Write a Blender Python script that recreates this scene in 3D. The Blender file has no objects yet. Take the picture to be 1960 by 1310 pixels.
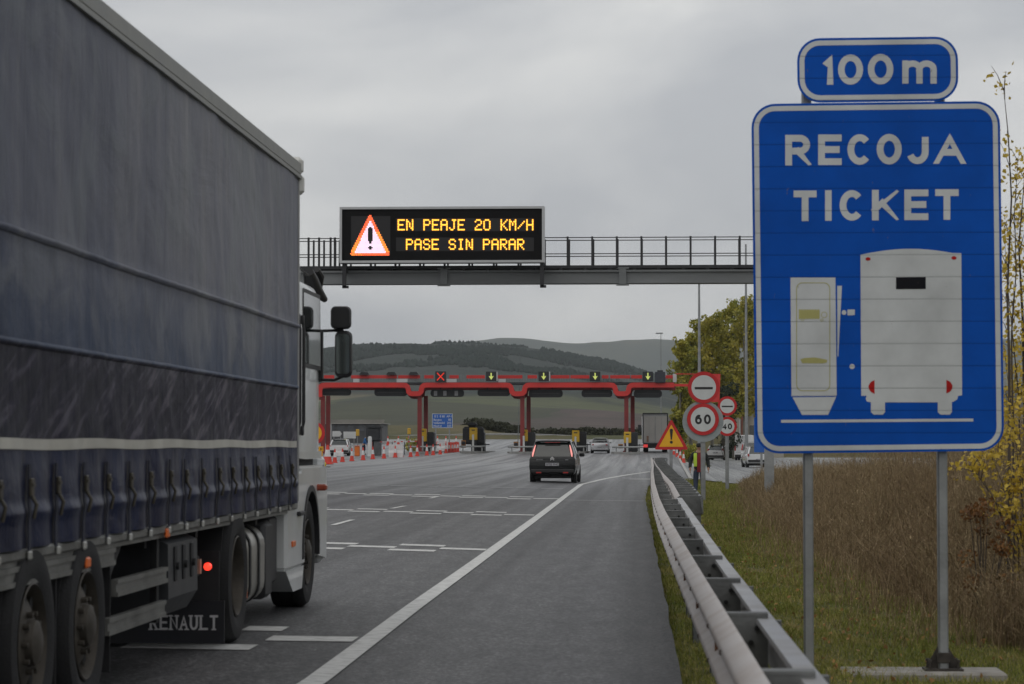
import bpy, bmesh, math, random
import numpy as np
from mathutils import Vector, Matrix, noise as mnoise
R_ = math.radians
scene = bpy.context.scene
col = scene.collection
# ------------------------------------------------------------------ camera
cam_d = bpy.data.cameras.new('camera'); cam = bpy.data.objects.new('camera', cam_d); col.objects.link(cam)
F = 5000.0; CAMH = 1.5
PITCH = math.atan(195/5000.0); YAW = math.atan(251/5003.8)
cam.location = (0, 0, CAMH); cam.rotation_euler = (math.pi/2+PITCH, 0, YAW)
cam_d.sensor_fit = 'HORIZONTAL'; cam_d.sensor_width = 36.0; cam_d.lens = F/1960*36.0
cam_d.clip_start = 0.5; cam_d.clip_end = 40000
cam_d.dof.use_dof = True; cam_d.dof.focus_distance = 88; cam_d.dof.aperture_fstop = 7.1
scene.camera = cam
scene.render.resolution_x = 1024; scene.render.resolution_y = 684
# ------------------------------------------------------------------ world: overcast sky
SUN_EL, SUN_ROT = R_(48), R_(200)
w = bpy.data.worlds.new("World"); scene.world = w; w.use_nodes = True
nt = w.node_tree; N = nt.nodes; L = nt.links; N.clear()
out = N.new('ShaderNodeOutputWorld')
sky = N.new('ShaderNodeTexSky'); sky.sky_type = 'NISHITA'; sky.sun_disc = False
sky.sun_elevation = SUN_EL; sky.sun_rotation = SUN_ROT; sky.dust_density = 4; sky.air_density = 1.2
bgs = N.new('ShaderNodeBackground'); bgs.inputs[1].default_value = 0.07; L.new(sky.outputs[0], bgs.inputs[0])
tc = N.new('ShaderNodeTexCoord'); mp = N.new('ShaderNodeMapping'); mp.inputs['Scale'].default_value = (3.6, 3.6, 9.0)
mp.inputs['Rotation'].default_value = (0.0, R_(24), 0.0); mp.inputs['Location'].default_value = (0.35, 0.2, 0.55)
L.new(tc.outputs['Generated'], mp.inputs[0])
nz = N.new('ShaderNodeTexNoise'); nz.inputs['Scale'].default_value = 1.5; nz.inputs['Detail'].default_value = 7; nz.inputs['Roughness'].default_value = 0.5
nz.inputs['Distortion'].default_value = 0.35
L.new(mp.outputs[0], nz.inputs[0])
cr = N.new('ShaderNodeValToRGB'); e = cr.color_ramp.elements
e[0].position = 0.36; e[0].color = (0.375, 0.385, 0.405, 1); e[1].position = 0.62; e[1].color = (0.56, 0.56, 0.555, 1)
L.new(nz.outputs[0], cr.inputs[0])
bgc = N.new('ShaderNodeBackground'); sx = N.new('ShaderNodeSeparateXYZ'); L.new(tc.outputs['Generated'], sx.inputs[0])
mrg = N.new('ShaderNodeMapRange'); mrg.inputs[1].default_value = -0.6; mrg.inputs[2].default_value = 1.0; mrg.inputs[3].default_value = 0.84; mrg.inputs[4].default_value = 1.13
L.new(sx.outputs[1], mrg.inputs[0]); L.new(mrg.outputs[0], bgc.inputs[1]); L.new(cr.outputs[0], bgc.inputs[0])
mx = N.new('ShaderNodeMixShader'); mx.inputs[0].default_value = 0.92
L.new(bgs.outputs[0], mx.inputs[1]); L.new(bgc.outputs[0], mx.inputs[2]); L.new(mx.outputs[0], out.inputs[0])
sd = bpy.data.lights.new('sun', 'SUN'); sd.energy = 0.5; sd.angle = R_(80); sd.color = (1, 0.97, 0.92)
so = bpy.data.objects.new('sun', sd); col.objects.link(so)
_d = Vector((math.sin(SUN_ROT)*math.cos(SUN_EL), math.cos(SUN_ROT)*math.cos(SUN_EL), math.sin(SUN_EL)))
so.rotation_euler = _d.to_track_quat('Z', 'Y').to_euler()
scene.view_settings.view_transform = 'Standard'; scene.view_settings.look = 'None'
scene.view_settings.exposure = 0.32; scene.view_settings.gamma = 1.0
scene.render.engine = 'CYCLES'
# ------------------------------------------------------------------ pixel -> world helpers
_M = Matrix.Rotation(YAW, 3, 'Z') @ Matrix.Rotation(math.pi/2+PITCH, 3, 'X')
def ray(px, py): return _M @ Vector((px-980, 655-py, -F))
def W(px, py, Y):
    d = ray(px, py); t = Y/d.y
    return Vector((d.x*t, Y, CAMH+d.z*t))
RY = [0, 110, 140, 187, 243, 267, 350, 450, 600]; RZ = [0, 0, .045, .17, .60, .82, 2.1, 3.4, 5.0]
def road(x, y):
    z = float(np.interp(y, RY, RZ)); f = min(1, max(0, (190-y)/80.0))
    return z - 0.025*f*(max(-12, min(1.2, x))+3.05)
def side(x, y):
    """ground height right of the carriageway"""
    a = road(1.2, min(y, 110)) - 0.05
    if y < 60: lo = -0.28
    else: lo = -0.28 + 0.0*y
    t = min(1, max(0, (x-0.55)/1.6)); t = t*t*(3-2*t)
    z = a + (lo-a)*t
    if y > 90:
        z2 = -0.30 + 0.2*min(1, max(0, (y-200)/60.0))
        s = min(1, (y-90)/40.0); z = z + (z2-z)*s
    return z
def ground(x, y):
    xe = float(np.interp(y, [0, 75, 115, 230, 360], [0.2, 0.1, 2.0, 3.0, 4.2]))
    if x <= xe: return road(x, y)
    if y < 100: return side(x, y)
    t = min(1, (x-xe)/2.2); t = t*t*(3-2*t)
    z = road(xe, y)*(1-t) + side(x, y)*t
    return z
def G(px, py, f=None):
    f = f or ground
    lo, hi = 4.0, 420.0
    Y = lo
    prev = W(px, py, lo).z - f(W(px, py, lo).x, lo)
    y = lo
    while y < hi:
        y2 = y*1.01+0.05; p = W(px, py, y2); v = p.z - f(p.x, y2)
        if v <= 0:
            t = prev/(prev-v) if prev != v else 0; yy = y+(y2-y)*t
            p = W(px, py, yy); return Vector((p.x, yy, f(p.x, yy)))
        prev = v; y = y2
    return W(px, py, hi)
# ------------------------------------------------------------------ materials
_mats = {}
def mat(name, c, rough=.6, metal=0., nz=.12, sc=3., bump=0., bsc=30., emit=None, es=1., coat=0., spec=.5, stretch=(1, 1, 1), dirt=None, df=.5):
    if name in _mats: return _mats[name]
    m = bpy.data.materials.new(name); m.use_nodes = True; n = m.node_tree.nodes; l = m.node_tree.links
    b = n['Principled BSDF']
    b.inputs['Roughness'].default_value = rough; b.inputs['Metallic'].default_value = metal
    b.inputs['Specular IOR Level'].default_value = spec; b.inputs['Coat Weight'].default_value = coat
    c4 = (c[0], c[1], c[2], 1); b.inputs['Base Color'].default_value = c4
    if nz > 0 or bump > 0:
        t = n.new('ShaderNodeTexCoord'); mpn = n.new('ShaderNodeMapping'); mpn.inputs['Scale'].default_value = stretch
        l.new(t.outputs['Object'], mpn.inputs[0])
    if nz > 0:
        x = n.new('ShaderNodeTexNoise'); x.inputs['Scale'].default_value = sc; x.inputs['Detail'].default_value = 6; l.new(mpn.outputs[0], x.inputs[0])
        r = n.new('ShaderNodeValToRGB'); r.color_ramp.elements[0].position = .3; r.color_ramp.elements[1].position = .7
        if dirt:
            r.color_ramp.elements[0].color = c4
            r.color_ramp.elements[1].color = tuple(c[i]*(1-df)+dirt[i]*df for i in range(3))+(1,)
            r.color_ramp.elements[0].position = .45
        else:
            r.color_ramp.elements[0].color = tuple(v*(1-nz) for v in c)+(1,)
            r.color_ramp.elements[1].color = tuple(min(1, v*(1+nz)) for v in c)+(1,)
        l.new(x.outputs[0], r.inputs[0]); l.new(r.outputs[0], b.inputs['Base Color'])
        mr = n.new('ShaderNodeMapRange'); mr.inputs[3].default_value = max(0.02, rough-.12); mr.inputs[4].default_value = min(1, rough+.12)
        l.new(x.outputs[0], mr.inputs[0]); l.new(mr.outputs[0], b.inputs['Roughness'])
    if bump > 0:
        x2 = n.new('ShaderNodeTexNoise'); x2.inputs['Scale'].default_value = bsc; x2.inputs['Detail'].default_value = 5; l.new(mpn.outputs[0], x2.inputs[0])
        bp = n.new('ShaderNodeBump'); bp.inputs['Strength'].default_value = bump; bp.inputs['Distance'].default_value = .02
        l.new(x2.outputs[0], bp.inputs['Height']); l.new(bp.outputs[0], b.inputs['Normal'])
    if emit:
        b.inputs['Emission Color'].default_value = (emit[0], emit[1], emit[2], 1); b.inputs['Emission Strength'].default_value = es
    _mats[name] = m
    return m
# ------------------------------------------------------------------ mesh builder (world coordinates)
class MB:
    def __init__(s): s.v = []; s.f = []; s.mi = []; s.ms = []; s.cur = 0; s.T = None
    def use(s, m):
        if m not in s.ms: s.ms.append(m)
        s.cur = s.ms.index(m); return s
    def add(s, vs, fs):
        o = len(s.v)
        if s.T is not None: vs = [s.T @ Vector(v) for v in vs]
        s.v += [tuple(v) for v in vs]; s.f += [tuple(i+o for i in f) for f in fs]; s.mi += [s.cur]*len(fs); return s
    def box(s, a, b, ch=0.0):
        x0, y0, z0 = [min(a[i], b[i]) for i in range(3)]; x1, y1, z1 = [max(a[i], b[i]) for i in range(3)]
        if ch > 0:
            c = min(ch, (x1-x0)*.45, (y1-y0)*.45, (z1-z0)*.45)
            vs = []; idx = {}
            for ix, X in enumerate((x0, x1)):
                for iy, Y in enumerate((y0, y1)):
                    for iz, Z in enumerate((z0, z1)):
                        sx, sy, sz = (1, -1)[ix], (1, -1)[iy], (1, -1)[iz]
                        for k, d in enumerate(((0, c*sy, c*sz), (c*sx, 0, c*sz), (c*sx, c*sy, 0))):
                            idx[(ix, iy, iz, k)] = len(vs); vs.append((X+d[0], Y+d[1], Z+d[2]))
            fs = []
            q = [(0, 0), (1, 0), (1, 1), (0, 1)]
            for i in (0, 1):
                fs.append([idx[(i, a_, b_, 0)] for a_, b_ in q]); fs.append([idx[(a_, i, b_, 1)] for a_, b_ in q]); fs.append([idx[(a_, b_, i, 2)] for a_, b_ in q])
            for a_ in (0, 1):
                for b_ in (0, 1):
                    fs.append([idx[(0, a_, b_, 1)], idx[(1, a_, b_, 1)], idx[(1, a_, b_, 2)], idx[(0, a_, b_, 2)]])
                    fs.append([idx[(a_, 0, b_, 0)], idx[(a_, 1, b_, 0)], idx[(a_, 1, b_, 2)], idx[(a_, 0, b_, 2)]])
                    fs.append([idx[(a_, b_, 0, 0)], idx[(a_, b_, 1, 0)], idx[(a_, b_, 1, 1)], idx[(a_, b_, 0, 1)]])
                    for c_ in (0, 1): fs.append([idx[(a_, b_, c_, k)] for k in (0, 1, 2)])
            return s.add(vs, fs)
        vs = [(x0, y0, z0), (x1, y0, z0), (x1, y1, z0), (x0, y1, z0), (x0, y0, z1), (x1, y0, z1), (x1, y1, z1), (x0, y1, z1)]
        return s.add(vs, [(0, 3, 2, 1), (4, 5, 6, 7), (0, 1, 5, 4), (1, 2, 6, 5), (2, 3, 7, 6), (3, 0, 4, 7)])
    def cbox(s, c, sz, ch=0.0, rot=None):
        h = [v/2 for v in sz]
        if rot is None: return s.box((c[0]-h[0], c[1]-h[1], c[2]-h[2]), (c[0]+h[0], c[1]+h[1], c[2]+h[2]), ch)
        T0 = s.T; M = Matrix.Translation(Vector(c)) @ rot.to_4x4(); s.T = M if T0 is None else T0 @ M
        s.box((-h[0], -h[1], -h[2]), h, ch); s.T = T0; return s
    def path(s, pts, r, n=8, caps=True):
        pts = [Vector(p) for p in pts]; rs = r if isinstance(r, (list, tuple)) else [r]*len(pts)
        vs = []; up = None
        for i, p in enumerate(pts):
            t = (pts[min(i+1, len(pts)-1)]-pts[max(i-1, 0)]).normalized()
            if up is None: up = Vector((0, 0, 1)) if abs(t.z) < .9 else Vector((1, 0, 0))
            a = t.cross(up).normalized(); b = a.cross(t).normalized(); up = b
            for k in range(n):
                th = 2*math.pi*k/n; vs.append(p+a*math.cos(th)*rs[i]+b*math.sin(th)*rs[i])
        fs = []
        for i in range(len(pts)-1):
            for k in range(n): fs.append((i*n+k, i*n+(k+1) % n, (i+1)*n+(k+1) % n, (i+1)*n+k))
        if caps: fs.append(tuple(range(n))[::-1]); fs.append(tuple(range((len(pts)-1)*n, len(pts)*n)))
        return s.add(vs, fs)
    def tube(s, a, b, r, r2=None, n=10): return s.path([a, b], [r, r if r2 is None else r2], n)
    def prism(s, poly, mapf, d0, d1):
        n = len(poly); vs = [mapf(u, v, d0) for u, v in poly]+[mapf(u, v, d1) for u, v in poly]
        fs = [tuple(range(n)), tuple(range(2*n-1, n-1, -1))]+[(i, i+n, (i+1) % n+n, (i+1) % n) for i in range(n)]
        return s.add(vs, fs)
    def lathe(s, prof, c, axis='Z', n=24, closed=False, caps=True):
        """prof: list of (r, h)"""
        c = Vector(c); vs = []
        for r, h in prof:
            for k in range(n):
                th = 2*math.pi*k/n; a, b = r*math.cos(th), r*math.sin(th)
                vs.append(c+Vector({'Z': (a, b, h), 'X': (h, a, b), 'Y': (a, h, b)}[axis]))
        fs = []; m = len(prof)
        for i in range(m if closed else m-1):
            j = (i+1) % m
            for k in range(n): fs.append((i*n+k, i*n+(k+1) % n, j*n+(k+1) % n, j*n+k))
        if not closed and caps:
            if prof[0][0] > 1e-4: fs.append(tuple(range(n)))
            if prof[-1][0] > 1e-4: fs.append(tuple(range((m-1)*n, m*n))[::-1])
        return s.add(vs, fs)
    def loft(s, secs, closed=True, caps=True):
        n = len(secs[0]); vs = [p for q in secs for p in q]; fs = []
        for i in range(len(secs)-1):
            for k in range(n if closed else n-1):
                fs.append((i*n+k, i*n+(k+1) % n, (i+1)*n+(k+1) % n, (i+1)*n+k))
        if caps and closed: fs.append(tuple(range(n))[::-1]); fs.append(tuple(range((len(secs)-1)*n, len(secs)*n)))
        return s.add(vs, fs)
    def mesh(s, name, off=(0, 0, 0), smooth=35, fixn=True):
        me = bpy.data.meshes.new(name)
        o = Vector(off); me.from_pydata([(v[0]-o.x, v[1]-o.y, v[2]-o.z) for v in s.v], [], s.f)
        for m in s.ms: me.materials.append(m)
        if s.ms: me.polygons.foreach_set('material_index', s.mi)
        if fixn:
            bm = bmesh.new(); bm.from_mesh(me); bmesh.ops.recalc_face_normals(bm, faces=bm.faces[:]); bm.to_mesh(me); bm.free()
        if smooth:
            me.shade_smooth(); me.set_sharp_from_angle(angle=R_(smooth))
        me.update(); return me
_off = {}
def tag(o, label=None, cat=None, group=None, kind=None):
    if label: o['label'] = label
    if cat: o['category'] = cat
    if group: o['group'] = group
    if kind: o['kind'] = kind
    return o
def thing(name, label, cat, loc=(0, 0, 0), group=None, rz=0):
    o = bpy.data.objects.new(name, None); o.empty_display_size = .2; col.objects.link(o)
    o.location = loc; o.rotation_euler = (0, 0, rz); _off[o] = Vector(loc)
    return tag(o, label, cat, group)
def part(name, mb, m=None, parent=None, smooth=35, label=None, local=False, fixn=True):
    if m is not None and not mb.ms: mb.ms = [m]; mb.mi = [0]*len(mb.f)
    off = Vector((0, 0, 0)) if (local or parent is None) else _off[parent]
    o = bpy.data.objects.new(name, mb.mesh(name, off, smooth, fixn)); col.objects.link(o)
    if parent is not None: o.parent = parent
    _off[o] = off
    if label: o['label'] = label
    return o
def solo(name, mb, m, label, cat, group=None, kind=None, smooth=35, base=None):
    """a thing (or setting) that is one mesh; its origin goes to base"""
    if m is not None and not mb.ms: mb.ms = [m]; mb.mi = [0]*len(mb.f)
    b = Vector(base) if base is not None else Vector((0, 0, 0))
    o = bpy.data.objects.new(name, mb.mesh(name, b, smooth)); o.location = b; col.objects.link(o); _off[o] = b
    return tag(o, label, cat, group, kind)
def copy_tree(o, parent=None):
    c = o.copy(); col.objects.link(c); c.parent = parent
    for ch in list(o.children): copy_tree(ch, c)
    return c
def np_mesh(name, verts, faces_flat, nper, m, smooth=False, loc=None, mi=None):
    me = bpy.data.meshes.new(name); nv = len(verts); nf = len(faces_flat)//nper
    me.vertices.add(nv); me.vertices.foreach_set('co', np.asarray(verts, dtype=np.float32).ravel())
    me.loops.add(nf*nper); me.loops.foreach_set('vertex_index', np.asarray(faces_flat, dtype=np.int32))
    me.polygons.add(nf); me.polygons.foreach_set('loop_start', np.arange(0, nf*nper, nper, dtype=np.int32))
    me.polygons.foreach_set('loop_total', np.full(nf, nper, dtype=np.int32))
    for x in (m if isinstance(m, (list, tuple)) else [m]): me.materials.append(x)
    if mi is not None: me.polygons.foreach_set('material_index', np.asarray(mi, dtype=np.int32))
    me.update(calc_edges=True); me.validate()
    if smooth: me.shade_smooth()
    return me
# ------------------------------------------------------------------ strokes and lettering
def offset_strip(pts, w, closed=False):
    P = [Vector((p[0], p[1])) for p in pts]; n = len(P); Lp, Rp = [], []
    for i in range(n):
        if closed: a, b = P[(i-1) % n], P[(i+1) % n]
        else: a, b = P[max(0, i-1)], P[min(n-1, i+1)]
        d0 = (P[i]-a); d1 = (b-P[i])
        if d0.length < 1e-9: d0 = d1
        if d1.length < 1e-9: d1 = d0
        d0.normalize(); d1.normalize(); n0 = Vector((-d0.y, d0.x)); n1 = Vector((-d1.y, d1.x)); m_ = n0+n1
        if m_.length < 1e-6: m_ = n0
        m_.normalize(); k = w/2/max(.45, m_.dot(n0))
        Lp.append(P[i]+m_*k); Rp.append(P[i]-m_*k)
    return Lp, Rp
def arc(cx, cy, rx, ry, a0, a1, n=14):
    return [(cx+rx*math.cos(R_(a0+(a1-a0)*i/n)), cy+ry*math.sin(R_(a0+(a1-a0)*i/n))) for i in range(n+1)]
# glyph centre lines in the unit square, y down
GL = {
 'R': [([(0, 1), (0, 0), (.55, 0)]+arc(.6, .27, .36, .27, -90, 90, 10)+[(.5, .54), (.17, .54)], 0), ([(.5, .56), (.97, 1)], 0)],
 'E': [([(1, 0), (0, 0), (0, 1), (1, 1)], 0), ([(0, .49), (.88, .49)], 0)],
 'C': [(arc(.52, .5, .52, .5, -42, -318, 24), 0)],
 'O': [(arc(.5, .5, .5, .5, 0, 345, 23), 1)],
 '0': [(arc(.5, .5, .5, .5, 0, 345, 23), 1)],
 'J': [([(.92, 0), (.92, .6)]+arc(.46, .62, .46, .38, 0, 158, 12), 0)],
 'A': [([(0, 1), (.5, 0), (1, 1)], 0), ([(.2, .66), (.8, .66)], 0)],
 'T': [([(0, 0), (1, 0)], 0), ([(.5, 0), (.5, 1)], 0)],
 'I': [([(.5, 0), (.5, 1)], 0)],
 'K': [([(0, 0), (0, 1)], 0), ([(.95, 0), (.05, .62)], 0), ([(.36, .42), (1, 1)], 0)],
 'N': [([(0, 1), (0, 0), (1, 1), (1, 0)], 0)],
 'U': [([(0, 0), (0, .62)]+arc(.5, .62, .5, .38, 180, 0, 12)+[(1, 0)], 0)],
 'L': [([(0, 0), (0, 1), (1, 1)], 0)],
 'S': [(arc(.5, .26, .45, .26, -30, -200, 10)+[(.2, .42), (.8, .58)]+arc(.5, .74, .47, .26, -20, 150, 10), 0)],
 'M': [([(0, 1), (0, 0), (.5, .6), (1, 0), (1, 1)], 0)],
 'P': [([(0, 1), (0, 0), (.55, 0)]+arc(.6, .27, .36, .27, -90, 90, 10)+[(.17, .54)], 0)],
 '1': [([(.15, .2), (.8, 0), (.8, 1)], 0)],
 'm': [([(0, 0), (0, 1)], 0), ([(0, .35)]+arc(.25, .32, .25, .32, 180, 360, 10)+[(.5, 1)], 0), (arc(.75, .32, .25, .32, 180, 360, 10)+[(1, 1)], 0)],
 '4': [([(.75, 1), (.75, 0), (0, .7), (1, .7)], 0)],
 '6': [(arc(.5, .66, .48, .34, 0, 345, 20), 1), ([(.88, .06)]+arc(.62, .55, .6, .52, -100, -180, 8)+[(.02, .62)], 0)],
 '2': [(arc(.5, .3, .46, .3, 190, 370, 12)+[(.0, 1), (1, 1)], 0)],
 '3': [(arc(.45, .26, .45, .26, -140, 85, 10), 0), (arc(.45, .74, .5, .26, -85, 140, 10), 0)],
 '8': [(arc(.5, .25, .42, .25, 0, 345, 16), 1), (arc(.5, .75, .5, .25, 0, 345, 16), 1)],
 '-': [([(.1, .5), (.9, .5)], 0)],
}
def glyph(mb, ch, x0, y0, x1, y1, wd, mapf, d=0.0, wx=None):
    """draw glyph in bbox (u,v; v down) as a thin film; mapf(u,v,depth)->world"""
    h = wd/2
    for k, (pl, cl) in enumerate(GL[ch]):
        pts = [(x0+h+u*(x1-x0-2*h), y0+h+v*(y1-y0-2*h)) for u, v in pl]
        if not cl:   # square ends reach the box
            a, b = Vector(pts[0]), Vector(pts[1]); 
            if ch not in 'CS6JA23': pts[0] = tuple(a+(a-b).normalized()*h)
            a, b = Vector(pts[-1]), Vector(pts[-2])
            if ch not in 'CS6JA23' and not (ch in 'RP' and k == 0): pts[-1] = tuple(a+(a-b).normalized()*h*(1.9 if ch in 'RKN' else 1))
            if ch == 'K' and k == 1: pts[0] = tuple(Vector(pts[0])+(Vector(pts[0])-Vector(pts[1])).normalized()*h)
            if ch == 'A' and k == 0:
                pts[0] = (pts[0][0]-h*.5, y1+h); pts[-1] = (pts[-1][0]+h*.5, y1+h)
        Lp, Rp = offset_strip(pts, wd, cl); n = len(pts); dd = d+k*0.0004
        if ch in 'AKRN1M4':
            for p_ in Lp+Rp: p_.y = min(y1, max(y0, p_.y)); p_.x = min(x1+h*.3, max(x0-h*.3, p_.x))
        vs = [mapf(p.x, p.y, dd) for p in Lp]+[mapf(p.x, p.y, dd) for p in Rp]
        fs = [(i, (i+1) % n, (i+1) % n+n, i+n) for i in range(n if cl else n-1)]
        mb.add(vs, fs)
def word(mb, txt, x0, y0, x1, y1, wd, mapf, d=0.0, gap=.3):
    """evenly set word in a box"""
    n = len(txt); cw = (x1-x0)/(n+(n-1)*gap)
    for i, c in enumerate(txt):
        if c == ' ': continue
        a = x0+i*cw*(1+gap)
        glyph(mb, c, a, y0, a+cw, y1, wd, mapf, d)
def rrect(x0, y0, x1, y1, r, n=8):
    o = []
    for cx, cy, a in ((x1-r, y0+r, -90), (x1-r, y1-r, 0), (x0+r, y1-r, 90), (x0+r, y0+r, 180)):
        o += [(cx+r*math.cos(R_(a+90*i/n)), cy+r*math.sin(R_(a+90*i/n))) for i in range(n+1)]
    return o
def ring(mb, outer, inner, mapf, d):
    n = len(outer); vs = [mapf(u, v, d) for u, v in outer]+[mapf(u, v, d) for u, v in inner]
    mb.add(vs, [(i, (i+1) % n, (i+1) % n+n, i+n) for i in range(n)])
def flat(mb, poly, mapf, d): mb.add([mapf(u, v, d) for u, v in poly], [tuple(range(len(poly)))])
def circ(cx, cy, r, n=40): return [(cx+r*math.cos(2*math.pi*i/n), cy+r*math.sin(2*math.pi*i/n)) for i in range(n)]
def bfont(txt, size, name, bold=0.0):
    c = bpy.data.curves.new(name, 'FONT'); c.body = txt; c.size = size; c.offset = bold; c.fill_mode = 'BOTH'
    o = bpy.data.objects.new(name, c); col.objects.link(o); dg = bpy.context.evaluated_depsgraph_get(); dg.update()
    me = bpy.data.meshes.new_from_object(o.evaluated_get(dg)); bpy.data.objects.remove(o); bpy.data.curves.remove(c)
    return me
def text_into(mb, txt, size, T, bold=0.0):
    me = bfont(txt, size, 'lettering', bold)
    T0 = mb.T; mb.T = T; mb.add([v.co.copy() for v in me.vertices], [tuple(p.vertices) for p in me.polygons]); mb.T = T0
    xs = [v.co.x for v in me.vertices]; bpy.data.meshes.remove(me); return max(xs)
# ================================================================== SETTING
random.seed(7); rng = np.random.default_rng(7)
def node_mat(name):
    m = bpy.data.materials.new(name); m.use_nodes = True; _mats[name] = m
    return m, m.node_tree.nodes, m.node_tree.links, m.node_tree.nodes['Principled BSDF']
def ramp(n, stops, interp='LINEAR'):
    r = n.new('ShaderNodeValToRGB'); r.color_ramp.interpolation = interp
    while len(r.color_ramp.elements) < len(stops): r.color_ramp.elements.new(.5)
    for el, (p, c) in zip(r.color_ramp.elements, stops): el.position = p; el.color = tuple(c)+(1,) if len(c) == 3 else c
    return r
def tex_noise(n, l, src, scale, detail=5, rough=.5, dist=0, mscale=None, rot=(0, 0, 0)):
    x = n.new('ShaderNodeTexNoise'); x.inputs['Scale'].default_value = scale; x.inputs['Detail'].default_value = detail
    x.inputs['Roughness'].default_value = rough; x.inputs['Distortion'].default_value = dist
    if mscale or any(rot):
        mp_ = n.new('ShaderNodeMapping'); mp_.inputs['Scale'].default_value = mscale or (1, 1, 1); mp_.inputs['Rotation'].default_value = rot
        l.new(src, mp_.inputs[0]); src = mp_.outputs[0]
    l.new(src, x.inputs[0]); return x
def mixc(n, l, fac, a, b, mode='MIX'):
    x = n.new('ShaderNodeMix'); x.data_type = 'RGBA'; x.blend_type = mode; x.clamp_factor = True
    if isinstance(fac, (int, float)): x.inputs[0].default_value = fac
    else: l.new(fac, x.inputs[0])
    for i, v in ((6, a), (7, b)):
        if isinstance(v, tuple): x.inputs[i].default_value = v+(1,) if len(v) == 3 else v
        else: l.new(v, x.inputs[i])
    return x.outputs[2]
def mrange(n, l, src, a, b, c, d, smooth=False):
    x = n.new('ShaderNodeMapRange'); x.inputs[1].default_value = a; x.inputs[2].default_value = b; x.inputs[3].default_value = c; x.inputs[4].default_value = d
    if smooth: x.interpolation_type = 'SMOOTHSTEP'
    l.new(src, x.inputs[0]); return x.outputs[0]
def mathn(n, l, op, a, b=None):
    x = n.new('ShaderNodeMath'); x.operation = op
    for i, v in enumerate((a, b)):
        if v is None: continue
        if isinstance(v, (int, float)): x.inputs[i].default_value = v
        else: l.new(v, x.inputs[i])
    return x.outputs[0]
# ---- asphalt
def asphalt(name, base, wetlo, wethi):
    m, n, l, b = node_mat(name); t = n.new('ShaderNodeTexCoord'); P = t.outputs['Object']
    fine = tex_noise(n, l, P, 26, 5, .85, 0, (1, .55, 1)); mid = tex_noise(n, l, P, 5, 6, .65, 0, (1, .22, 1)); big = tex_noise(n, l, P, .35, 4, .5, .3, (1, .05, 1))
    streak = tex_noise(n, l, P, 1.1, 4, .55, .25, (1.5, .012, 1), (0, 0, R_(-1.2)))
    c = ramp(n, [(.37, tuple(v*.30 for v in base)), (.49, tuple(v*.92 for v in base)), (.62, tuple(v*2.5 for v in base))]); l.new(fine.outputs[0], c.inputs[0])
    c2 = ramp(n, [(.33, (.62, .62, .63)), (.67, (1.3, 1.29, 1.26))]); l.new(mid.outputs[0], c2.inputs[0])
    c3 = ramp(n, [(.35, (.82, .82, .84)), (.65, (1.15, 1.14, 1.1))]); l.new(big.outputs[0], c3.inputs[0])
    o = mixc(n, l, 1, c.outputs[0], c2.outputs[0], 'MULTIPLY'); o = mixc(n, l, 1, o, c3.outputs[0], 'MULTIPLY')
    sp = n.new('ShaderNodeSeparateXYZ'); l.new(P, sp.inputs[0])
    # wet road's sky sheen painted in: base colour lightens towards the plaza
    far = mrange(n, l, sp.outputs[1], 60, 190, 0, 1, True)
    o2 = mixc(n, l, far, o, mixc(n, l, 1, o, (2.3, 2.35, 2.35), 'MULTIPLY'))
    # tyre lanes
    st = mrange(n, l, streak.outputs[0], .38, .62, .74, 1.24)
    cmb = n.new('ShaderNodeCombineColor'); [l.new(st, cmb.inputs[i]) for i in range(3)]
    o3 = mixc(n, l, 1, o2, cmb.outputs[0], 'MULTIPLY'); l.new(o3, b.inputs['Base Color'])
    wet = mathn(n, l, 'MULTIPLY', mrange(n, l, sp.outputs[1], 30, 170, .25, 1), mrange(n, l, streak.outputs[0], .35, .6, .55, 1))
    l.new(mrange(n, l, wet, 0, 1, wetlo, wethi), b.inputs['Roughness']); b.inputs['Specular IOR Level'].default_value = .4
    bp = n.new('ShaderNodeBump'); bp.inputs['Strength'].default_value = .9; bp.inputs['Distance'].default_value = .008
    l.new(fine.outputs[0], bp.inputs['Height']); l.new(bp.outputs[0], b.inputs['Normal']); return m
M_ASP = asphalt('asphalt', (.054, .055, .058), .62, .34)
M_LOT = asphalt('lot_asphalt', (.09, .092, .094), .7, .45)
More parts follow.
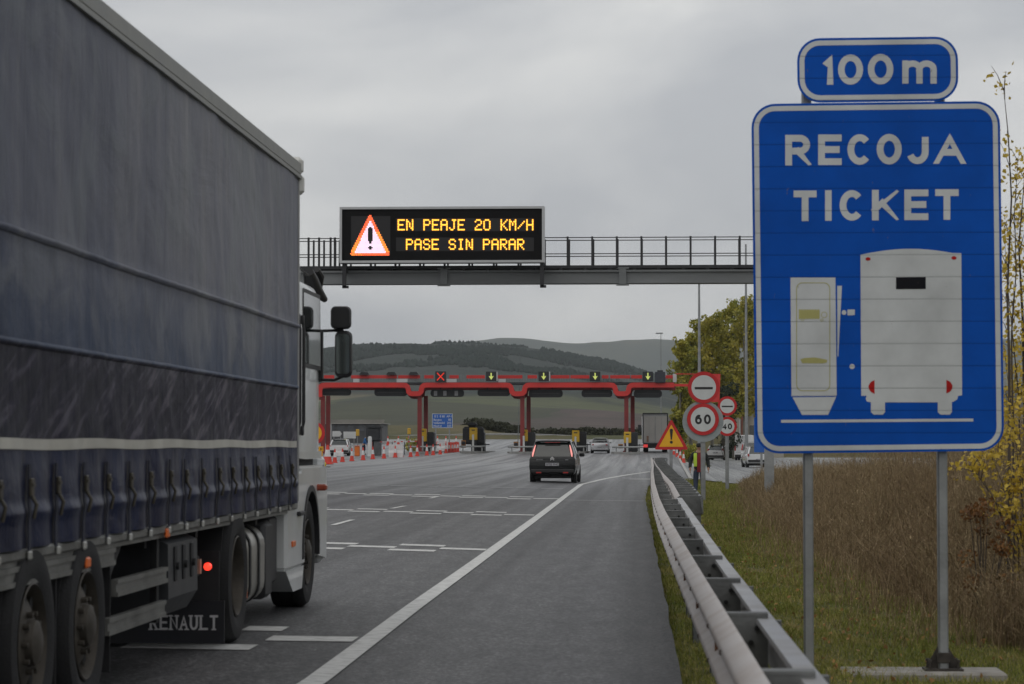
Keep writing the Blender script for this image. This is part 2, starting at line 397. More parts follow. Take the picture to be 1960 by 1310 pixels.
# ---- ground / fields
def ground_mat():
    m, n, l, b = node_mat('earth_and_fields'); t = n.new('ShaderNodeTexCoord'); P = t.outputs['Object']
    sp = n.new('ShaderNodeSeparateXYZ'); l.new(P, sp.inputs[0])
    g1 = tex_noise(n, l, P, 1.3, 6, .65); g2 = tex_noise(n, l, P, 14, 4, .6)
    near = ramp(n, [(.3, (.06, .075, .020)), (.5, (.10, .105, .032)), (.68, (.15, .115, .055))]); l.new(g1.outputs[0], near.inputs[0])
    nr = ramp(n, [(.3, (.6, .6, .6)), (.7, (1.3, 1.3, 1.3))]); l.new(g2.outputs[0], nr.inputs[0])
    nearc = mixc(n, l, 1, near.outputs[0], nr.outputs[0], 'MULTIPLY')
    mp_ = n.new('ShaderNodeMapping'); mp_.inputs['Scale'].default_value = (.0052, .0017, 0); mp_.inputs['Rotation'].default_value = (0, 0, .35); l.new(P, mp_.inputs[0])
    wv = tex_noise(n, l, P, .004, 3, .5); wa = n.new('ShaderNodeVectorMath'); wa.operation = 'MULTIPLY_ADD'
    l.new(wv.outputs[1], wa.inputs[0]); wa.inputs[1].default_value = (.6, .6, 0); l.new(mp_.outputs[0], wa.inputs[2])
    vo = n.new('ShaderNodeTexVoronoi'); vo.inputs['Scale'].default_value = 1.0; l.new(wa.outputs[0], vo.inputs[0])
    spc = n.new('ShaderNodeSeparateColor'); l.new(vo.outputs['Color'], spc.inputs[0])
    fld = ramp(n, [(0, (.095, .105, .05)), (.2, (.165, .145, .085)), (.34, (.115, .088, .080)), (.5, (.088, .095, .045)), (.62, (.20, .17, .10)), (.74, (.10, .076, .070)), (.9, (.062, .066, .040))], 'CONSTANT')
    l.new(spc.outputs[0], fld.inputs[0])
    ve = n.new('ShaderNodeTexVoronoi'); ve.feature = 'DISTANCE_TO_EDGE'; ve.inputs['Scale'].default_value = 1.0; l.new(wa.outputs[0], ve.inputs[0])
    hedge = mrange(n, l, ve.outputs[0], .015, .05, 1, 0)
    g3 = tex_noise(n, l, P, .03, 6, .7); g4 = tex_noise(n, l, P, .006, 6, .6, .5)
    f1 = mixc(n, l, mathn(n, l, 'MULTIPLY', hedge, mrange(n, l, g3.outputs[0], .45, .6, 0, .8)), fld.outputs[0], (.042, .05, .034))
    v = ramp(n, [(.3, (.78, .78, .8)), (.7, (1.2, 1.2, 1.15))]); l.new(g3.outputs[0], v.inputs[0])
    f1 = mixc(n, l, 1, f1, v.outputs[0], 'MULTIPLY')
    # scrub patches on the fields and pine wood on the upper slope
    scrub = mrange(n, l, g4.outputs[0], .56, .64, 0, 1, True); f1 = mixc(n, l, scrub, f1, (.058, .06, .044))
    gg = tex_noise(n, l, P, .11, 6, .8); fr = ramp(n, [(.38, (.010, .018, .015)), (.55, (.026, .036, .030)), (.66, (.060, .066, .050))]); l.new(gg.outputs[0], fr.inputs[0])
    hz = mathn(n, l, 'ADD', sp.outputs[2], mathn(n, l, 'MULTIPLY', g4.outputs[0], 60))
    f1 = mixc(n, l, mrange(n, l, hz, 56, 72, 0, 1, True), f1, fr.outputs[0])
    tanb = mixc(n, l, mrange(n, l, g3.outputs[0], .4, .6, 0, 1), (.15, .125, .07), (.085, .09, .045))
    f0 = mixc(n, l, mrange(n, l, sp.outputs[1], 430, 620, 0, 1, True), tanb, f1)
    o = mixc(n, l, mrange(n, l, sp.outputs[1], 300, 352, 0, 1, True), nearc, f0)
    l.new(o, b.inputs['Base Color']); b.inputs['Roughness'].default_value = .95; b.inputs['Specular IOR Level'].default_value = .2
    bp = n.new('ShaderNodeBump'); bp.inputs['Strength'].default_value = .6; bp.inputs['Distance'].default_value = .03
    l.new(g2.outputs[0], bp.inputs['Height']); l.new(bp.outputs[0], b.inputs['Normal']); return m
M_GND = ground_mat()
RPX = [-2500, 300, 520, 600, 680, 750, 850, 950, 1000, 1050, 1100, 1150, 1200, 1250, 1300, 1500, 2200, 4000]
RPY = [700, 694, 684, 674, 664, 656.5, 654.5, 657, 663, 671, 679, 690, 704, 722, 738, 748, 735, 700]
def ss(a, b, x): t = min(1, max(0, (x-a)/(b-a))); return t*t*(3-2*t)
def terrain(x, y):
    if y <= 350: return ground(x, y)
    px = 1231+5000*x/y; rg = float(np.interp(px, RPX, RPY))
    s = float(np.interp(y, [350, 500, 800, 1300, 2000, 2700, 3200], [0, .035, .1, .27, .55, .84, 1]))
    if rg > 735: s = s
    yy = 838+(rg-838)*s; yy += 3.0*s*(1-s)*4*mnoise.noise(Vector((x/420, y/650, 3.1)))*2.0
    z = 1.5+(850-yy)/5000*y
    z += 5.0*mnoise.noise(Vector((x/160, y/240, 0)))*ss(600, 1400, y)
    if y > 2600: z += 3.5*mnoise.noise(Vector((x/50, y/90, 5)))
    if y > 3200: z = z*max(.12, 1-(y-3200)/2500)
    if y < 480:
        bank = 2.1+.55; z0 = bank if y > 353 else 2.1
        t = ss(380, 480, y); z = z0*(1-t)+z*t
        lt = ss(-16, -26, x)*ss(356, 380, y)*(1-ss(420, 480, y)); z += 1.6*lt
    return z
ys = np.concatenate([np.linspace(-30, 12, 22), np.geomspace(12.5, 345, 150), [348, 350, 351.2, 353.5, 356], np.geomspace(360, 3200, 105), np.geomspace(3280, 7500, 18)])
us = np.concatenate([-np.geomspace(.75, .02, 95), np.linspace(-.018, .018, 30), np.geomspace(.02, .75, 95)])
V = []
for y in ys:
    s_ = abs(y)+60 if y < 100 else y+60
    for u in us:
        x = u*s_*(1.0 if y > 352 else 1.0)
        V.append((x, y, terrain(x, max(y, 2)) - (0.06 if y < 351 else 0)))
# extra near columns so the verge is smooth: snap a few columns near the road edge
nc, nr_ = len(us), len(ys); F_ = []
for i in range(nr_-1):
    for j in range(nc-1):
        a = i*nc+j; F_ += [a, a+1, a+nc+1, a+nc]
me = np_mesh('ground', V, F_, 4, M_GND, True); go = bpy.data.objects.new('ground', me); col.objects.link(go); tag(go, kind='structure')
# ---- asphalt sheets
def edge_x(y): return float(np.interp(y, [0, 16, 34, 75, 100, 115, 143, 230, 352], [.30, .26, .20, .06, .2, 2.0, 2.25, 2.95, 4.2]))
mb = MB(); ys2 = np.concatenate([np.linspace(-25, 12, 16), np.geomspace(12.5, 350.5, 150)])
us2 = np.concatenate([np.linspace(0, 3.2, 9), np.linspace(4, 16, 8), np.linspace(20, 60, 6)])
rows = []
for y in ys2:
    ex = edge_x(y)+.03*mnoise.noise(Vector((y*.45, 0, 0)))
    rows.append([(ex-u, y, road(ex-u, max(y, 0))) for u in us2])
mb.loft(rows, closed=False, caps=False)
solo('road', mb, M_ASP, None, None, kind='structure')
mb = MB(); rows = []
for y in np.linspace(117, 300, 40):
    x0 = edge_x(y)+.03 if y < 190 else edge_x(y)+.03+ss(190, 205, y)*2.6
    rows.append([(x, y, ground(x, y)+.03) for x in np.concatenate([np.linspace(x0, x0+3, 7), np.linspace(x0+4, 30, 8)])])
mb.loft(rows, closed=False, caps=False)
solo('service_road', mb, M_LOT, None, None, kind='structure')
# kerb between carriageway and service area
mb = MB(); k0, k1 = [], []
for y in np.linspace(116, 250, 40):
    x = edge_x(y)+.02; z = road(x, y); k0.append([(x-.02, y, z-.05), (x-.02, y, z+.09), (x+.13, y, z+.09), (x+.13, y, z-.3)])
mb.loft(k0); solo('kerb', mb, mat('concrete_kerb', (.42, .41, .39), .85, nz=.2), None, None, kind='structure')
# ---- painted markings
M_PAINT = mat('road_paint', (.62, .62, .60), .6, nz=.16, sc=9, dirt=(.25, .25, .24), df=.55)
M_OLDP = mat('worn_road_paint', (.26, .26, .26), .6, nz=.2, sc=9)
mk = MB()
def bar(x0, y0, x1, y1, dy=.25, m=None, lift=.006):
    a, b = G(x0, y0, road), G(x1, y1, road); mk.use(m or M_PAINT); vs = []
    for p, s in ((a, -1), (b, -1), (b, 1), (a, 1)):
        x, y = p.x-.008*s*dy, p.y+s*dy; vs.append((x, y, road(x, y)+lift))
    mk.add(vs, [(0, 1, 2, 3)])
def bars(lst, ox, oy, sc, th, dy):
    for x0, x1, y, t in lst: bar(ox+x0/sc, oy+(y-t)/sc, ox+x1/sc, oy+(y+t)/sc, dy)
bars([(720, 1050, 445, 3), (915, 1620, 528, 5), (-250, 790, 590, 9)], 300, 1100, 4.26, 0, .25)
bars([(30, 250, 478, 3), (200, 468, 496, 4), (495, 748, 489, 4), (427, 693, 517, 4), (720, 982, 510, 4), (-160, 172, 504, 4), (-300, 20, 486, 4)], 600, 880, 2.97, 0, .28)
bars([(30, 85, 275, 1), (60, 225, 286, 2), (250, 420, 283, 2), (198, 375, 296, 2), (400, 565, 297, 2), (585, 760, 293, 2), (548, 725, 307, 2), (740, 910, 303, 2), (925, 1097, 300, 2), (895, 1070, 316, 2), (1085, 1255, 315, 2), (-120, 20, 272, 2)], 600, 880, 2.97, 0, .3)
bars([(60, 190, 187, 1), (40, 150, 196, 1), (180, 300, 194, 1), (320, 455, 195, 1), (285, 430, 203, 1), (430, 560, 202, 1), (575, 720, 200, 1), (560, 715, 210, 1), (720, 835, 209, 1), (845, 980, 208, 1), (830, 965, 216, 1), (975, 1105, 216, 1), (1115, 1250, 213, 1), (1100, 1235, 224, 1), (1250, 1400, 223, 1)], 600, 880, 2.97, 0, .38)
for a in range(8): bar(700+a*48, 929.5+a*.85, 742+a*48, 930.2+a*.85, .4, M_OLDP, .008)
bar(1072, 957.5, 1232, 959.5, .22, M_OLDP, .004)
for a, b in (((637, 1006), (675, 995.5)), ((750, 974), (775, 969)), ((823, 954.5), (838, 951))):
    p, q = G(*a, road), G(*b, road); mk.use(M_PAINT); d = .055
    mk.add([(p.x-d, p.y, road(p.x, p.y)+.007), (p.x+d, p.y, road(p.x, p.y)+.007), (q.x+d, q.y, road(q.x, q.y)+.007), (q.x-d, q.y, road(q.x, q.y)+.007)], [(0, 1, 2, 3)])
pts = [G(*p, road) for p in ((460, 1400), (597, 1310), (790, 1164), (907, 1080), (1028, 991), (1060, 967), (1085, 948), (1112, 928), (1152, 918), (1200, 909.5), (1246, 903))]
xs_ = [p.x for p in pts]; yy_ = [p.y for p in pts]
mk.use(M_PAINT); rw = []
for y in np.concatenate([np.linspace(6, yy_[-4], 60), np.linspace(yy_[-4]+1, yy_[-1], 12)]):
    x = float(np.interp(y, yy_, xs_)); h = .085 if y < 90 else .085+.0012*(y-90); rw.append([(x-h, y, road(x, y)+.007), (x+h, y, road(x, y)+.007)])
mk.loft(rw, closed=False, caps=False)
for a, b in (((1191, 915.3), (1250, 917)), ((1205, 917.6), (1250, 918.6)), ((640, 893.6), (672, 890)), ((628, 897), (655, 894))):
    bar(a[0], a[1], b[0], b[1], .3)
for k in range(14):     # faint lane lines running to the booths
    pass
solo('road_markings', mk, None, None, None, kind='structure')
# ---- far hills
def far_mat():
    m, n, l, b = node_mat('far_hill_woods'); t = n.new('ShaderNodeTexCoord')
    a = tex_noise(n, l, t.outputs['Object'], .004, 6, .6); r = ramp(n, [(.35, (.035, .045, .035)), (.55, (.06, .068, .045)), (.7, (.10, .095, .06))]); l.new(a.outputs[0], r.inputs[0])
    l.new(r.outputs[0], b.inputs['Base Color']); b.inputs['Roughness'].default_value = 1; b.inputs['Specular IOR Level'].default_value = .1; return m
HX = [-3500, 300, 700, 850, 885, 915, 960, 1000, 1050, 1085, 1110, 1150, 1200, 1250, 1290, 1312, 1340, 1420, 1600, 1900, 2300, 5000]
HY = [720, 700, 680, 662, 656, 652, 648, 650, 654, 658.5, 659, 655, 650.5, 650, 653, 655, 648, 640, 655, 650, 680, 720]
V = []; yf = np.linspace(7300, 10400, 16); uf = np.linspace(-.62, .62, 420)
for y in yf:
    for u in uf:
        x = u*y; px = 1231+5000*u; hy = float(np.interp(px, HX, HY)); pk = ss(7300, 9000, y)*(1-.5*ss(9000, 10400, y))
        z = (1.5+(850-hy)/5000*9000+5*mnoise.noise(Vector((x/260, y/400, 0)))+4*mnoise.noise(Vector((x/60, y/100, 1))))*pk
        V.append((x, y, z))
nc = len(uf); F_ = []
for i in range(len(yf)-1):
    for j in range(nc-1): a = i*nc+j; F_ += [a, a+1, a+nc+1, a+nc]
o = bpy.data.objects.new('far_hills', np_mesh('far_hills', V, F_, 4, far_mat(), True)); col.objects.link(o); tag(o, kind='structure')
# ---- wood on the near hill (uncountable)
def blobs(cs, hs, seed, m, name, nseg=6, taper=.35):
    """low crowns: irregular spindles, one per tree"""
    r = np.random.default_rng(seed); V = []; Fq = []
    prof = [(.0, .0), (.30, .08), (.36, .35), (.24, .65), (.10, .88), (.0, 1)]
    for (x, y, z), h in zip(cs, hs):
        o = len(V); ph = r.uniform(0, 6.3); ws = r.uniform(.7, 1.5)
        for rr, t in prof:
            for k in range(nseg):
                th = ph+2*math.pi*k/nseg; q = rr*h*ws*r.uniform(.75, 1.25); V.append((x+q*math.cos(th), y+q*math.sin(th), z+h*t-.3))
        for i in range(len(prof)-1):
            for k in range(nseg): Fq += [o+i*nseg+k, o+i*nseg+(k+1) % nseg, o+(i+1)*nseg+(k+1) % nseg, o+(i+1)*nseg+k]
    return np_mesh(name, V, Fq, 4, m, False)
M_WOOD = mat('pine_wood', (.020, .031, .025), .95, nz=.35, sc=.03, spec=.15)
cs, hs = [], []
while len(cs) < 11000:
    y = rng.uniform(2350, 3260); px = rng.uniform(500, 1330); x = (px-1231)/5000*y
    if 1.7*mnoise.noise(Vector((x/150, y/300, 0)))+.5*mnoise.noise(Vector((x/30, y/60, 4))) < -.30+.75*(3050-y)/700: continue
    cs.append((x, y, terrain(x, y))); hs.append(rng.uniform(2.0, 5.5))
o = bpy.data.objects.new('hill_wood', blobs(cs, hs, 1, M_WOOD, 'hill_wood')); col.objects.link(o)
tag(o, 'dark green pine wood covering the ridge of the hill behind the toll plaza', 'wood', kind='stuff')
# ---- dark scrub behind the plaza
M_SCRUB = mat('scrub_leaves', (.045, .048, .030), .9, nz=.5, sc=.6, spec=.2)
def leaf_cloud(centers, radii, n, size, seed, flatz=1.0, sizev=.5):
    r = np.random.default_rng(seed); centers = np.array(centers, float); radii = np.array(radii, float)
    wts = radii**2; wts = wts/wts.sum(); idx = r.choice(len(centers), n, p=wts)
    d = r.normal(size=(n, 3)); d /= np.linalg.norm(d, axis=1)[:, None]
    rad = radii[idx]*(r.uniform(.25, 1, n)**.45); p = centers[idx]+d*rad[:, None]*np.array([1, 1, flatz])
    a = r.normal(size=(n, 3)); a /= np.linalg.norm(a, axis=1)[:, None]; b_ = np.cross(a, r.normal(size=(n, 3))); b_ /= np.linalg.norm(b_, axis=1)[:, None]
    s = size*(1+sizev*r.uniform(-1, 1, n))[:, None]
    v = np.stack([p-a*s*.6, p+b_*s*.38, p+a*s*.6, p-b_*s*.38], 1).reshape(-1, 3)
    return v, np.arange(4*n)
cs, rs = [], []
r = random.Random(3)
for i in range(210):
    px = r.uniform(905, 1260); y = r.uniform(372, 420); hy = float(np.interp(px, [830, 900, 950, 1000, 1040, 1090, 1130, 1175, 1240, 1290], [826, 822, 820, 823, 825, 817, 815, 824, 820, 823]))
    top = 1.5+(850-hy)/5000*y*(1) ; z0 = terrain((px-1231)/5000*y, y); R0 = r.uniform(.5, .95)
    x = (px-1231)/5000*y; zt = max(z0+.4, top-R0-r.uniform(0, .8)); cs.append((x, y, zt)); rs.append(R0)
    cs.append((x+r.uniform(-.5, .5), y, (zt+z0)/2)); rs.append(R0)
v, f = leaf_cloud(cs, rs, 26000, .34, 5)
o = bpy.data.objects.new('scrub_belt', np_mesh('scrub_belt', v, f, 4, M_SCRUB)); col.objects.link(o)
tag(o, 'low dark olive scrub growing in a belt behind the far guard rail', 'scrub', kind='stuff')
# ---- blades: verge grass, dry brush
def blades(pos, h, wd, lean, seed, segs=2):
    r = np.random.default_rng(seed); n = len(pos); a = r.uniform(0, 2*np.pi, n); ld = r.uniform(0, 2*np.pi, n)
    sx, sy = np.cos(a), np.sin(a); lx, ly = np.cos(ld)*lean, np.sin(ld)*lean; V = []
    for k in range(segs+1):
        t = k/segs; cx = pos[:, 0]+lx*h*t*t; cy = pos[:, 1]+ly*h*t*t; cz = pos[:, 2]+h*t*(1-.15*lean*t); w_ = wd*(1-t*.85)
        V.append(np.stack([cx-sx*w_, cy-sy*w_, cz], 1)); V.append(np.stack([cx+sx*w_, cy+sy*w_, cz], 1))
    V = np.stack(V, 1).reshape(-1, 3); m_ = 2*(segs+1); base = np.arange(n)*m_; F = []
    for k in range(segs): F.append(np.stack([base+2*k, base+2*k+1, base+2*k+3, base+2*k+2], 1))
    return V, np.stack(F, 1).reshape(-1)
GW = (.55, .45)
def blade_mat(name, stops, sc, rough=.8):
    m, n, l, b = node_mat(name); t = n.new('ShaderNodeTexCoord'); a = tex_noise(n, l, t.outputs['Object'], sc, 6, .75)
    g = tex_noise(n, l, t.outputs['Object'], 60, 2, .5, 0, (1, 1, .02)); mm = mathn(n, l, 'ADD', mathn(n, l, 'MULTIPLY', a.outputs[0], GW[0]), mathn(n, l, 'MULTIPLY', g.outputs[0], GW[1]))
    r_ = ramp(n, stops); l.new(mm, r_.inputs[0]); l.new(r_.outputs[0], b.inputs['Base Color']); b.inputs['Roughness'].default_value = rough; b.inputs['Specular IOR Level'].default_value = .25
    b.inputs['Subsurface Weight'].default_value = 0; return m
M_GRASS = blade_mat('verge_grass', [(.36, (.07, .105, .016)), (.46, (.16, .185, .030)), (.53, (.24, .235, .055)), (.61, (.40, .32, .14))], 1.1)
GW = (.38, .62)
M_DRY = blade_mat('dry_brush', [(.36, (.05, .034, .022)), (.43, (.15, .10, .055)), (.49, (.27, .19, .11)), (.55, (.20, .16, .08)), (.62, (.55, .43, .26))], .45)
def bx_edge(y): return float(np.interp(y, [14, 22, 25.4, 29.7, 37, 55, 80, 111, 120], [3.6, 3.5, 3.3, 3.15, 3.05, 3.05, 3.5, 4.2, 4.6]))
n = 150000; u = rng.uniform(0, 1, n); Y = 11*(118/11)**u; t = rng.uniform(0, 1, n); X = np.empty(n); Z = np.empty(n); H = np.empty(n); keep = np.ones(n, bool)
for i in range(n):
    y = Y[i]; e0 = edge_x(y)-.05 if y < 98 else .9; e1 = bx_edge(y)+.6; x = e0+(e1-e0)*t[i]; x += rng.normal()*.015; X[i] = x; Z[i] = ground(x, y)-.055
    q = mnoise.noise(Vector((x*2.2, y*.8, 0))); H[i] = (.030+.05*max(0, q+.35))*(1+.6*ss(30, 90, y))*(1.0 if x > .8 else .9)
    d = x-e0
    if d < .06 and rng.uniform() < .6: H[i] *= .5
    if q < -.38 and rng.uniform() < .6: keep[i] = False
P3 = np.stack([X, Y, Z], 1)[keep]; H = H[keep]*rng.uniform(.6, 1.5, keep.sum()); wd = .0022+.00011*P3[:, 1]
V, F_ = blades(P3, H, wd, rng.uniform(.1, 1.1, len(H)), 11)
o = bpy.data.objects.new('verge_grass', np_mesh('verge_grass', V, F_, 4, M_GRASS)); col.objects.link(o)
tag(o, 'short green grass of the verge on both sides of the guard rail', 'grass', kind='stuff')
n = 70000; Y = 21*(118/21)**rng.uniform(0, 1, n); X = np.empty(n); Z = np.empty(n); H = np.empty(n); keep = np.ones(n, bool)
for i in range(n):
    y = Y[i]; e0 = bx_edge(y); wdt = (2.4+.03*y)*1.0; a = rng.uniform(0, 1)**1.25; q0 = mnoise.noise(Vector((y*.35, 0, 9)))*1.1
    x = e0+a*wdt+q0*.5; X[i] = x; Z[i] = ground(x, y)-.06; d = x-e0-q0*.5
    q = mnoise.noise(Vector((x*.9, y*.25, 4)))
    full = float(np.interp(y, [20, 45, 70, 118], [1.75, 1.55, 1.2, .85])); H[i] = full*(.35+.65*ss(0, 1.1, d))*(1+.55*q)*rng.uniform(.55, 1.1)*(1+.45*ss(.8, 2.2, d)*ss(60, 35, y))
    if a < .25 and rng.uniform() < .35: H[i] *= .35
H *= 1.0; P3 = np.stack([X, Y, Z], 1)
V, F_ = blades(P3, H, .0022+.00007*Y, rng.uniform(.03, .26, n), 12, 3)
ns = 5000; Ys = 23.5*(95/23.5)**rng.uniform(0, 1, ns); Xs = np.array([bx_edge(y)-abs(rng.normal())*.7 for y in Ys]); Zs = np.array([ground(x, y)-.05 for x, y in zip(Xs, Ys)])
ok = Xs > 1.15; Ps = np.stack([Xs, Ys, Zs], 1)[ok]; Vs, Fs = blades(Ps, rng.uniform(.12, .75, ok.sum())*np.exp(-(np.array([bx_edge(y) for y in Ps[:, 1]])-Ps[:, 0])*.9), .0022+.00007*Ps[:, 1], rng.uniform(.1, .7, ok.sum()), 21, 3)
F_ = np.concatenate([F_, Fs+len(V)]); V = np.concatenate([V, Vs])
# side twigs on the stems
k = rng.integers(0, n, 50000); tt = rng.uniform(.35, .95, 50000); P4 = P3[k].copy(); P4[:, 2] += H[k]*tt; P4[:, 0] += rng.normal(size=50000)*.05; P4[:, 1] += rng.normal(size=50000)*.05
V2, F2 = blades(P4, rng.uniform(.08, .3, 50000), .002+.00007*P4[:, 1], rng.uniform(.5, 1.6, 50000), 13, 1)
F2 = F2+len(V); V = np.concatenate([V, V2]); 
k = rng.integers(0, n, 34000); tt = rng.uniform(.55, 1.0, 34000); P5 = P3[k].copy(); P5[:, 2] += H[k]*tt; P5 += rng.normal(size=P5.shape)*np.array([.05, .05, .03])
V5, F5 = leaf_cloud(P5, np.full(len(P5), .02), 34000, .024, 31, 1, .7); F5 = F5+len(V)+0; 
V = np.concatenate([V, V5]); me = np_mesh('dry_brush', V, np.concatenate([F_, F2, F5]), 4, M_DRY)
o = bpy.data.objects.new('dry_brush', me); col.objects.link(o)
tag(o, 'tall dry brown weeds and brush covering the bank behind the blue sign', 'brush', kind='stuff')
# fallen leaves on the grass
M_FALL = mat('fallen_leaves', (.30, .16, .05), .7, nz=.4, sc=8)
n = 900; Y = 16*(60/16)**rng.uniform(0, 1, n); X = rng.uniform(.9, 3.4, n); P = np.array([(x, y, ground(x, y)-.01) for x, y in zip(X, Y)])
v, f = leaf_cloud(P, np.full(n, .01), n, .035, 3, .2); o = bpy.data.objects.new('fallen_leaves', np_mesh('fallen_leaves', v, f, 4, M_FALL)); col.objects.link(o)
tag(o, 'small orange and tan fallen leaves scattered over the verge', 'leaves', kind='stuff')
# ================================================================== NEAR BLUE SIGN
M_GALV = mat('galvanised_steel', (.27, .28, .285), .5, .55, nz=.18, sc=4, bump=.15, bsc=40)
M_GALVD = mat('weathered_steel', (.17, .18, .18), .6, .5, nz=.3, sc=3, bump=.2)
def film(name, c, seam=True, rough=.45):
    """sign film on horizontal slats: real grooves every 0.175 m"""
    m, n, l, b = node_mat(name); t = n.new('ShaderNodeTexCoord'); P = t.outputs['Object']; sp = n.new('ShaderNodeSeparateXYZ'); l.new(P, sp.inputs[0])
    a = tex_noise(n, l, P, 1.6, 6, .6); g = tex_noise(n, l, P, 30, 5, .7, .5, (1, 1, .35))
    r_ = ramp(n, [(.3, tuple(v*.80 for v in c)), (.7, tuple(min(1, v*1.14) for v in c))]); l.new(a.outputs[0], r_.inputs[0])
    o = r_.outputs[0]
    md = mathn(n, l, 'FRACT', mathn(n, l, 'DIVIDE', mathn(n, l, 'ADD', sp.outputs[2], SEAM0), .1747))
    gv = mathn(n, l, 'LESS_THAN', md, .034); st = mathn(n, l, 'MULTIPLY', gv, mrange(n, l, a.outputs[0], .3, .65, .35, .8))
    o = mixc(n, l, st, o, tuple(v*.35 for v in c))
    dirtm = mathn(n, l, 'GREATER_THAN', g.outputs[0], .69); o = mixc(n, l, mathn(n, l, 'MULTIPLY', dirtm, .55), o, (.16, .14, .12))
    l.new(o, b.inputs['Base Color']); b.inputs['Roughness'].default_value = rough+.15; b.inputs['Specular IOR Level'].default_value = .12
    bp = n.new('ShaderNodeBump'); bp.inputs['Strength'].default_value = .6; bp.inputs['Distance'].default_value = .004; bp.invert = True
    l.new(mathn(n, l, 'LESS_THAN', md, .06), bp.inputs['Height']); l.new(bp.outputs[0], b.inputs['Normal']); return m
YS = 20.6
_s0 = W(1680, 532, YS); sBase = W(1680, 1283, YS)
sgn = thing('information_sign', 'big blue RECOJA TICKET sign with white bus pictogram and 100 m plate', 'road sign', (sBase.x, YS, sBase.z))
# panel seams seen at photo row 489 -> object z
SEAM0 = -(W(1680, 489, YS).z-sBase.z) % .1747 + .1747*20
M_SBLUE = film('blue_sign_film', (.002, .078, .43)); M_SWHITE = film('white_sign_film', (.56, .58, .59)); M_SBLACK = film('black_sign_film', (.008, .008, .012)); M_SRED = film('red_sign_film', (.42, .015, .015)); M_SYEL = film('faded_yellow_film', (.42, .40, .16))
def S(px, py, d=0.0):
    p = W(px, py, YS-d); return p
cxp, cyp, rot = 1680.0, 533.0, R_(-0.72)
def SR(u, v, d=0.0):     # rotated frame for the panel outlines
    du, dv = u-cxp, v-cyp; return S(cxp+du*math.cos(rot)-dv*math.sin(rot), cyp+du*math.sin(rot)+dv*math.cos(rot), d)
def blue_plate(name, x0, y0, x1, y1, r, bw, bi, mapf, label=None):
    mb = MB(); mb.use(M_SBLUE); mb.prism(rrect(x0, y0, x1, y1, r), mapf, 0, -.035)
    p = part(name, mb, None, sgn, 30, label)
    fr = MB(); ring(fr, rrect(x0+bw, y0+bw, x1-bw, y1-bw, r-bw), rrect(x0+bw+bi, y0+bw+bi, x1-bw-bi, y1-bw-bi, r-bw-bi), mapf, .002); part('border', fr, M_SWHITE, p, 0)
    return p
main = blue_plate('panel', 1442, 196.5, 1918, 866, 46, 4.5, 9.5, SR)
plate = blue_plate('distance_plate', 1531, 72, 1839, 195.5, 44, 4.5, 9.5, SR)
bk = MB(); bk.use(M_GALVD)
for yy in (140, 260, 400, 540, 680, 800):
    a = S(1475, yy, -.04); b_ = S(1885, yy+8, -.075)
    if yy == 140: a = S(1560, yy, -.04); b_ = S(1815, yy+8, -.075)
    bk.box(a, b_)
part('back_rail', bk, None, sgn, 0)
tx = MB()
for ch, x0, x1 in (('R', 1503, 1552), ('E', 1566, 1611), ('C', 1622, 1668), ('O', 1678, 1726), ('J', 1735, 1780), ('A', 1788, 1848)): glyph(tx, ch, x0, 258.5-(x0-1503)*.011, x1, 317-(x0-1503)*.011, 13, S, .002)
for ch, x0, x1 in (('T', 1519, 1563), ('I', 1579, 1592), ('C', 1607, 1653), ('K', 1669, 1719), ('E', 1731, 1777), ('T', 1790, 1835)): glyph(tx, ch, x0, 365-(x0-1519)*.009, x1, 423.5-(x0-1519)*.009, 13 if ch != 'I' else 12.5, S, .002)
part('lettering', tx, M_SWHITE, main, 0)
tx = MB()
for ch, x0, x1, y0, y1 in (('1', 1575, 1597, 105, 162.5), ('0', 1604, 1652, 104.5, 162.5), ('0', 1661, 1710, 103.5, 162), ('m', 1727, 1793, 116, 160.5)): glyph(tx, ch, x0, y0, x1, y1, 12.5 if ch != 'm' else 12, S, .002)
part('lettering', tx, M_SWHITE, plate, 0)
# bus and ticket machine pictogram
pic = MB(); pic.use(M_SWHITE)
bus = [(1647, 488)]+[(1647+193*t, 488-11.5*math.sin(math.pi*t)**.9) for t in [i/12 for i in range(1, 12)]]+[(1840, 485), (1841.5, 757), (1834, 758), (1832, 765), (1825, 769.5), (1822, 770), (1822, 789), (1818, 794), (1800, 794), (1795, 789), (1795, 770.5), (1694, 770.5), (1694, 789), (1690, 794), (1672, 794), (1667, 789), (1667, 770.5), (1659, 769), (1657, 763), (1659, 758), (1648.5, 758)]
flat(pic, bus, S, .002)
flat(pic, [(1513, 531.5), (1599, 531.5), (1601.5, 757), (1515, 757.5)], S, .002)
flat(pic, [(1517, 761), (1600.5, 760), (1585, 794.5), (1535, 794.5)], S, .002)
flat(pic, [(1602.5, 547.5), (1611.5, 547.5), (1604.5, 683), (1603, 683)], S, .002)
flat(pic, circ(1615.5, 598.5, 4.6, 18), S, .002); flat(pic, [(1622, 593), (1636, 592.5), (1636, 603.5), (1622, 604)], S, .002); flat(pic, circ(1631, 702, 5, 18), S, .002)
flat(pic, [(1495, 804), (1863, 801.5), (1863, 807), (1495, 809.5)], S, .002)
flat(pic, [(1515, 758), (1601, 757.3), (1601, 758.2), (1515, 759)], S, .0025)
part('pictogram', pic, None, main, 0)
pic = MB(); pic.use(M_SBLACK); flat(pic, [(1715, 531), (1772, 530.5), (1772, 553.5), (1715, 554)], S, .0035); part('black_window', pic, None, main, 0)
pic = MB(); pic.use(M_SRED)
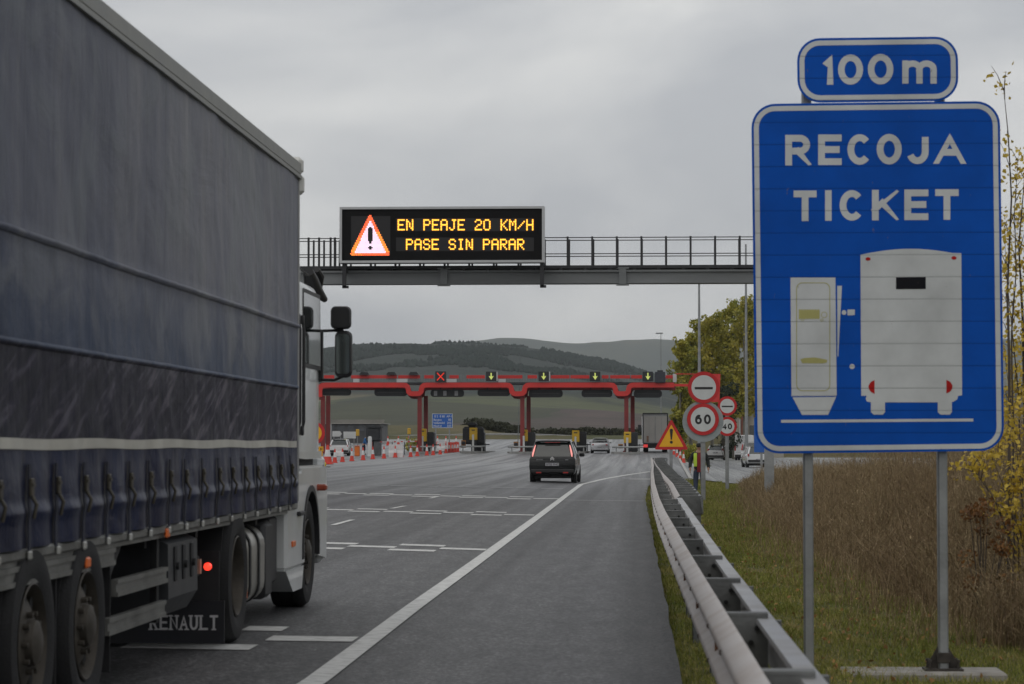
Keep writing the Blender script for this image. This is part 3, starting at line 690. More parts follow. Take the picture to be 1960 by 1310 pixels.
for cx_, cy_, fl in ((1674, 741, 1), (1811.5, 740.5, -1)):
    flat(pic, [(cx_, cy_-13), (cx_, cy_+13)]+[(cx_-fl*(.1+11.5*math.sin(math.pi*t)**.6), cy_+13-26*t) for t in [i/10 for i in range(1, 10)]], S, .0035)
for cx_, cy_ in ((1661.5, 496), (1826, 494)): flat(pic, [(cx_+5*math.cos(a), cy_+3.5*math.sin(a)) for a in np.linspace(0, 6.28, 13)[:-1]], S, .0035)
part('lamp_marks', pic, None, main, 0)
pic = MB(); pic.use(M_SYEL)
ring(pic, rrect(1524, 541, 1589, 749, 12), rrect(1525.4, 542.4, 1587.6, 747.6, 11), S, .0035)
for i in range(8): flat(pic, [(1529+i*5, 592.5), (1532.6+i*5, 592.5), (1532.6+i*5, 611), (1529+i*5, 611)], S, .0035)
flat(pic, [(1529, 594), (1569, 594), (1569, 610), (1529, 610)], S, .003)
ring(pic, circ(1577.5, 603, 6, 20), circ(1577.5, 603, 4.8, 20), S, .0035)
flat(pic, [(1532, 688), (1540, 685.5), (1560, 684.5), (1574, 687), (1583, 689), (1583, 694), (1575, 696), (1535, 695.5)], S, .0035)
for a in (1536, 1573): ring(pic, circ(a, 612 if a < 1550 else 613, 3, 12), circ(a, 612 if a < 1550 else 613, 2, 12), S, .004)
part('faded_decals', pic, None, main, 0)
for k, (px, yb) in enumerate(((1545, 1290), (1805, 1283))):
    mb = MB(); t0 = S(px+(3 if k == 0 else 0), yb, -.14); top = S(px-2, 90 if 1 else 0, -.14); h = .038
    mb.box((t0.x-h, YS+.077, t0.z-.12), (t0.x+h, YS+.077+.1, top.z), .012)
    part('post', mb, M_GALV, sgn, 30)
mb = MB(); pb = S(1805, 1283, -.12)
mb.cbox((pb.x, YS+.127, pb.z+.008), (.30, .24, .016)); 
for sx in (-1, 1):
    mb.prism([(0, 0), (.10, 0), (0, .17)], lambda u, v, d, sx=sx: (pb.x+sx*(.039+u), YS+.127+d, pb.z+.016+v), -.006, .006)
    for sy in (-.07, .07): mb.lathe([(.011, .0), (.011, .05), (.017, .05), (.017, .07), (.0, .07)], (pb.x+sx*.11, YS+.127+sy, pb.z+.016), 'Z', 8)
mb.cbox((pb.x, YS+.07, pb.z+.10), (.11, .014, .08), .004)
part('base_bracket', mb, mat('dark_rusty_steel', (.06, .052, .045), .7, .4, nz=.5, sc=12), sgn)
mb = MB(); a = S(1612, 1277, 0); b_ = S(1925, 1277, 0)
mb.box((a.x-.0, YS-.13, pb.z-.30), (b_.x, YS+.42, pb.z), .02)
part('concrete_footing', mb, mat('footing_concrete', (.27, .255, .23), .9, nz=.25, sc=6, bump=.4, bsc=18), sgn)
# ================================================================== small road signs
M_RFILM = mat('sign_red', (.50, .012, .015), .45, nz=.06); M_WFILM = mat('sign_white', (.56, .58, .58), .45, nz=.06); M_YFILM = mat('sign_yellow', (.78, .40, .01), .45, nz=.06); M_KFILM = mat('sign_black', (.012, .012, .014), .5, nz=0); M_ALU = mat('sign_back_grey', (.30, .33, .34), .5, .3, nz=.1)
def plane_map(Y): return lambda u, v, d=0.0: W(u, v, Y-d)
def disc(name, cx, cy, r, Y, parent, digits=None, bar_=False, rr=.78, dx=0, ring_m=None, in_m=None, dig_h=.62, label=None):
    mp_ = plane_map(Y); mb = MB(); mb.use(ring_m or M_RFILM); mb.prism(circ(cx, cy, r), mp_, 0, -.02)
    p = part(name, mb, None, parent, 30, label); f = MB(); f.use(in_m or M_WFILM); flat(f, circ(cx, cy, r*rr), mp_, .002); part('face', f, None, p, 0)
    f = MB(); f.use(M_KFILM)
    if bar_: flat(f, [(cx-r*.58, cy+r*.02), (cx-r*.55, cy-r*.03), (cx+r*.55, cy-r*.03), (cx+r*.58, cy+r*.02), (cx+r*.55, cy+r*.12), (cx-r*.55, cy+r*.12)], mp_, .004)
    if digits:
        h = r*dig_h; wdg = r*.44
        for i, ch in enumerate(digits):
            x0 = cx-wdg-r*.06+i*(wdg+r*.12)+dx; glyph(f, ch, x0, cy-h/2, x0+wdg, cy+h/2, r*.135, mp_, .004)
    part('lettering', f, None, p, 0)
    return p
def post(parent, px, ytop, Y, w_=.04, zb=None, m=None, gap=.022):
    a = W(px, ytop, Y); zb = ground(a.x, Y)-.15 if zb is None else zb; mb = MB(); mb.box((a.x-w_, Y+gap, zb), (a.x+w_, Y+gap+w_*1.6, a.z), w_*.2)
    return part('post', mb, m or M_GALV, parent, 30)
Y6 = 83.; b0 = W(1346, 850, Y6); st = thing('speed_sign_post', 'nearer grey post with red-ringed bar disc, 60 disc and grey backing disc', 'road sign', (b0.x, Y6, ground(b0.x, Y6)))
disc('toll_disc', 1347, 742, 30.5, Y6, st, bar_=True, rr=.77); disc('speed_disc', 1345.5, 803, 30.5, Y6, st, '60', rr=.77)
mb = MB(); mp_ = plane_map(Y6+.06); mb.prism(circ(1345.5, 807, 39.5), mp_, 0, -.02); mp2 = plane_map(Y6+.055); mb.prism([(1307, 811.5), (1384, 811.5), (1384, 813.5), (1307, 813.5)], mp2, .006, 0); part('backing_disc', mb, M_ALU, st)
post(st, 1345.5, 715, Y6, .075, gap=.09)
Y4 = 103.; b0 = W(1391.5, 850, Y4); st = thing('speed_sign_post', 'farther grey post with smaller bar disc above a half hidden 40 disc', 'road sign', (b0.x, Y4, ground(b0.x, Y4)))
disc('toll_disc', 1392, 777.5, 18.5, Y4, st, bar_=True, rr=.74); disc('speed_disc', 1392, 816.5, 18.5, Y4, st, '40', rr=.74); post(st, 1391.5, 765, Y4, .07)
Y3 = 118.; b0 = W(1284.5, 850, Y3); st = thing('warning_sign', 'yellow triangle with red rim and black exclamation mark beside the end of the guard rail', 'road sign', (b0.x, Y3, ground(b0.x, Y3)))
def tri(cx, yt, yb, hw, rnd):
    P = [Vector((cx, yt)), Vector((cx+hw, yb)), Vector((cx-hw, yb))]; o = []
    for i in range(3):
        p, a, b = P[i], P[i-1], P[(i+1) % 3]; da = (a-p).normalized(); db = (b-p).normalized()
        A, B = p+da*rnd, p+db*rnd
        for t in (0, .25, .5, .75, 1): o.append(tuple(A*(1-t)**2+p*2*t*(1-t)+B*t*t))
    return o
mp_ = plane_map(Y3); mb = MB(); mb.prism(tri(1285, 802, 861, 32.5, 5), mp_, 0, -.02); p = part('panel', mb, M_RFILM, st)
mb = MB(); flat(mb, tri(1285, 813, 855.5, 23.5, 2), mp_, .003); part('face', mb, M_YFILM, p, 0)
mb = MB(); flat(mb, [(1281.8, 823), (1283.5, 821), (1286.5, 821), (1288.2, 823), (1286.3, 842), (1283.7, 842)], mp_, .006); flat(mb, circ(1285, 846.8, 2.9, 16), mp_, .006); part('lettering', mb, M_KFILM, p, 0)
post(st, 1284.5, 855, Y3, .07)
# ================================================================== gantry and message sign
YG = 82.
gl, gr = W(560, 530, YG), W(1473, 530, YG)
gan = thing('sign_gantry', 'grey steel gantry with a railed walkway spanning the carriageway above the road', 'gantry', (gr.x, YG, ground(gr.x, YG)))
M_GAN = mat('gantry_steel', (.17, .18, .185), .6, .4, nz=.3, sc=.7, bump=.1, stretch=(.3, 1, 2)); M_GAND = mat('gantry_dark_steel', (.035, .036, .04), .6, .3, nz=.2)
xl = -17.5
def zG(y, Y=YG): return W(1231, y, Y).z
xr = W(1480, 530, YG).x
mb = MB(); zt, zb = zG(518), zG(543.5)
mb.box((xl, YG-.30, zb), (xr, YG+.35, zb+.03)); mb.box((xl, YG-.30, zt-.06), (xr, YG+.35, zt)); mb.box((xl, YG-.22, zb+.03), (xr, YG+.27, zt-.06))
for px in (851, 1192): a = W(px, 530, YG).x; mb.box((a-.11, YG-.33, zb-.04), (a+.11, YG-.225, zt+.03)); mb.cbox((a, YG-.28, zt+.06), (.40, .1, .05)); mb.cbox((a, YG-.28, zb-.05), (.40, .1, .05))
part('beam', mb, M_GAN, gan, 0)
mb = MB(); mb.box((xl, YG-.32, zG(515)), (xr, YG+.85, zG(509)))
x = xl+.4
while x < xr: mb.box((x-.05, YG-.30, zt), (x+.05, YG+.6, zG(515))); x += .765
part('walkway', mb, M_GAND, gan, 0)
mb = MB()
for yy_, dY in ((456, 0), (487, 0)): 
    for Yq in (YG-.3, YG+.83): mb.tube((xl, Yq, zG(yy_)), (xr, Yq, zG(yy_)), .016, n=6)
part('handrail', mb, M_GAND, gan)
xs = [W(p, 480, YG).x for p in (593, 613, 635, 643)]+[W(1087+46.9*i, 480, YG).x for i in range(-1, 9)]+[W(1087-46.9*i, 480, YG).x for i in range(2, 10)]
for i, x in enumerate(xs):
    mb = MB(); mb.box((x-.032, YG-.33, zG(515)), (x+.032, YG-.27, zG(454))); mb.box((x-.028+.02, YG+.80, zG(515)), (x+.028+.02, YG+.86, zG(454))); part('railing_post', mb, M_GAND, gan, 0)
mb = MB(); a = W(1471.5, 700, YG); zb0 = ground(a.x, YG)-.2
mb.loft([[(a.x-.13*s, YG-.13*s, z), (a.x+.13*s, YG-.13*s, z), (a.x+.13*s, YG+.13*s, z), (a.x-.13*s, YG+.13*s, z)] for s, z in ((1.15, zb0), (.95, zt-.5), (1.3, zb))]); mb.cbox((a.x, YG, zb0+.22), (.6, .6, .04)); part('column', mb, M_GALV, gan, 0)
mb = MB(); mb.loft([[(xl-.2*s, YG-.2*s, z), (xl+.2*s, YG-.2*s, z), (xl+.2*s, YG+.2*s, z), (xl-.2*s, YG+.2*s, z)] for s, z in ((1.15, -.2), (.95, zb), (.95, zt))]); part('column', mb, M_GALV, gan, 0)
# message sign
YV = YG-1.0
mp_ = plane_map(YV); v0 = W(846, 502, YV)
vms = thing('message_sign', 'black electronic message board with yellow text and a warning triangle', 'message board', (v0.x, YV, v0.z))
mb = MB(); A, B = W(650, 504, YV), W(1042, 395, YV); M_HOUS = mat('silver_housing', (.42, .43, .44), .4, .6, nz=.08)
fw = .075
mb.box((A.x, YV+.02, A.z), (B.x, YV+.52, B.z)); mb.box((A.x, YV-.05, A.z), (A.x+fw, YV+.02, B.z)); mb.box((B.x-fw, YV-.05, A.z), (B.x, YV+.02, B.z)); mb.box((A.x+fw, YV-.05, A.z), (B.x-fw, YV+.02, A.z+fw)); mb.box((A.x+fw, YV-.05, B.z-fw), (B.x-fw, YV+.02, B.z))
part('housing', mb, M_HOUS, vms, 0)
mb = MB(); mb.box((A.x+fw, YV-.0, A.z+fw), (B.x-fw, YV+.018, B.z-fw)); part('screen', mb, mat('screen_black', (.006, .006, .007), .7, nz=.05, spec=.2), vms, 0)
mb = MB(); mp_s = plane_map(YV)
mb.use(mat('screen_module', (.012, .012, .014), .6, nz=.0)); flat(mb, [(672, 414), (747, 414), (747, 489), (672, 489)], mp_s, .003)
for rr_ in ((758, 418, 1022, 443), (758, 455, 1022, 481)): flat(mb, [(rr_[0], rr_[1]), (rr_[2], rr_[1]), (rr_[2], rr_[3]), (rr_[0], rr_[3])], mp_s, .003)
part('led_module', mb, None, vms, 0)
F57 = {'E': '11111 10000 10000 11110 10000 10000 11111', 'N': '10001 11001 10101 10101 10101 10011 10001', 'P': '11110 10001 10001 11110 10000 10000 10000', 'A': '01110 10001 10001 11111 10001 10001 10001',
 'J': '00111 00010 00010 00010 00010 10010 01100', '2': '01110 10001 00001 00110 01000 10000 11111', '0': '01110 10001 10001 10001 10001 10001 01110', 'K': '10001 10010 10100 11000 10100 10010 10001', 'M': '10001 11011 10101 10101 10001 10001 10001',
 '/': '00000 00001 00010 00100 01000 10000 00000', 'H': '10001 10001 10001 11111 10001 10001 10001', 'S': '01110 10001 10000 01110 00001 10001 01110', 'I': '01110 00100 00100 00100 00100 00100 01110', 'R': '11110 10001 10001 11110 10100 10010 10001', ' ': '00000 '*7}
M_LEDY = mat('led_yellow', (.9, .6, .1), .5, nz=0, emit=(1.0, .60, .045), es=1.25); M_LEDO = mat('led_orange_halo', (.5, .1, .0), .5, nz=0, emit=(1.0, .20, .01), es=.16)
M_LEDR = mat('led_red', (.8, .1, .05), .5, nz=0, emit=(1.0, .13, .035), es=1.2); M_LEDA = mat('led_amber', (.8, .3, .05), .5, nz=0, emit=(1.0, .24, .03), es=1.2); M_LEDW = mat('led_white', (.9, .8, .9), .5, nz=0, emit=(1.0, .70, .90), es=.9)
def led(txt, x0, x1, y0, y1, nm):
    mb = MB(); n_ = len(txt); pc = (x1-x0)/(n_*6-1); pr = (y1-y0)/7
    for i, ch in enumerate(txt):
        for r_, row in enumerate(F57[ch].split()):
            for c_, b in enumerate(row):
                if b == '1':
                    cx, cy = x0+(i*6+c_+.5)*pc, y0+(r_+.5)*pr; mb.use(M_LEDY); flat(mb, circ(cx, cy, 1.42, 8), mp_s, .008)
                    mb.use(M_LEDO); flat(mb, circ(cx, cy, 2.3, 8), mp_s, .005+((i+r_+c_) % 4)*.0006)
    part('led_text', mb, None, vms, 0, fixn=False)
led('EN PEAJE 20 KM/H', 761, 1021, 420, 441.5, 'a'); led('PASE SIN PARAR', 777, 1003.5, 457.5, 478.5, 'b')
mb = MB(); pt = 2.28; T = tri(708.5, 408.5, 489, 40, 7)
def inside(px, py, P):
    c = False; j = len(P)-1
    for i in range(len(P)):
        if (P[i][1] > py) != (P[j][1] > py) and px < (P[j][0]-P[i][0])*(py-P[i][1])/(P[j][1]-P[i][1])+P[i][0]: c = not c
        j = i
    return c
Ti = tri(708.5, 421, 484, 30, 2)
rl = random.Random(2)
for r_ in range(34):
    for c_ in range(34):
        x, y = 671+c_*pt+.1, 412+(r_+.5)*pt
        if not inside(x, y, T): continue
        if inside(x, y, Ti):
            if abs(x-708.5) < 4.2 and 434 < y < 466 and not (abs(x-708.5) > 2.6 and (y < 437 or y > 462)): continue
            if abs(x-708.5)+abs(y-474.5) < 5.2: continue
            mb.use(M_LEDW)
        else: mb.use(M_LEDA if (x < 696 and y > 450 and rl.random() < .6) or (x > 716 and y > 445 and y < 482) or (y < 482 and y > 470) else M_LEDR)
        flat(mb, circ(x, y, pt*.53, 6), mp_s, .008)
part('led_pictogram', mb, None, vms, 0, fixn=False)
mb = MB()
for px in (658, 1037):
    a = W(px, 500, YV).x; mb.box((a-.06, YV+.10, zG(548, YV)), (a+.06, YV+.22, zG(503, YV))); mb.box((a-.06, YV+.10, zG(548, YV)-.03), (a+.13, YV+.24, zG(545, YV)))
    mb.box((a-.05, YV+.22, zG(512, YV)-.1), (a+.05, YG-.30, zG(512, YV)))
part('hanger', mb, M_GAND, vms, 0)
# ================================================================== ARTICULATED LORRY
XS = -3.05; XW = 2.55
M_RUB = mat('tyre_rubber', (.013, .013, .014), .85, nz=.25, sc=8, bump=.3, bsc=60); M_RIM = mat('dusty_rim', (.06, .052, .042), .6, .4, nz=.35, sc=7, bump=.2)
M_CHS = mat('chassis_black', (.012, .012, .013), .7, .2, nz=.4, sc=4); M_CWHITE = mat('cab_white', (.70, .72, .72), .32, nz=.05, sc=1.2, coat=.4, dirt=(.30, .29, .27), df=.3)
M_ALUD = mat('dirty_aluminium', (.17, .17, .16), .5, .55, nz=.3, sc=5, bump=.2); M_TANK = mat('tank_aluminium', (.33, .32, .29), .38, .6, nz=.2, sc=3)
M_PLK = mat('black_plastic', (.018, .018, .02), .55, nz=.3, sc=6); M_GLS = mat('dark_glass', (.012, .018, .018), .06, nz=0, spec=.8, coat=.5); M_ORG = mat('orange_marker', (.75, .15, .02), .35, nz=0)
M_TRED = mat('lit_tail_lamp', (.9, .02, .01), .3, nz=0, emit=(1, .04, .02), es=1.6); M_STRIPE = mat('reflective_stripe', (.44, .425, .375), .5, nz=.12, sc=5)
def tarp():
    m, n, l, b = node_mat('dusty_tarpaulin'); t = n.new('ShaderNodeTexCoord'); P = t.outputs['Object']; sp = n.new('ShaderNodeSeparateXYZ'); l.new(P, sp.inputs[0]); z = sp.outputs[2]; y = sp.outputs[1]
    streak = tex_noise(n, l, P, 1.0, 6, .6, .3, (1, 2.6, .28)); blot = tex_noise(n, l, P, .75, 7, .62, .9, (1, 1, 1.3)); fine = tex_noise(n, l, P, 6, 6, .7, .3, (1, 2.2, .5))
    rm_ = n.new('ShaderNodeMapping'); rm_.inputs['Rotation'].default_value = (R_(-20), 0, 0); l.new(P, rm_.inputs[0]); diag = tex_noise(n, l, rm_.outputs[0], 1, 5, .65, .4, (1, 1.6, 13))
    # dust film above the lower pocket seam, worn off in blotches
    zz = mathn(n, l, 'ADD', z, mathn(n, l, 'MULTIPLY', mathn(n, l, 'SUBTRACT', blot.outputs[0], .5), 1.5))
    dust = mrange(n, l, zz, 1.95, 2.75, .0, 1, True); 
    base = ramp(n, [(.35, (.003, .006, .034)), (.65, (.010, .018, .060))]); l.new(streak.outputs[0], base.inputs[0])
    mid = ramp(n, [(.35, (.045, .064, .115)), (.65, (.085, .108, .165))]); l.new(streak.outputs[0], mid.inputs[0])
    grey = ramp(n, [(.30, (.115, .124, .165)), (.5, (.162, .168, .208)), (.70, (.225, .226, .25))]); l.new(streak.outputs[0], grey.inputs[0])
    low = ramp(n, [(.42, (.006, .006, .020)), (.54, (.018, .016, .036)), (.64, (.105, .095, .125))]); l.new(diag.outputs[0], low.inputs[0])
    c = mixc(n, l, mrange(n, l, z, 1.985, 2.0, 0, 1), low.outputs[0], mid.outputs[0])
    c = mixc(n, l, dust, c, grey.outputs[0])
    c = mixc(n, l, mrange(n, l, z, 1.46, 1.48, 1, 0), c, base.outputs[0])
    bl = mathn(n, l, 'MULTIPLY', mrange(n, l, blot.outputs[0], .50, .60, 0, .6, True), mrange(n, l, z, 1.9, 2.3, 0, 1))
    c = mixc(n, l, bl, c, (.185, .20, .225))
    c = mixc(n, l, 1, c, mixc(n, l, mrange(n, l, mathn(n, l, 'ADD', y, mathn(n, l, 'MULTIPLY', blot.outputs[0], 2)), -1.5, 6.5, 0, 1), (.62, .64, .70), (1.12, 1.1, 1.06)), 'MULTIPLY'); fr = ramp(n, [(.3, (.8, .8, .8)), (.7, (1.2, 1.2, 1.2))]); l.new(fine.outputs[0], fr.inputs[0]); c = mixc(n, l, 1, c, fr.outputs[0], 'MULTIPLY')  # darker towards the rear: dirt, plus lens vignetting painted into the colour
    # vertical weld seams of the sheet
    md = mathn(n, l, 'FRACT', mathn(n, l, 'DIVIDE', y, .64)); sm = mathn(n, l, 'LESS_THAN', md, .022); c = mixc(n, l, mathn(n, l, 'MULTIPLY', sm, .35), c, (.05, .05, .06))
    l.new(c, b.inputs['Base Color']); l.new(mathn(n, l, 'SUBTRACT', mrange(n, l, fine.outputs[0], .3, .7, .46, .66), mrange(n, l, z, 1.35, 1.5, .2, 0)), b.inputs['Roughness']); b.inputs['Specular IOR Level'].default_value = .22
    bp = n.new('ShaderNodeBump'); bp.inputs['Strength'].default_value = .5; bp.inputs['Distance'].default_value = .05; l.new(mathn(n, l, 'ADD', mathn(n, l, 'MULTIPLY', fine.outputs[0], .35), blot.outputs[0]), bp.inputs['Height']); l.new(bp.outputs[0], b.inputs['Normal']); return m
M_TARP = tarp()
lor = thing('articulated_lorry', 'white lorry with a dirty navy curtain-sided trailer, close on the left', 'lorry', (XS-XW/2, 14, road(XS, 14)))
STR = [9.64+.637*i for i in range(21)]
def ripple(y, z):
    ph = (y-STR[0])/.637*2*math.pi; low = ss(1.75, 1.1, z)
    d = .016*(1-math.cos(ph))*low*1.0
    d += .020*mnoise.noise(Vector((y*.55, z*.9, 0))) + .012*mnoise.noise(Vector((y*2.2, z*1.1, 3))) + .006*mnoise.noise(Vector((y*5+z*3, z*4, 5)))
    d += .030*abs(mnoise.noise(Vector((y*2.9, z*3.5, 8))))*ss(19.5, 22.5, y)*ss(1.75, 1.3, z)
    d += .018*math.exp(-((z-1.16)/.03)**2)*low*(.3+.7*abs(math.sin(ph/2)))
    d *= ss(9.3, 9.8, y)*ss(23.02, 22.6, y)
    d += .020*math.exp(-((z-2.54)/.02)**2)*.5
    return XS + d
ny, nz_ = 330, 96; ya = np.linspace(9.42, 22.98, ny); za = np.concatenate([np.linspace(.985, 1.8, 46), np.linspace(1.83, 3.86, 50)])
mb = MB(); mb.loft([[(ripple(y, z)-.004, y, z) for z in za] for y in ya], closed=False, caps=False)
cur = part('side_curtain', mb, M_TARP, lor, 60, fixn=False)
for z0, hh in ((1.5, .028),):
    mb = MB(); mb.loft([[(ripple(y, z)+.003, y, z) for z in (z0-hh+.004*math.sin(y*2.7), z0, z0+hh+.004*math.sin(y*2.7+.4))] for y in np.linspace(9.5, 22.9, 200)], closed=False, caps=False)
    part('reflective_stripe', mb, M_STRIPE, cur, 60)
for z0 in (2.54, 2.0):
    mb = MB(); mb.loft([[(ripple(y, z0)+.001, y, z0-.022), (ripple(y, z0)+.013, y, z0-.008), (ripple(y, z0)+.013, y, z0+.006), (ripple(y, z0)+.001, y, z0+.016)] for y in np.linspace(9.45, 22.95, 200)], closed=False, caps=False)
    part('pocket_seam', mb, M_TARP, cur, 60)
M_STRAP = mat('strap_webbing', (.022, .024, .04), .8, nz=.3, sc=10); M_BUCK = mat('buckle_steel', (.07, .062, .048), .5, .6, nz=.3)
for y in STR:
    if y < 11.4: continue
    mb = MB(); zs = np.linspace(.955, 1.40, 14); f = lambda z: ripple(y, max(z, .99))+.012
    mb.loft([[(f(z)-.004, y-.024, z), (f(z)+.004, y-.024, z), (f(z)+.004, y+.024, z), (f(z)-.004, y+.024, z)] for z in zs])
    st_ = part('strap', mb, M_STRAP, lor, 30)
    mb = MB(); xx = f(1.22)+.004; mb.box((xx, y-.03, 1.24), (xx+.018, y+.03, 1.33), .005); mb.path([(xx+.012, y, 1.24), (xx+.035, y, 1.2), (xx+.02, y, 1.13)], .010, 6); mb.box((xx, y-.028, 1.29), (xx+.024, y+.028, 1.306)); part('buckle', mb, M_BUCK, st_, 30)
# body shell
M_ROOFT = mat('translucent_roof', (.60, .60, .57), .5, nz=.12, sc=2); M_GUT = mat('gutter_grey', (.20, .20, .185), .5, .3, nz=.25, sc=3, bump=.1); M_BODYW = mat('trailer_grey', (.30, .30, .30), .55, nz=.12)
mb = MB(); mb.box((XS-XW, 9.4, 1.0), (XS-.06, 23.0, 3.95)); part('trailer_body', mb, M_BODYW, lor, 0)
mb = MB(); mb.box((XS-.05, 9.38, 3.885), (XS+.018, 23.03, 4.0), .012); mb.box((XS-.05, 9.38, 3.85), (XS+.026, 23.03, 3.883)); part('roof_rail', mb, M_GUT, lor, 30)
mb = MB(); rr = []
for i in range(17):
    t = i/16; rr.append((XS-.01-(XW-.02)*t, 4.002+.06*math.sin(math.pi*min(1, max(0, t)))**.35))
mb.loft([[(x, y, z) for x, z in rr]+[(x, y, 3.96) for x, z in rr[::-1]] for y in np.linspace(9.38, 23.04, 40)])
part('roof_sheet', mb, M_ROOFT, lor, 30)
mb = MB(); mb.box((XS-.06, 22.985, .99), (XS+.004, 23.06, 3.84), .01); part('corner_post', mb, mat('corner_grey', (.26, .26, .26), .5, nz=.2), lor, 30)
mb = MB(); mb.box((XS-.09, 23.02, 3.72), (XS+.035, 23.16, 3.90), .03); mb.use(M_ROOFT); 
part('corner_cap', mb, None, lor, 30)
mb = MB(); mb.box((XS-.12, 23.0, 3.9), (XS+.03, 23.14, 4.05), .03); part('roof_corner', mb, M_ROOFT, lor, 30)
# lower side rail with hooks
mb = MB(); mb.box((XS-.09, 9.4, .925), (XS+.004, 22.98, .985), .012); mb.box((XS-.09, 9.4, .90), (XS-.02, 22.98, .923))
p = part('side_rail', mb, M_ALUD, lor, 30)
for y in STR:
    if y > 11: mb = MB(); mb.cbox((XS+.016, y, .948), (.02, .06, .045), .007); part('strap_hook', mb, mat('bright_hook', (.45, .45, .43), .4, .7, nz=.2), p, 30)
mb = MB()
for x in (XS-.75, XS-1.65): mb.box((x-.07, 9.6, .66), (x+.07, 21.4, .96)); 
y = 9.8
while y < 21.5: mb.box((XS-2.45, y-.04, .84), (XS-.10, y+.04, .925)); y += .95
mb.box((XS-2.5, 9.4, .925), (XS-.1, 22.98, .96))
part('chassis', mb, M_CHS, lor, 0)
# wheels
def wheel(cx, cy, cz, r=.505, wd=.30, nm='wheel', side_=1, parent=lor, rim=.60, conv=.0):
    """cx = outer face"""
    s = side_; mb = MB(); pr = [(r*rim, 0), (r*rim+.02, .012), (r*.80, .030), (r*.93, .018), (r*.985, -.02), (r, -.05), (r, -.085), (r*.975, -.088), (r*.975, -.10), (r, -.103), (r, -wd+.103), (r*.975, -wd+.10), (r*.975, -wd+.088), (r, -wd+.085), (r, -wd+.05), (r*.97, -wd+.015), (r*.8, -wd), (r*rim, -wd+.02)]
    mb.lathe([(a, h*s) for a, h in pr], (cx, cy, cz), 'X', 48, closed=True)
    w_ = part(nm, mb, M_RUB, parent, 40)
    mb = MB(); q = r*rim
    mb.lathe([(a, h*s) for a, h in [(q, .012), (q*.97, .018), (q*.92, -.012), (q*.88, conv-.06), (q*.74, conv-.035), (q*.56, conv-.008), (q*.40, conv-.002), (q*.37, conv+.035), (q*.2, conv+.055), (0, conv+.055)]], (cx, cy, cz), 'X', 36, caps=False)
    for k in range(10):
        a = 2*math.pi*k/10; mb.lathe([(.015, (conv-.01)*s), (.015, (conv+.025)*s), (0, (conv+.028)*s)], (cx, cy+math.cos(a)*q*.49, cz+math.sin(a)*q*.49), 'X', 7)
    rm = part('rim', mb, M_RIM, w_, 35)
    mb = MB()
    for k in range(10):
        a = 2*math.pi*(k+.5)/10; mb.lathe([(.034, (conv-.028)*s), (0.0, (conv-.026)*s)], (cx, cy+math.cos(a)*q*.77, cz+math.sin(a)*q*.77), 'X', 10)
    part('vent_holes', mb, M_CHS, w_, 0)
    return w_
zc = lambda x, y, r=.505: road(x, y)+r
for y in (14.25, 12.98, 11.68): wheel(XS-.015, y, zc(XS, y)); wheel(XS-XW+.015, y, zc(XS, y), side_=-1)
wheel(XS-.02, 19.62, zc(XS, 19.62), conv=-.12); wheel(XS-.36, 19.62, zc(XS, 19.62)); wheel(XS-XW+.02, 19.62, zc(XS, 19.62), side_=-1)
wheel(XS-.06, 24.05, zc(XS, 24.05), conv=-.01); wheel(XS-XW+.04, 24.05, zc(XS, 24.05), side_=-1, conv=.03)
# mudguards over trailer wheels
for y in (14.25, 12.98):
    mb = MB(); o = []
    for i in range(13):
        a = math.pi*(.04+.92*i/12); o.append((y+math.cos(a)*.58, .53+math.sin(a)*.57))
    mb.loft([[(XS-.03, u, v), (XS-.42, u, v), (XS-.42, u+.0, v+.012), (XS-.03, u, v+.012)] for u, v in o])
    part('mudguard', mb, M_PLK, lor, 30)
for y in (15.02, 13.62): mb = MB(); mb.box((XS-.40, y-.006, .18), (XS-.03, y+.006, .85)); part('mud_flap', mb, M_PLK, lor, 0)
def yat(px): return 3.05*F/(1231-px)
# side guards
def guard(px0, px1, z0, z1, nm='side_guard', yy=None):
    y0, y1 = (yat(px0), yat(px1)) if yy is None else yy; mb = MB(); h = (z1-z0); q = h/3
    mb.box((XS-.045, y0, z0), (XS-.015, y1, z1)); mb.box((XS-.015, y0, z0), (XS-.004, y1, z0+q*.8)); mb.box((XS-.015, y0, z1-q*.8), (XS-.004, y1, z1)); return part(nm, mb, M_ALUD, lor, 0)
g_ = guard(0, 214, .80, .90, yy=(9.6, 15.05)); guard(222, 319, .61, .71); guard(206, 316, .40, .50)
mb = MB(); mb.box((XS-.09, 15.02, .36), (XS-.047, 15.10, .93)); mb.box((XS-.09, 16.55, .36), (XS-.047, 16.63, .93)); part('guard_bracket', mb, M_CHS, lor, 0)
for px, z in ((158, .85), (313, .93)):
    y = yat(px); mb = MB(); mb.box((XS-.004, y-.05, z-.03), (XS+.02, y+.05, z+.03), .01); part('side_marker', mb, M_ORG, lor, 30)
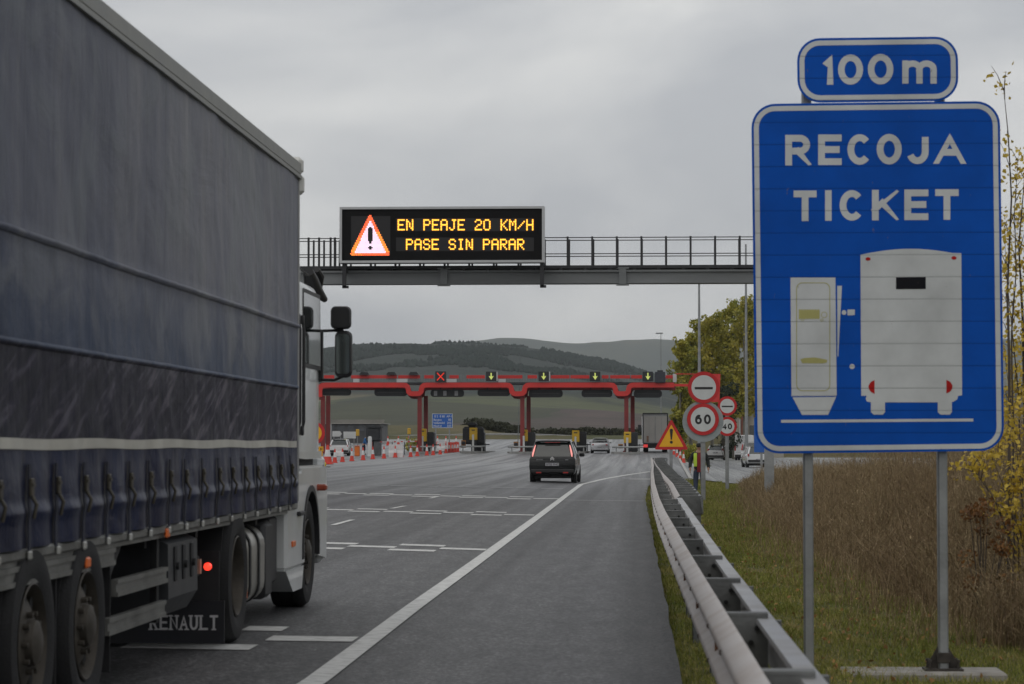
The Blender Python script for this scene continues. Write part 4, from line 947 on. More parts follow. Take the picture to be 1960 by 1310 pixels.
# pallet box
mb = MB(); y0, y1 = yat(323), yat(379); prof = [(XS-.50, .87), (XS-.10, .885), (XS-.02, .85), (XS-.015, .50), (XS-.09, .38), (XS-.50, .36)]
mb.loft([[(x, y, z) for x, z in prof] for y in (y0, y1)]); tb = part('tool_box', mb, mat('toolbox_grey', (.03, .032, .036), .5, nz=.2, sc=5), lor, 0)
mb = MB()
for k in range(3):
    yk = y0+(y1-y0)*(.22+.28*k); mb.box((XS-.018, yk-.045, .60), (XS-.008, yk+.045, .83), .01); mb.lathe([(.025, 0), (.025, .02), (0, .02)], (XS-.008, yk, .70), 'X', 8)
part('latches', mb, M_CHS, tb, 0)
mb = MB(); mb.tube((XS-.45, 15.7, .3), (XS-.35, 15.9, .95), .05); mb.tube((XS-.30, 15.75, .62), (XS-.28, 16.0, .9), .09, .12); part('landing_leg', mb, mat('greased_grey', (.10, .10, .10), .6, .2, nz=.4, sc=6), lor, 30)
# ---- tractor
mb = MB()
for x in (XS-.85, XS-1.7): mb.box((x-.05, 18.55, .62), (x+.05, 25.0, .88))
mb.box((XS-2.45, 18.5, .56), (XS-.12, 18.58, .70)); mb.cbox((XS-XW/2, 19.6, .95), (1.0, 1.1, .10)); mb.box((XS-2.2, 20.5, .4), (XS-.5, 22.3, .9)); mb.box((XS-2.3, 22.6, .45), (XS-.4, 24.9, 1.0))
mb.tube((XS-2.3, 24.05, .5), (XS-.3, 24.05, .5), .09); mb.tube((XS-2.4, 19.62, .5), (XS-.4, 19.62, .5), .11)
part('tractor_frame', mb, M_CHS, lor, 0)
mb = MB(); mb.box((XS-.44, 18.50, .575), (XS-.10, 18.56, .68)); p = part('rear_lamp_bracket', mb, mat('lamp_bracket', (.42, .30, .22), .5, nz=.3, sc=14), lor, 0)
mb = MB(); mb.lathe([(.026, .03), (.028, 0), (.023, -.016), (0, -.022)], (XS-.045, 18.49, .628), 'Y', 18); part('tail_light', mb, M_TRED, p)
mb = MB(); mb.box((XS-XW+.1, 18.93, .05), (XS+.005, 18.95, .36)); mf = part('mud_flap', mb, mat('flap_black', (.012, .013, .018), .5, nz=.3), lor, 0)
mb = MB()
def mfm(u, v, d=0): return Vector((u, 18.93-d, v))
# RENAULT in slab serif letters on the flap
xr_ = XS-.040; lw = .060; lh = .108; ln = 'RENAULT'
for i, ch in enumerate(ln):
    x0 = xr_-(len(ln)-i)*(lw+.0135)+.0135; fy = lambda u, v, d, x0=x0: mfm(u, .255-v, d)
    glyph(mb, ch, x0, 0, x0+lw, lh, .016, fy, .003)
    ser = {'R': [(0, 0), (0, 1), (1, 1)], 'E': [(0, 0), (0, 1)], 'N': [(0, 0), (0, 1), (1, 0)], 'A': [(0, 1), (1, 1)], 'U': [(0, 0), (1, 0)], 'L': [(0, 0), (0, 1)], 'T': [(.5, 1)]}[ch]
    for u, v in ser:
        cx = x0+.008+(lw-.016)*u; mb.add([fy(cx-.014, v*lh-(0 if v == 0 else .010), .0045), fy(cx+.014, v*lh-(0 if v == 0 else .010), .0045), fy(cx+.019, v*lh+(.010 if v == 0 else 0), .0045), fy(cx-.019, v*lh+(.010 if v == 0 else 0), .0045)], [(0, 1, 2, 3)])
part('lettering', mb, mat('flap_letters', (.55, .55, .56), .6, nz=.15), mf, 0, fixn=False)
# rear mudguard
mb = MB(); o = []
for i in range(15):
    a = math.pi*(-.02+.85*i/14); o.append((19.62-math.cos(a)*.60, .53+math.sin(a)*.58))
mb.loft([[(XS-.04, u, v), (XS-.62, u, v), (XS-.62, u, v+.015), (XS-.04, u, v+.015)] for u, v in o]); mb.box((XS-.62, 18.97, .30), (XS-.04, 18.985, .72))
part('rear_mudguard', mb, M_PLK, lor, 30)
# fuel tank
y0, y1 = yat(473), yat(517); mb = MB(); sec = [(x, z) for x, z in rrect(XS-.66, .22, XS-.05, .84, .16, 5)]
mb.loft([[(XS-.355+(x-XS+.355)*s, y, .53+(z-.53)*s) for x, z in sec] for y, s in ((y0, .93), (y0+.03, 1), (y1-.03, 1), (y1, .93))]); tk = part('fuel_tank', mb, M_TANK, lor, 40)
mb = MB(); sec = [(x, z) for x, z in rrect(XS-.67, .21, XS-.038, .852, .165, 5)]
for yk in (y0+.38, y0+.85): mb.loft([[(x, y, z) for x, z in sec] for y in (yk-.035, yk+.035)])
part('tank_straps', mb, M_CHS, tk, 30)
mb = MB(); mb.box((XS-.04, y0+.1, .30), (XS-.028, y0+.14, .5)); part('side_marker', mb, M_ORG, lor, 0)
mb = MB(); mb.box((XS-.68, y1+.06, .22), (XS-.06, y1+.5, .86), .04); mb.box((XS-.62, y1+.56, .3), (XS-.10, yat(552)-.03, .9), .04); part('battery_box', mb, M_PLK, lor, 30)
mb = MB(); mb.tube((XS-.30, 21.45, .93), (XS-.30, 22.2, .93), .07); mb.path([(XS-.6, 22.0, 1.0), (XS-.5, 21.8, 1.35), (XS-.8, 21.5, 1.3), (XS-1.0, 21.3, 1.1)], .025, 6); part('air_lines', mb, mat('blue_hose', (.02, .06, .14), .5, nz=0), lor)
# cab shell : side profile in y,z extruded in x with rounded top
XC = XS-.04
def cab_sec(y, x_in, z0, z1, r=.10):
    L_ = XS-XW+.04+x_in; Rr = XC-x_in; o = []
    o += [(Rr, y, z0)]; o += [(Rr-r+r*math.cos(a), y, z1-r+r*math.sin(a)) for a in np.linspace(0, math.pi/2, 5)]
    o += [(L_+r-r*math.cos(a), y, z1-r+r*math.sin(a)) for a in np.linspace(math.pi/2, 0, 5)]; o += [(L_, y, z0)]
    return o
mb = MB(); mb.loft([cab_sec(23.18, .03, 1.42, 2.95), cab_sec(23.3, .0, 1.42, 3.0), cab_sec(24.6, .0, 1.42, 3.0), cab_sec(24.95, .02, 1.42, 2.95), cab_sec(25.12, .12, 1.42, 2.75), cab_sec(25.3, .16, 1.42, 2.1)])
cabp = part('cab', mb, M_CWHITE, lor, 40)
# high roof + side deflector
mb = MB(); mb.loft([cab_sec(23.16, .10, 2.94, 3.74, .22), cab_sec(23.5, .10, 2.94, 3.74, .24), cab_sec(24.15, .12, 2.94, 3.58, .24), cab_sec(24.7, .16, 2.94, 3.3, .2), cab_sec(25.05, .22, 2.9, 3.0, .05)]); part('roof_deflector', mb, M_CWHITE, cabp, 40)
mb = MB()
mb.prism([(22.86+.25, 1.45), (23.2, 1.45), (23.2, 3.35), (22.95+.2, 3.6)], lambda u, v, d: Vector((XC+.012-d, u, v)), 0, .03); part('side_deflector', mb, M_CWHITE, cabp, 0)
# handles / black seals on the deflector
for k, (px, ya_) in enumerate(((566.5, 23.04), (580, 23.42))):
    mb = MB(); y = 23.19 if k == 0 else yat(581)-.0; xx = XC+.018
    pts = [(xx, y, 2.62), (xx+.012, y, 2.52), (xx+.012, y, 1.70), (xx, y, 1.62)]; mb.path(pts, [.010, .016, .016, .010], 8); mb.cbox((xx, y, 2.62), (.03, .06, .09), .01); mb.cbox((xx, y, 1.62), (.03, .06, .09), .01); part('grab_bar', mb, M_PLK, lor, 40)
# side window
mb = MB(); mb.prism([(yat(586), 2.24), (24.85, 2.24), (24.78, 2.88), (yat(585), 2.88)], lambda u, v, d: Vector((XC+.004+d, u, v)), 0, .006); wn = part('side_window', mb, M_GLS, cabp, 0)
mb = MB(); P_ = [(yat(586)-.03, 2.2), (24.9, 2.2), (24.83, 2.92), (yat(585)-.03, 2.92)]; Q_ = [(yat(586), 2.24), (24.85, 2.24), (24.78, 2.88), (yat(585), 2.88)]; ring(mb, P_, Q_, lambda u, v, d: Vector((XC+.003+d, u, v)), .004); part('window_seal', mb, M_PLK, cabp, 0)
mb = MB(); mb.prism([(yat(589), 1.36), (24.98, 1.36), (24.98, 1.43), (yat(560), 1.43), (yat(560), 1.39)], lambda u, v, d: Vector((XC+.006-d, u, v)), 0, .1); part('door_sill', mb, M_CWHITE, cabp, 0)
# lower body: skirt, wheel arch, bumper
z0 = .28; mb = MB(); mb.box((XS-.6, yat(552), .40), (XC+.022, yat(586), 1.265), .03); mb.prism([(yat(552), .40), (yat(586), .40), (yat(583), .20), (yat(566), .20)], lambda u, v, d: Vector((XC+.01-d, u, v)), 0, .5); sk = part('side_skirt', mb, M_CWHITE, lor, 30)
mb = MB(); mb.box((XC+.02, yat(570), .86), (XC+.06, yat(579), .90), .01); part('door_handle', mb, M_PLK, sk)
mb = MB(); mb.box((XC+.02, yat(560), .60), (XC+.035, yat(566), .65), .004); part('side_marker', mb, M_ORG, sk)
mb = MB(); o = []
for i in range(13):
    a = math.pi*(1.02-1.04*i/12); o.append((24.05+math.cos(a)*.57, .52+math.sin(a)*.57))
poly = [(23.42, 1.28), (23.42, .55)]+o[::1]+[(24.64, .45), (25.25, .40), (25.3, 1.0), (25.2, 1.28)]
mb.prism(poly, lambda u, v, d: Vector((XC+.022-d, u, v)), 0, .06); mb.box((XS-XW+.05, 25.1, .35), (XC, 25.34, 1.4), .05); mb.box((XS-XW+.1, 23.42, 1.18), (XC, 25.2, 1.30))
part('front_wing', mb, M_CWHITE, lor, 30)
mb = MB(); mb.loft([[(XC+.035, 24.05+math.cos(a)*r_, .52+math.sin(a)*r_) for r_ in (.545, .60)]+[(XC-.30, 24.05+math.cos(a)*r_, .52+math.sin(a)*r_) for r_ in (.60, .545)] for a in np.linspace(-.1, math.pi+.1, 18)]); part('wheel_arch', mb, M_PLK, lor, 30)
mb = MB(); mb.box((XC-.02, 24.5, 1.06), (XC+.11, 24.62, 1.12), .015); part('indicator', mb, mat('amber_lens', (.30, .05, .02), .3, nz=0), lor)
mb = MB(); mb.box((XS-2.3, 22.8, 1.29), (XS-.12, 25.0, 1.42)); part('cab_floor', mb, M_CHS, lor, 0)
# mirrors
YM = 24.9; mp_ = plane_map(YM); mb = MB()
def blob_box(mb, px0, py0, px1, py1, Y, th, rx=.25):
    a, c = W(px0, py1, Y), W(px1, py0, Y); o = rrect(a.x, a.z, c.x, c.z, min(c.x-a.x, c.z-a.z)*rx, 5); cx, cz = (a.x+c.x)/2, (a.z+c.z)/2
    mb.loft([[(cx+(x-cx)*s, Y+d, cz+(z-cz)*s) for x, z in o] for s, d in ((.90, 0), (1, .03), (1, th*.5), (.8, th))])
blob_box(mb, 632, 586, 671, 630, YM, .16); m1 = part('mirror', mb, M_PLK, lor, 45)
mb = MB(); blob_box(mb, 640, 633, 673, 723, YM, .16, .35); m2 = part('mirror', mb, M_PLK, lor, 45)
for p_, bb in ((m1, (635, 590, 667, 626)), (m2, (643, 640, 669, 716))):
    mb = MB(); a, c = W(bb[0], bb[3], YM-.006), W(bb[1+1], bb[1], YM-.006); o = rrect(a.x, a.z, c.x, c.z, (c.x-a.x)*.28, 5); mb.add([(x, YM-.006-.0, z) for x, z in o], [tuple(range(len(o)))]); part('mirror_glass', mb, mat('mirror_glass', (.30, .34, .33), .08, .9, nz=.0) if p_ is m2 else M_PLK, p_, 0)
mb = MB(); mb.path([W(607, 634, YM+.1), W(640, 633, YM+.1), W(655, 634, YM+.08)], .014, 8); mb.path([W(607, 727, YM+.1), W(640, 728, YM+.1), W(668, 716, YM+.08)], .014, 8); mb.path([W(650, 628, YM+.08), W(653, 636, YM+.08)], .03, 8)
blob_box(mb, 604, 632, 618, 731, YM+.02, .10, .3); part('mirror_arm', mb, M_PLK, lor, 40)
mb = MB(); mb.path([W(590, 520, 24.6), W(596, 540, 24.9), W(608, 560, 25.25), W(622, 574, 25.4)], [.05, .075, .06, .03], 10); mb.path([W(606, 516, 25.1), W(612, 530, 25.3), W(612, 560, 25.35)], [.03, .045, .02], 8)
mb.path([W(566, 508, 23.6), W(600, 535, 24.9)], .008, 6); part('sun_visor', mb, M_PLK, lor, 40)
# ================================================================== GUARD RAILS
M_RAIL = mat('guard_rail_zinc', (.34, .345, .35), .42, .45, nz=.16, sc=2.5, bump=.1, dirt=(.20, .17, .14), df=.45); M_RAILF = mat('guard_rail_front', (.44, .41, .395), .5, .25, nz=.14, sc=3, dirt=(.30, .22, .17), df=.4)
M_BLOCK = mat('spacer_steel', (.15, .155, .155), .6, .5, nz=.35, sc=4, bump=.2); M_RUST = mat('rust', (.16, .07, .03), .8, nz=.4, sc=9)
FX = ([6, 9.7, 16, 21.9, 32, 40, 55, 78, 100, 125, 143], [.455, .425, .375, .33, .265, .24, .24, .30, .40, .47, .48])
MX = ([6, 9, 12.7, 19.5, 28, 41.6], [.645, .63, .61, .585, .58, .58]); 
BX = ([41.6, 55, 73, 100, 125, 138, 142, 144], [.58, .62, .56, .52, .52, .60, .80, 1.15])
def wbeam(xf, y0, y1, n, ztop, sgn_, parent, m, th=.004, name='rail', bend=None):
    """W profile 0.31 m high, its waves bulging towards sgn_*x"""
    prof = [(0, 0), (.02, -.012), (.075, -.045), (.083, -.07), (.075, -.095), (.012, -.140), (.005, -.155), (.012, -.170), (.075, -.215), (.083, -.24), (.075, -.265), (.02, -.298), (0, -.31)]
    mb = MB(); rows = []
    for y in np.geomspace(y0, y1, n):
        x = float(np.interp(y, *xf)); z = ztop(x, y); rows.append([(x+sgn_*a, y, z+b) for a, b in prof]+[(x+sgn_*(a-th), y, z+b) for a, b in prof[::-1]])
    mb.loft(rows); return part(name, mb, m, parent, 50)
zr = lambda x, y: road(x, y)+.71+.055
A = thing('guard_rail', 'near guard rail with large dark spacer blocks, reaching the bottom edge', 'guard rail', (.5, 12, road(.5, 12)))
ra = wbeam(FX, 5.5, 143, 110, zr, -1, A, M_RAILF)
mb = MB(); rows = []
for y in np.linspace(5.5, 41.6, 60):
    x = float(np.interp(y, *MX)); z = zr(x, y)-.028; rows.append([(x-.06, y, z-.02), (x-.055, y, z), (x+.03, y, z), (x+.05, y, z-.025), (x+.05, y, z-.13), (x+.02, y, z-.16), (x+.05, y, z-.19), (x+.05, y, z-.29), (x+.044, y, z-.29), (x+.014, y, z-.16), (x+.044, y, z-.12), (x+.044, y, z-.03), (x+.02, y, z-.008), (x-.05, y, z-.008)])
mb.loft(rows); part('rail', mb, M_RAIL, A, 50, label='flat-topped pale grey rear rail')
bolts = MB()
y = 6.35; ys_b = []
while y < 142: ys_b.append(y); y += 3.27
for y in ys_b:
    x0 = float(np.interp(y, *FX)); near = y < 41.7
    x1 = (float(np.interp(y, *MX))+(-.0 if y < 20 else -.065)) if near else x0+.22
    z = zr(x0, y); g = ground(x1, y)-.3; mb = MB(); w_ = .0035
    # open-front C-shaped spacer
    xa = x0+.006; mb.box((xa, y-.02, z-.020), (x1, y+.10, z-.006)); mb.box((xa, y-.02+.004, z-.26), (x1, y+.004, z-.020)); mb.box((xa, y-.02, z-.275), (x1, y+.10, z-.26))
    blk = part('spacer_block', mb, M_BLOCK, A, 0)
    mb = MB(); mb.lathe([(.014, -.018), (.014, -.035), (0, -.035)], ((x0+x1)/2+.02, y, z-.15), 'Y', 8); mb.lathe([(.014, -.018), (.014, -.035), (0, -.035)], ((x0+x1)/2+.05, y, z-.08), 'Y', 8); part('bolts', mb, M_CHS, blk, 0)
    mb = MB(); px_ = x1-.09; mb.box((px_-.005, y-.01, g), (px_+.075, y-.004, z-.05)); mb.box((px_-.005, y-.01, g), (px_+.001, y+.1, z-.05)); mb.box((px_+.069, y-.004, g), (px_+.075, y+.1, z-.05)); part('post', mb, M_GALVD, A, 0)
for y in np.arange(6.35, 100, 1.09*1.5):
    x = float(np.interp(y, *FX)); z = zr(x, y)
    for dz in (-.07, -.24): bolts.cbox((x-.084, y, z+dz), (.012, .035, .022), .003)
part('bolts', bolts, mat('bolt_dark', (.07, .055, .045), .6, .5, nz=0), A, 30)
for y in ys_b[1:11]:
    x = float(np.interp(y, *MX)); z = zr(x, y); mb = MB(); mb.box((x+.075, y+.9, ground(x, y)-.2), (x+.115, y+.98, z-.10)); part('rear_post', mb, M_BLOCK, A, 0)
for y in ys_b[:16]:
    x = float(np.interp(y, *FX)); z = zr(x, y); mb = MB(); mb.box((x-.05, y+.02, z-.20), (x-.018, y+.07, z-.115)); part('rusty_bracket', mb, M_RUST, A, 0)
B = thing('guard_rail', 'farther white bolted guard rail with a ladder of spacers, curving at its end', 'guard rail', (.62, 45, road(.6, 45)))
wbeam(BX, 41.7, 143.8, 80, zr, -1, B, M_RAILF)
y = 41.9; mbb = MB()
while y < 141:
    x0 = float(np.interp(y, *BX)); x1 = x0+float(np.interp(y, [42, 75, 110, 143], [.36, .42, .52, .55])); z = zr(x0, y); mb = MB()
    xa = x0+.006; mb.box((xa, y-.03, z-.016), (x1, y+.12, z-.004)); mb.box((xa, y-.03, z-.29), (x1, y-.024, z-.016)); mb.box((xa, y-.03, z-.30), (x1, y+.12, z-.29)); blk = part('spacer_block', mb, M_BLOCK, B, 0)
    mb = MB(); g = ground(x1-.12, y)-.3; mb.box((x1-.14, y-.008, g), (x1-.02, y, z-.10)); mb.box((x1-.14, y-.008, g), (x1-.134, y+.1, z-.1)); part('post', mb, M_GALVD, B, 0)
    for dz in (-.07, -.24): mbb.cbox((x0-.084, y, z+dz), (.012, .045, .03), .003)
    y += 2.6
part('bolts', mbb, _mats['bolt_dark'], B, 30)
mb = MB(); rows = []
for y in np.linspace(41.7, 141, 50):
    x = float(np.interp(y, *BX))+float(np.interp(y, [42, 75, 110, 143], [.36, .42, .52, .55])); z = zr(x, y); rows.append([(x-.03, y, z-.03), (x, y, z-.012), (x+.012, y, z-.02), (x+.012, y, z-.28), (x+.005, y, z-.28), (x-.02, y, z-.15)])
mb.loft(rows); part('rail', mb, M_GALVD, B, 50, label='dark rear rail')
# ================================================================== TOLL PLAZA
YT = 243.
M_RED = mat('canopy_red', (.56, .028, .024), .5, nz=.12, sc=.6); M_DRED = mat('column_dark_red', (.19, .020, .020), .55, nz=.2, sc=1); M_DK = mat('dark_box', (.018, .020, .024), .6, nz=.2); M_WH = mat('white_panel', (.55, .56, .56), .5, nz=.1, sc=1)
M_YEL = mat('machine_yellow', (.55, .34, .015), .5, nz=.15, sc=2); M_CON = mat('island_concrete', (.30, .30, .29), .85, nz=.2, sc=1); M_GREY = mat('mid_grey', (.25, .26, .27), .6, nz=.15)
c0 = W(900, 868, YT); cnp = thing('toll_canopy', 'long red toll gantry on paired dark red columns crossing the whole plaza', 'toll gantry', (c0.x, YT, road(c0.x, YT)))
mp_ = plane_map(YT)
def beam_path(xa, xb, dips):
    P = [(xa, 737.3)]
    for c in dips:
        P += [(c-23, 737.3), (c-17.5, 738), (c-14, 740.8), (c-12.6, 745), (c-12, 750), (c-8.5, 753.4), (c-4, 754), (c+4, 754), (c+8.5, 753.4), (c+12, 750), (c+12.6, 745), (c+14, 740.8), (c+17.5, 738), (c+23, 737.3)]
    return P+[(xb, 737.3)]
def beam(px_pts, w_, Y, th, nm, m):
    Lp, Rp = offset_strip(px_pts, w_); mb = MB(); f = plane_map(Y)
    secs = [[f(a.x, a.y, 0), f(b.x, b.y, 0), f(b.x, b.y, -th), f(a.x, a.y, -th)] for a, b in zip(Lp, Rp)]
    mb.loft(secs); return part(nm, mb, m, cnp, 0)
dips = [794, 991.5, 1190.5]
front = [(612, 760), (612, 747), (613.5, 741), (617, 738), (624, 737.3)]+beam_path(630, 1290, dips)[1:]
beam(front, 9.4, YT, .5, 'front_beam', M_RED)
rear = [(a, b+2.2) for a, b in front]
beam([(a+3, b+6) for a, b in front], 8, YT+5.5, .5, 'rear_beam', M_DRED)
for c in [615]+dips:
    for dx, Yc in ((8, YT+.5), (20, YT+5.8)) if c != 615 else ((3, YT+.5), (13, YT+5.8)):
        if c == 794: dx += 1
        a = W(c+dx, 760, Yc); g = road(a.x, Yc); mb = MB(); mb.box((a.x-.18, Yc-.15, g), (a.x+.21, Yc+.2, a.z+.1)); mb.box((a.x-.3, Yc-.3, g), (a.x+.34, Yc+.35, g+.25)); part('column', mb, M_DRED, cnp, 0)
# deck, walkway fascia with red and open panels, rails
mb = MB(); a, b = W(612, 731.5, YT+.1), W(1290, 729.8, YT+5); mb.box((a.x, YT+.1, a.z-.2), (b.x, YT+5.2, a.z-.05)); part('deck', mb, M_DK, cnp, 0)
mb = MB()
for y in (717, 729.5): 
    a, b = W(612, y+.5, YT+1.5), W(1290, y-.4, YT+1.5); mb.box((a.x, YT+1.5, a.z), (b.x, YT+1.54, b.z))
part('handrail', mb, M_DK, cnp, 0)
mb = MB(); px = 614
while px < 1290:
    a, b = W(px, 731, YT+1.5), W(px+.55, 717, YT+1.5); mb.box((a.x, YT+1.5, a.z), (b.x, YT+1.53, b.z)); px += 3.1
part('balusters', mb, M_GREY, cnp, 0)
segs = [(620, 640), (672, 760), (762, 804), (812, 830), (860, 878), (893, 928), (952, 1000), (1010, 1028), (1054, 1090), (1092, 1128), (1152, 1165), (1168, 1206), (1208, 1229), (1274, 1288)]
for a_, b_ in segs:
    mb = MB(); a, b = W(a_, 724.8, YT+1.45), W(b_, 718.5, YT+1.45); mb.box((a.x, YT+1.42, a.z), (b.x, YT+1.46, b.z)); part('red_panel', mb, M_RED, cnp, 0)
for a_, b_ in ((676, 688), (759, 780), (855, 874), (954, 968), (1288, 1295)):
    mb = MB(); a, b = W(a_, 732, YT+1.4), W(b_, 725.6, YT+1.4)
    if a_ == 1288: b = W(b_, 716, YT+1.4)
    mb.box((a.x, YT+1.38, a.z), (b.x, YT+1.42, b.z)); part('white_panel', mb, M_WH, cnp, 0)
# right end frame
beam([(1288, 737.3), (1378, 738.5)], 5, YT+.05, .3, 'end_beam', M_RED); beam([(1293, 716), (1378, 717)], 1.8, YT+.05, .2, 'end_top_rail', M_RED)
mb = MB(); f = plane_map(YT); mb.prism([(1364, 716), (1379, 716), (1377, 770), (1362, 770), (1362, 742)], f, -.02, -.35); part('end_panel', mb, M_RED, cnp, 0)
# boxes standing on the gantry
def boxthing(name, label, cat, px0, py0, px1, py1, Y, th, m, group=None, ch=.04):
    a, b = W(px0, py1, Y), W(px1, py0, Y); t = thing(name, label, cat, ((a.x+b.x)/2, Y, a.z), group); mb = MB(); mb.box((a.x, Y, a.z), (b.x, Y+th, b.z), ch); part('housing', mb, m, t, 20); return t
ords = ['first', 'second', 'third', 'fourth']
M_XR = mat('lane_cross_red', (.5, .02, .01), .5, nz=0, emit=(1, .05, .02), es=.38); M_AG = mat('lane_arrow_green', (.4, .5, .1), .5, nz=0, emit=(.66, .70, .20), es=.42)
t = boxthing('lane_signal', 'lane signal with a lit red cross above the closed lane', 'lane signal', 833, 711, 853.5, 731.5, YT-.3, .35, M_DK)
mb = MB(); f = plane_map(YT-.32)
for k, (p, q) in enumerate((((836.5, 714), (850, 728.5)), ((850, 714), (836.5, 728.5)))):
    Lp, Rp = offset_strip([p, q], 2.0); mb.add([f(v.x, v.y, .005+k*.004) for v in (Lp[0], Lp[1], Rp[1], Rp[0])], [(0, 1, 2, 3)])
part('red_cross', mb, M_XR, t, 0, fixn=False)
for i, cx in enumerate((940, 1040.5, 1139, 1240)):
    t = boxthing('lane_signal', f'lane signal with a lit green arrow, {ords[i]} of four counting from the red cross', 'lane signal', cx-10, 711.5, cx+10, 730, YT-.3, .35, M_DK, 'green arrow lane signals on the gantry')
    mb = MB(); flat(mb, [(cx-1.1, 714), (cx+1.3, 714), (cx+1.3, 721), (cx+5.2, 720), (cx+.2, 727.5), (cx-4.8, 720), (cx-1.1, 721)], f, .004); part('green_arrow', mb, M_AG, t, 0)
    if i in (0, 1): 
        mb = MB(); a, b = W(cx+10.3, 729, YT-.1), W(cx+12.5, 712, YT-.1); mb.box((a.x, YT-.2, a.z), (b.x, YT, b.z)); part('side_plate', mb, M_WH, t, 0)
for cx, lb in ((697, 'leftmost dark capped housing on the gantry, just right of the truck mirror'), (749, 'middle one of the three dark capped housings left of the red cross'), (791.5, 'dark capped housing on the gantry above the first column pair')):
    f = plane_map(YT+.9); a = W(cx, 722, YT+.9); t = thing('camera_housing', lb, 'housing', (a.x, YT+.9, a.z), 'dark capped housings on the gantry')
    mb = MB(); mb.prism([(cx-10, 717.5), (cx-6, 712.5), (cx+6, 712.5), (cx+10, 717.5)], f, 0, -.5); part('cap', mb, M_DK, t, 0)
    mb = MB(); mb.prism([(cx-9, 717.6), (cx+9, 717.6), (cx+9, 729), (cx-9, 729)], f, -.6, -.9); part('body', mb, M_GREY, t, 0)
t = boxthing('equipment_box', 'dark ribbed box beside the rightmost green arrow', 'housing', 1253.5, 712, 1273.5, 733, YT-.35, .6, mat('dark_blue_box', (.03, .034, .045), .6, nz=.3))
mb = MB(); a, b = W(1258, 712, YT-.3), W(1269, 709, YT-.3); mb.box((a.x, YT-.3, a.z), (b.x, YT+.1, b.z)); part('cap', mb, M_DK, t, 0)
# rounded boxes hanging below the beam
lab = ['leftmost dark rounded lane box under the gantry, beside the cab', 'dark rounded lane box left of the first column pair', 'dark rounded lane box right of the first column pair, with grey openings', 'dark rounded lane box under the first green arrow', 'dark rounded lane box right of the second column pair', 'dark rounded lane box midway between the second and third column pair', 'rightmost dark rounded lane box under the gantry']
for i, (x0, x1, y0, y1) in enumerate(((616, 671, 744.5, 757.5), (716.5, 779, 744.5, 758.5), (824, 888, 746, 760), (914, 976, 746, 758.5), (1012, 1077, 746, 761), (1113, 1172, 746.5, 760.5), (1213, 1267, 746.5, 761.5))):
    a, b = W(x0, y1, YT+1), W(x1, y0, YT+1); t = thing('lane_box', lab[i], 'lane box', ((a.x+b.x)/2, YT+1, a.z), 'rounded boxes hanging under the gantry')
    mb = MB(); o = rrect(a.x, a.z, b.x, b.z, (b.z-a.z)*.42, 5); mb.loft([[(x, YT+1+d, z) for x, z in o] for d in (0, .6)]); part('body', mb, M_DK, t, 40)
    mb = MB()
    for u in (.3, .7): x = a.x+(b.x-a.x)*u; mb.box((x-.05, YT+1.2, b.z-.02), (x+.05, YT+1.3, W(0, 742, YT+1).z)); part('hanger', mb, M_DK, t, 0)
    mb = MB(); cx, cz = (a.x+b.x)/2, (a.z+b.z)/2
    if i == 2:
        for u in (.10, .38, .72): mb.box((a.x+(b.x-a.x)*u, YT+.985, a.z+.1), (a.x+(b.x-a.x)*(u+.1), YT+.998, b.z-.12))
    else:
        mb.box((a.x+.3, YT+.985, cz-.02), (b.x-.3, YT+.998, cz+.02))
    part('slot', mb, M_GREY if i == 2 else mat('slot_grey', (.06, .065, .07), .6, nz=0), t, 0)
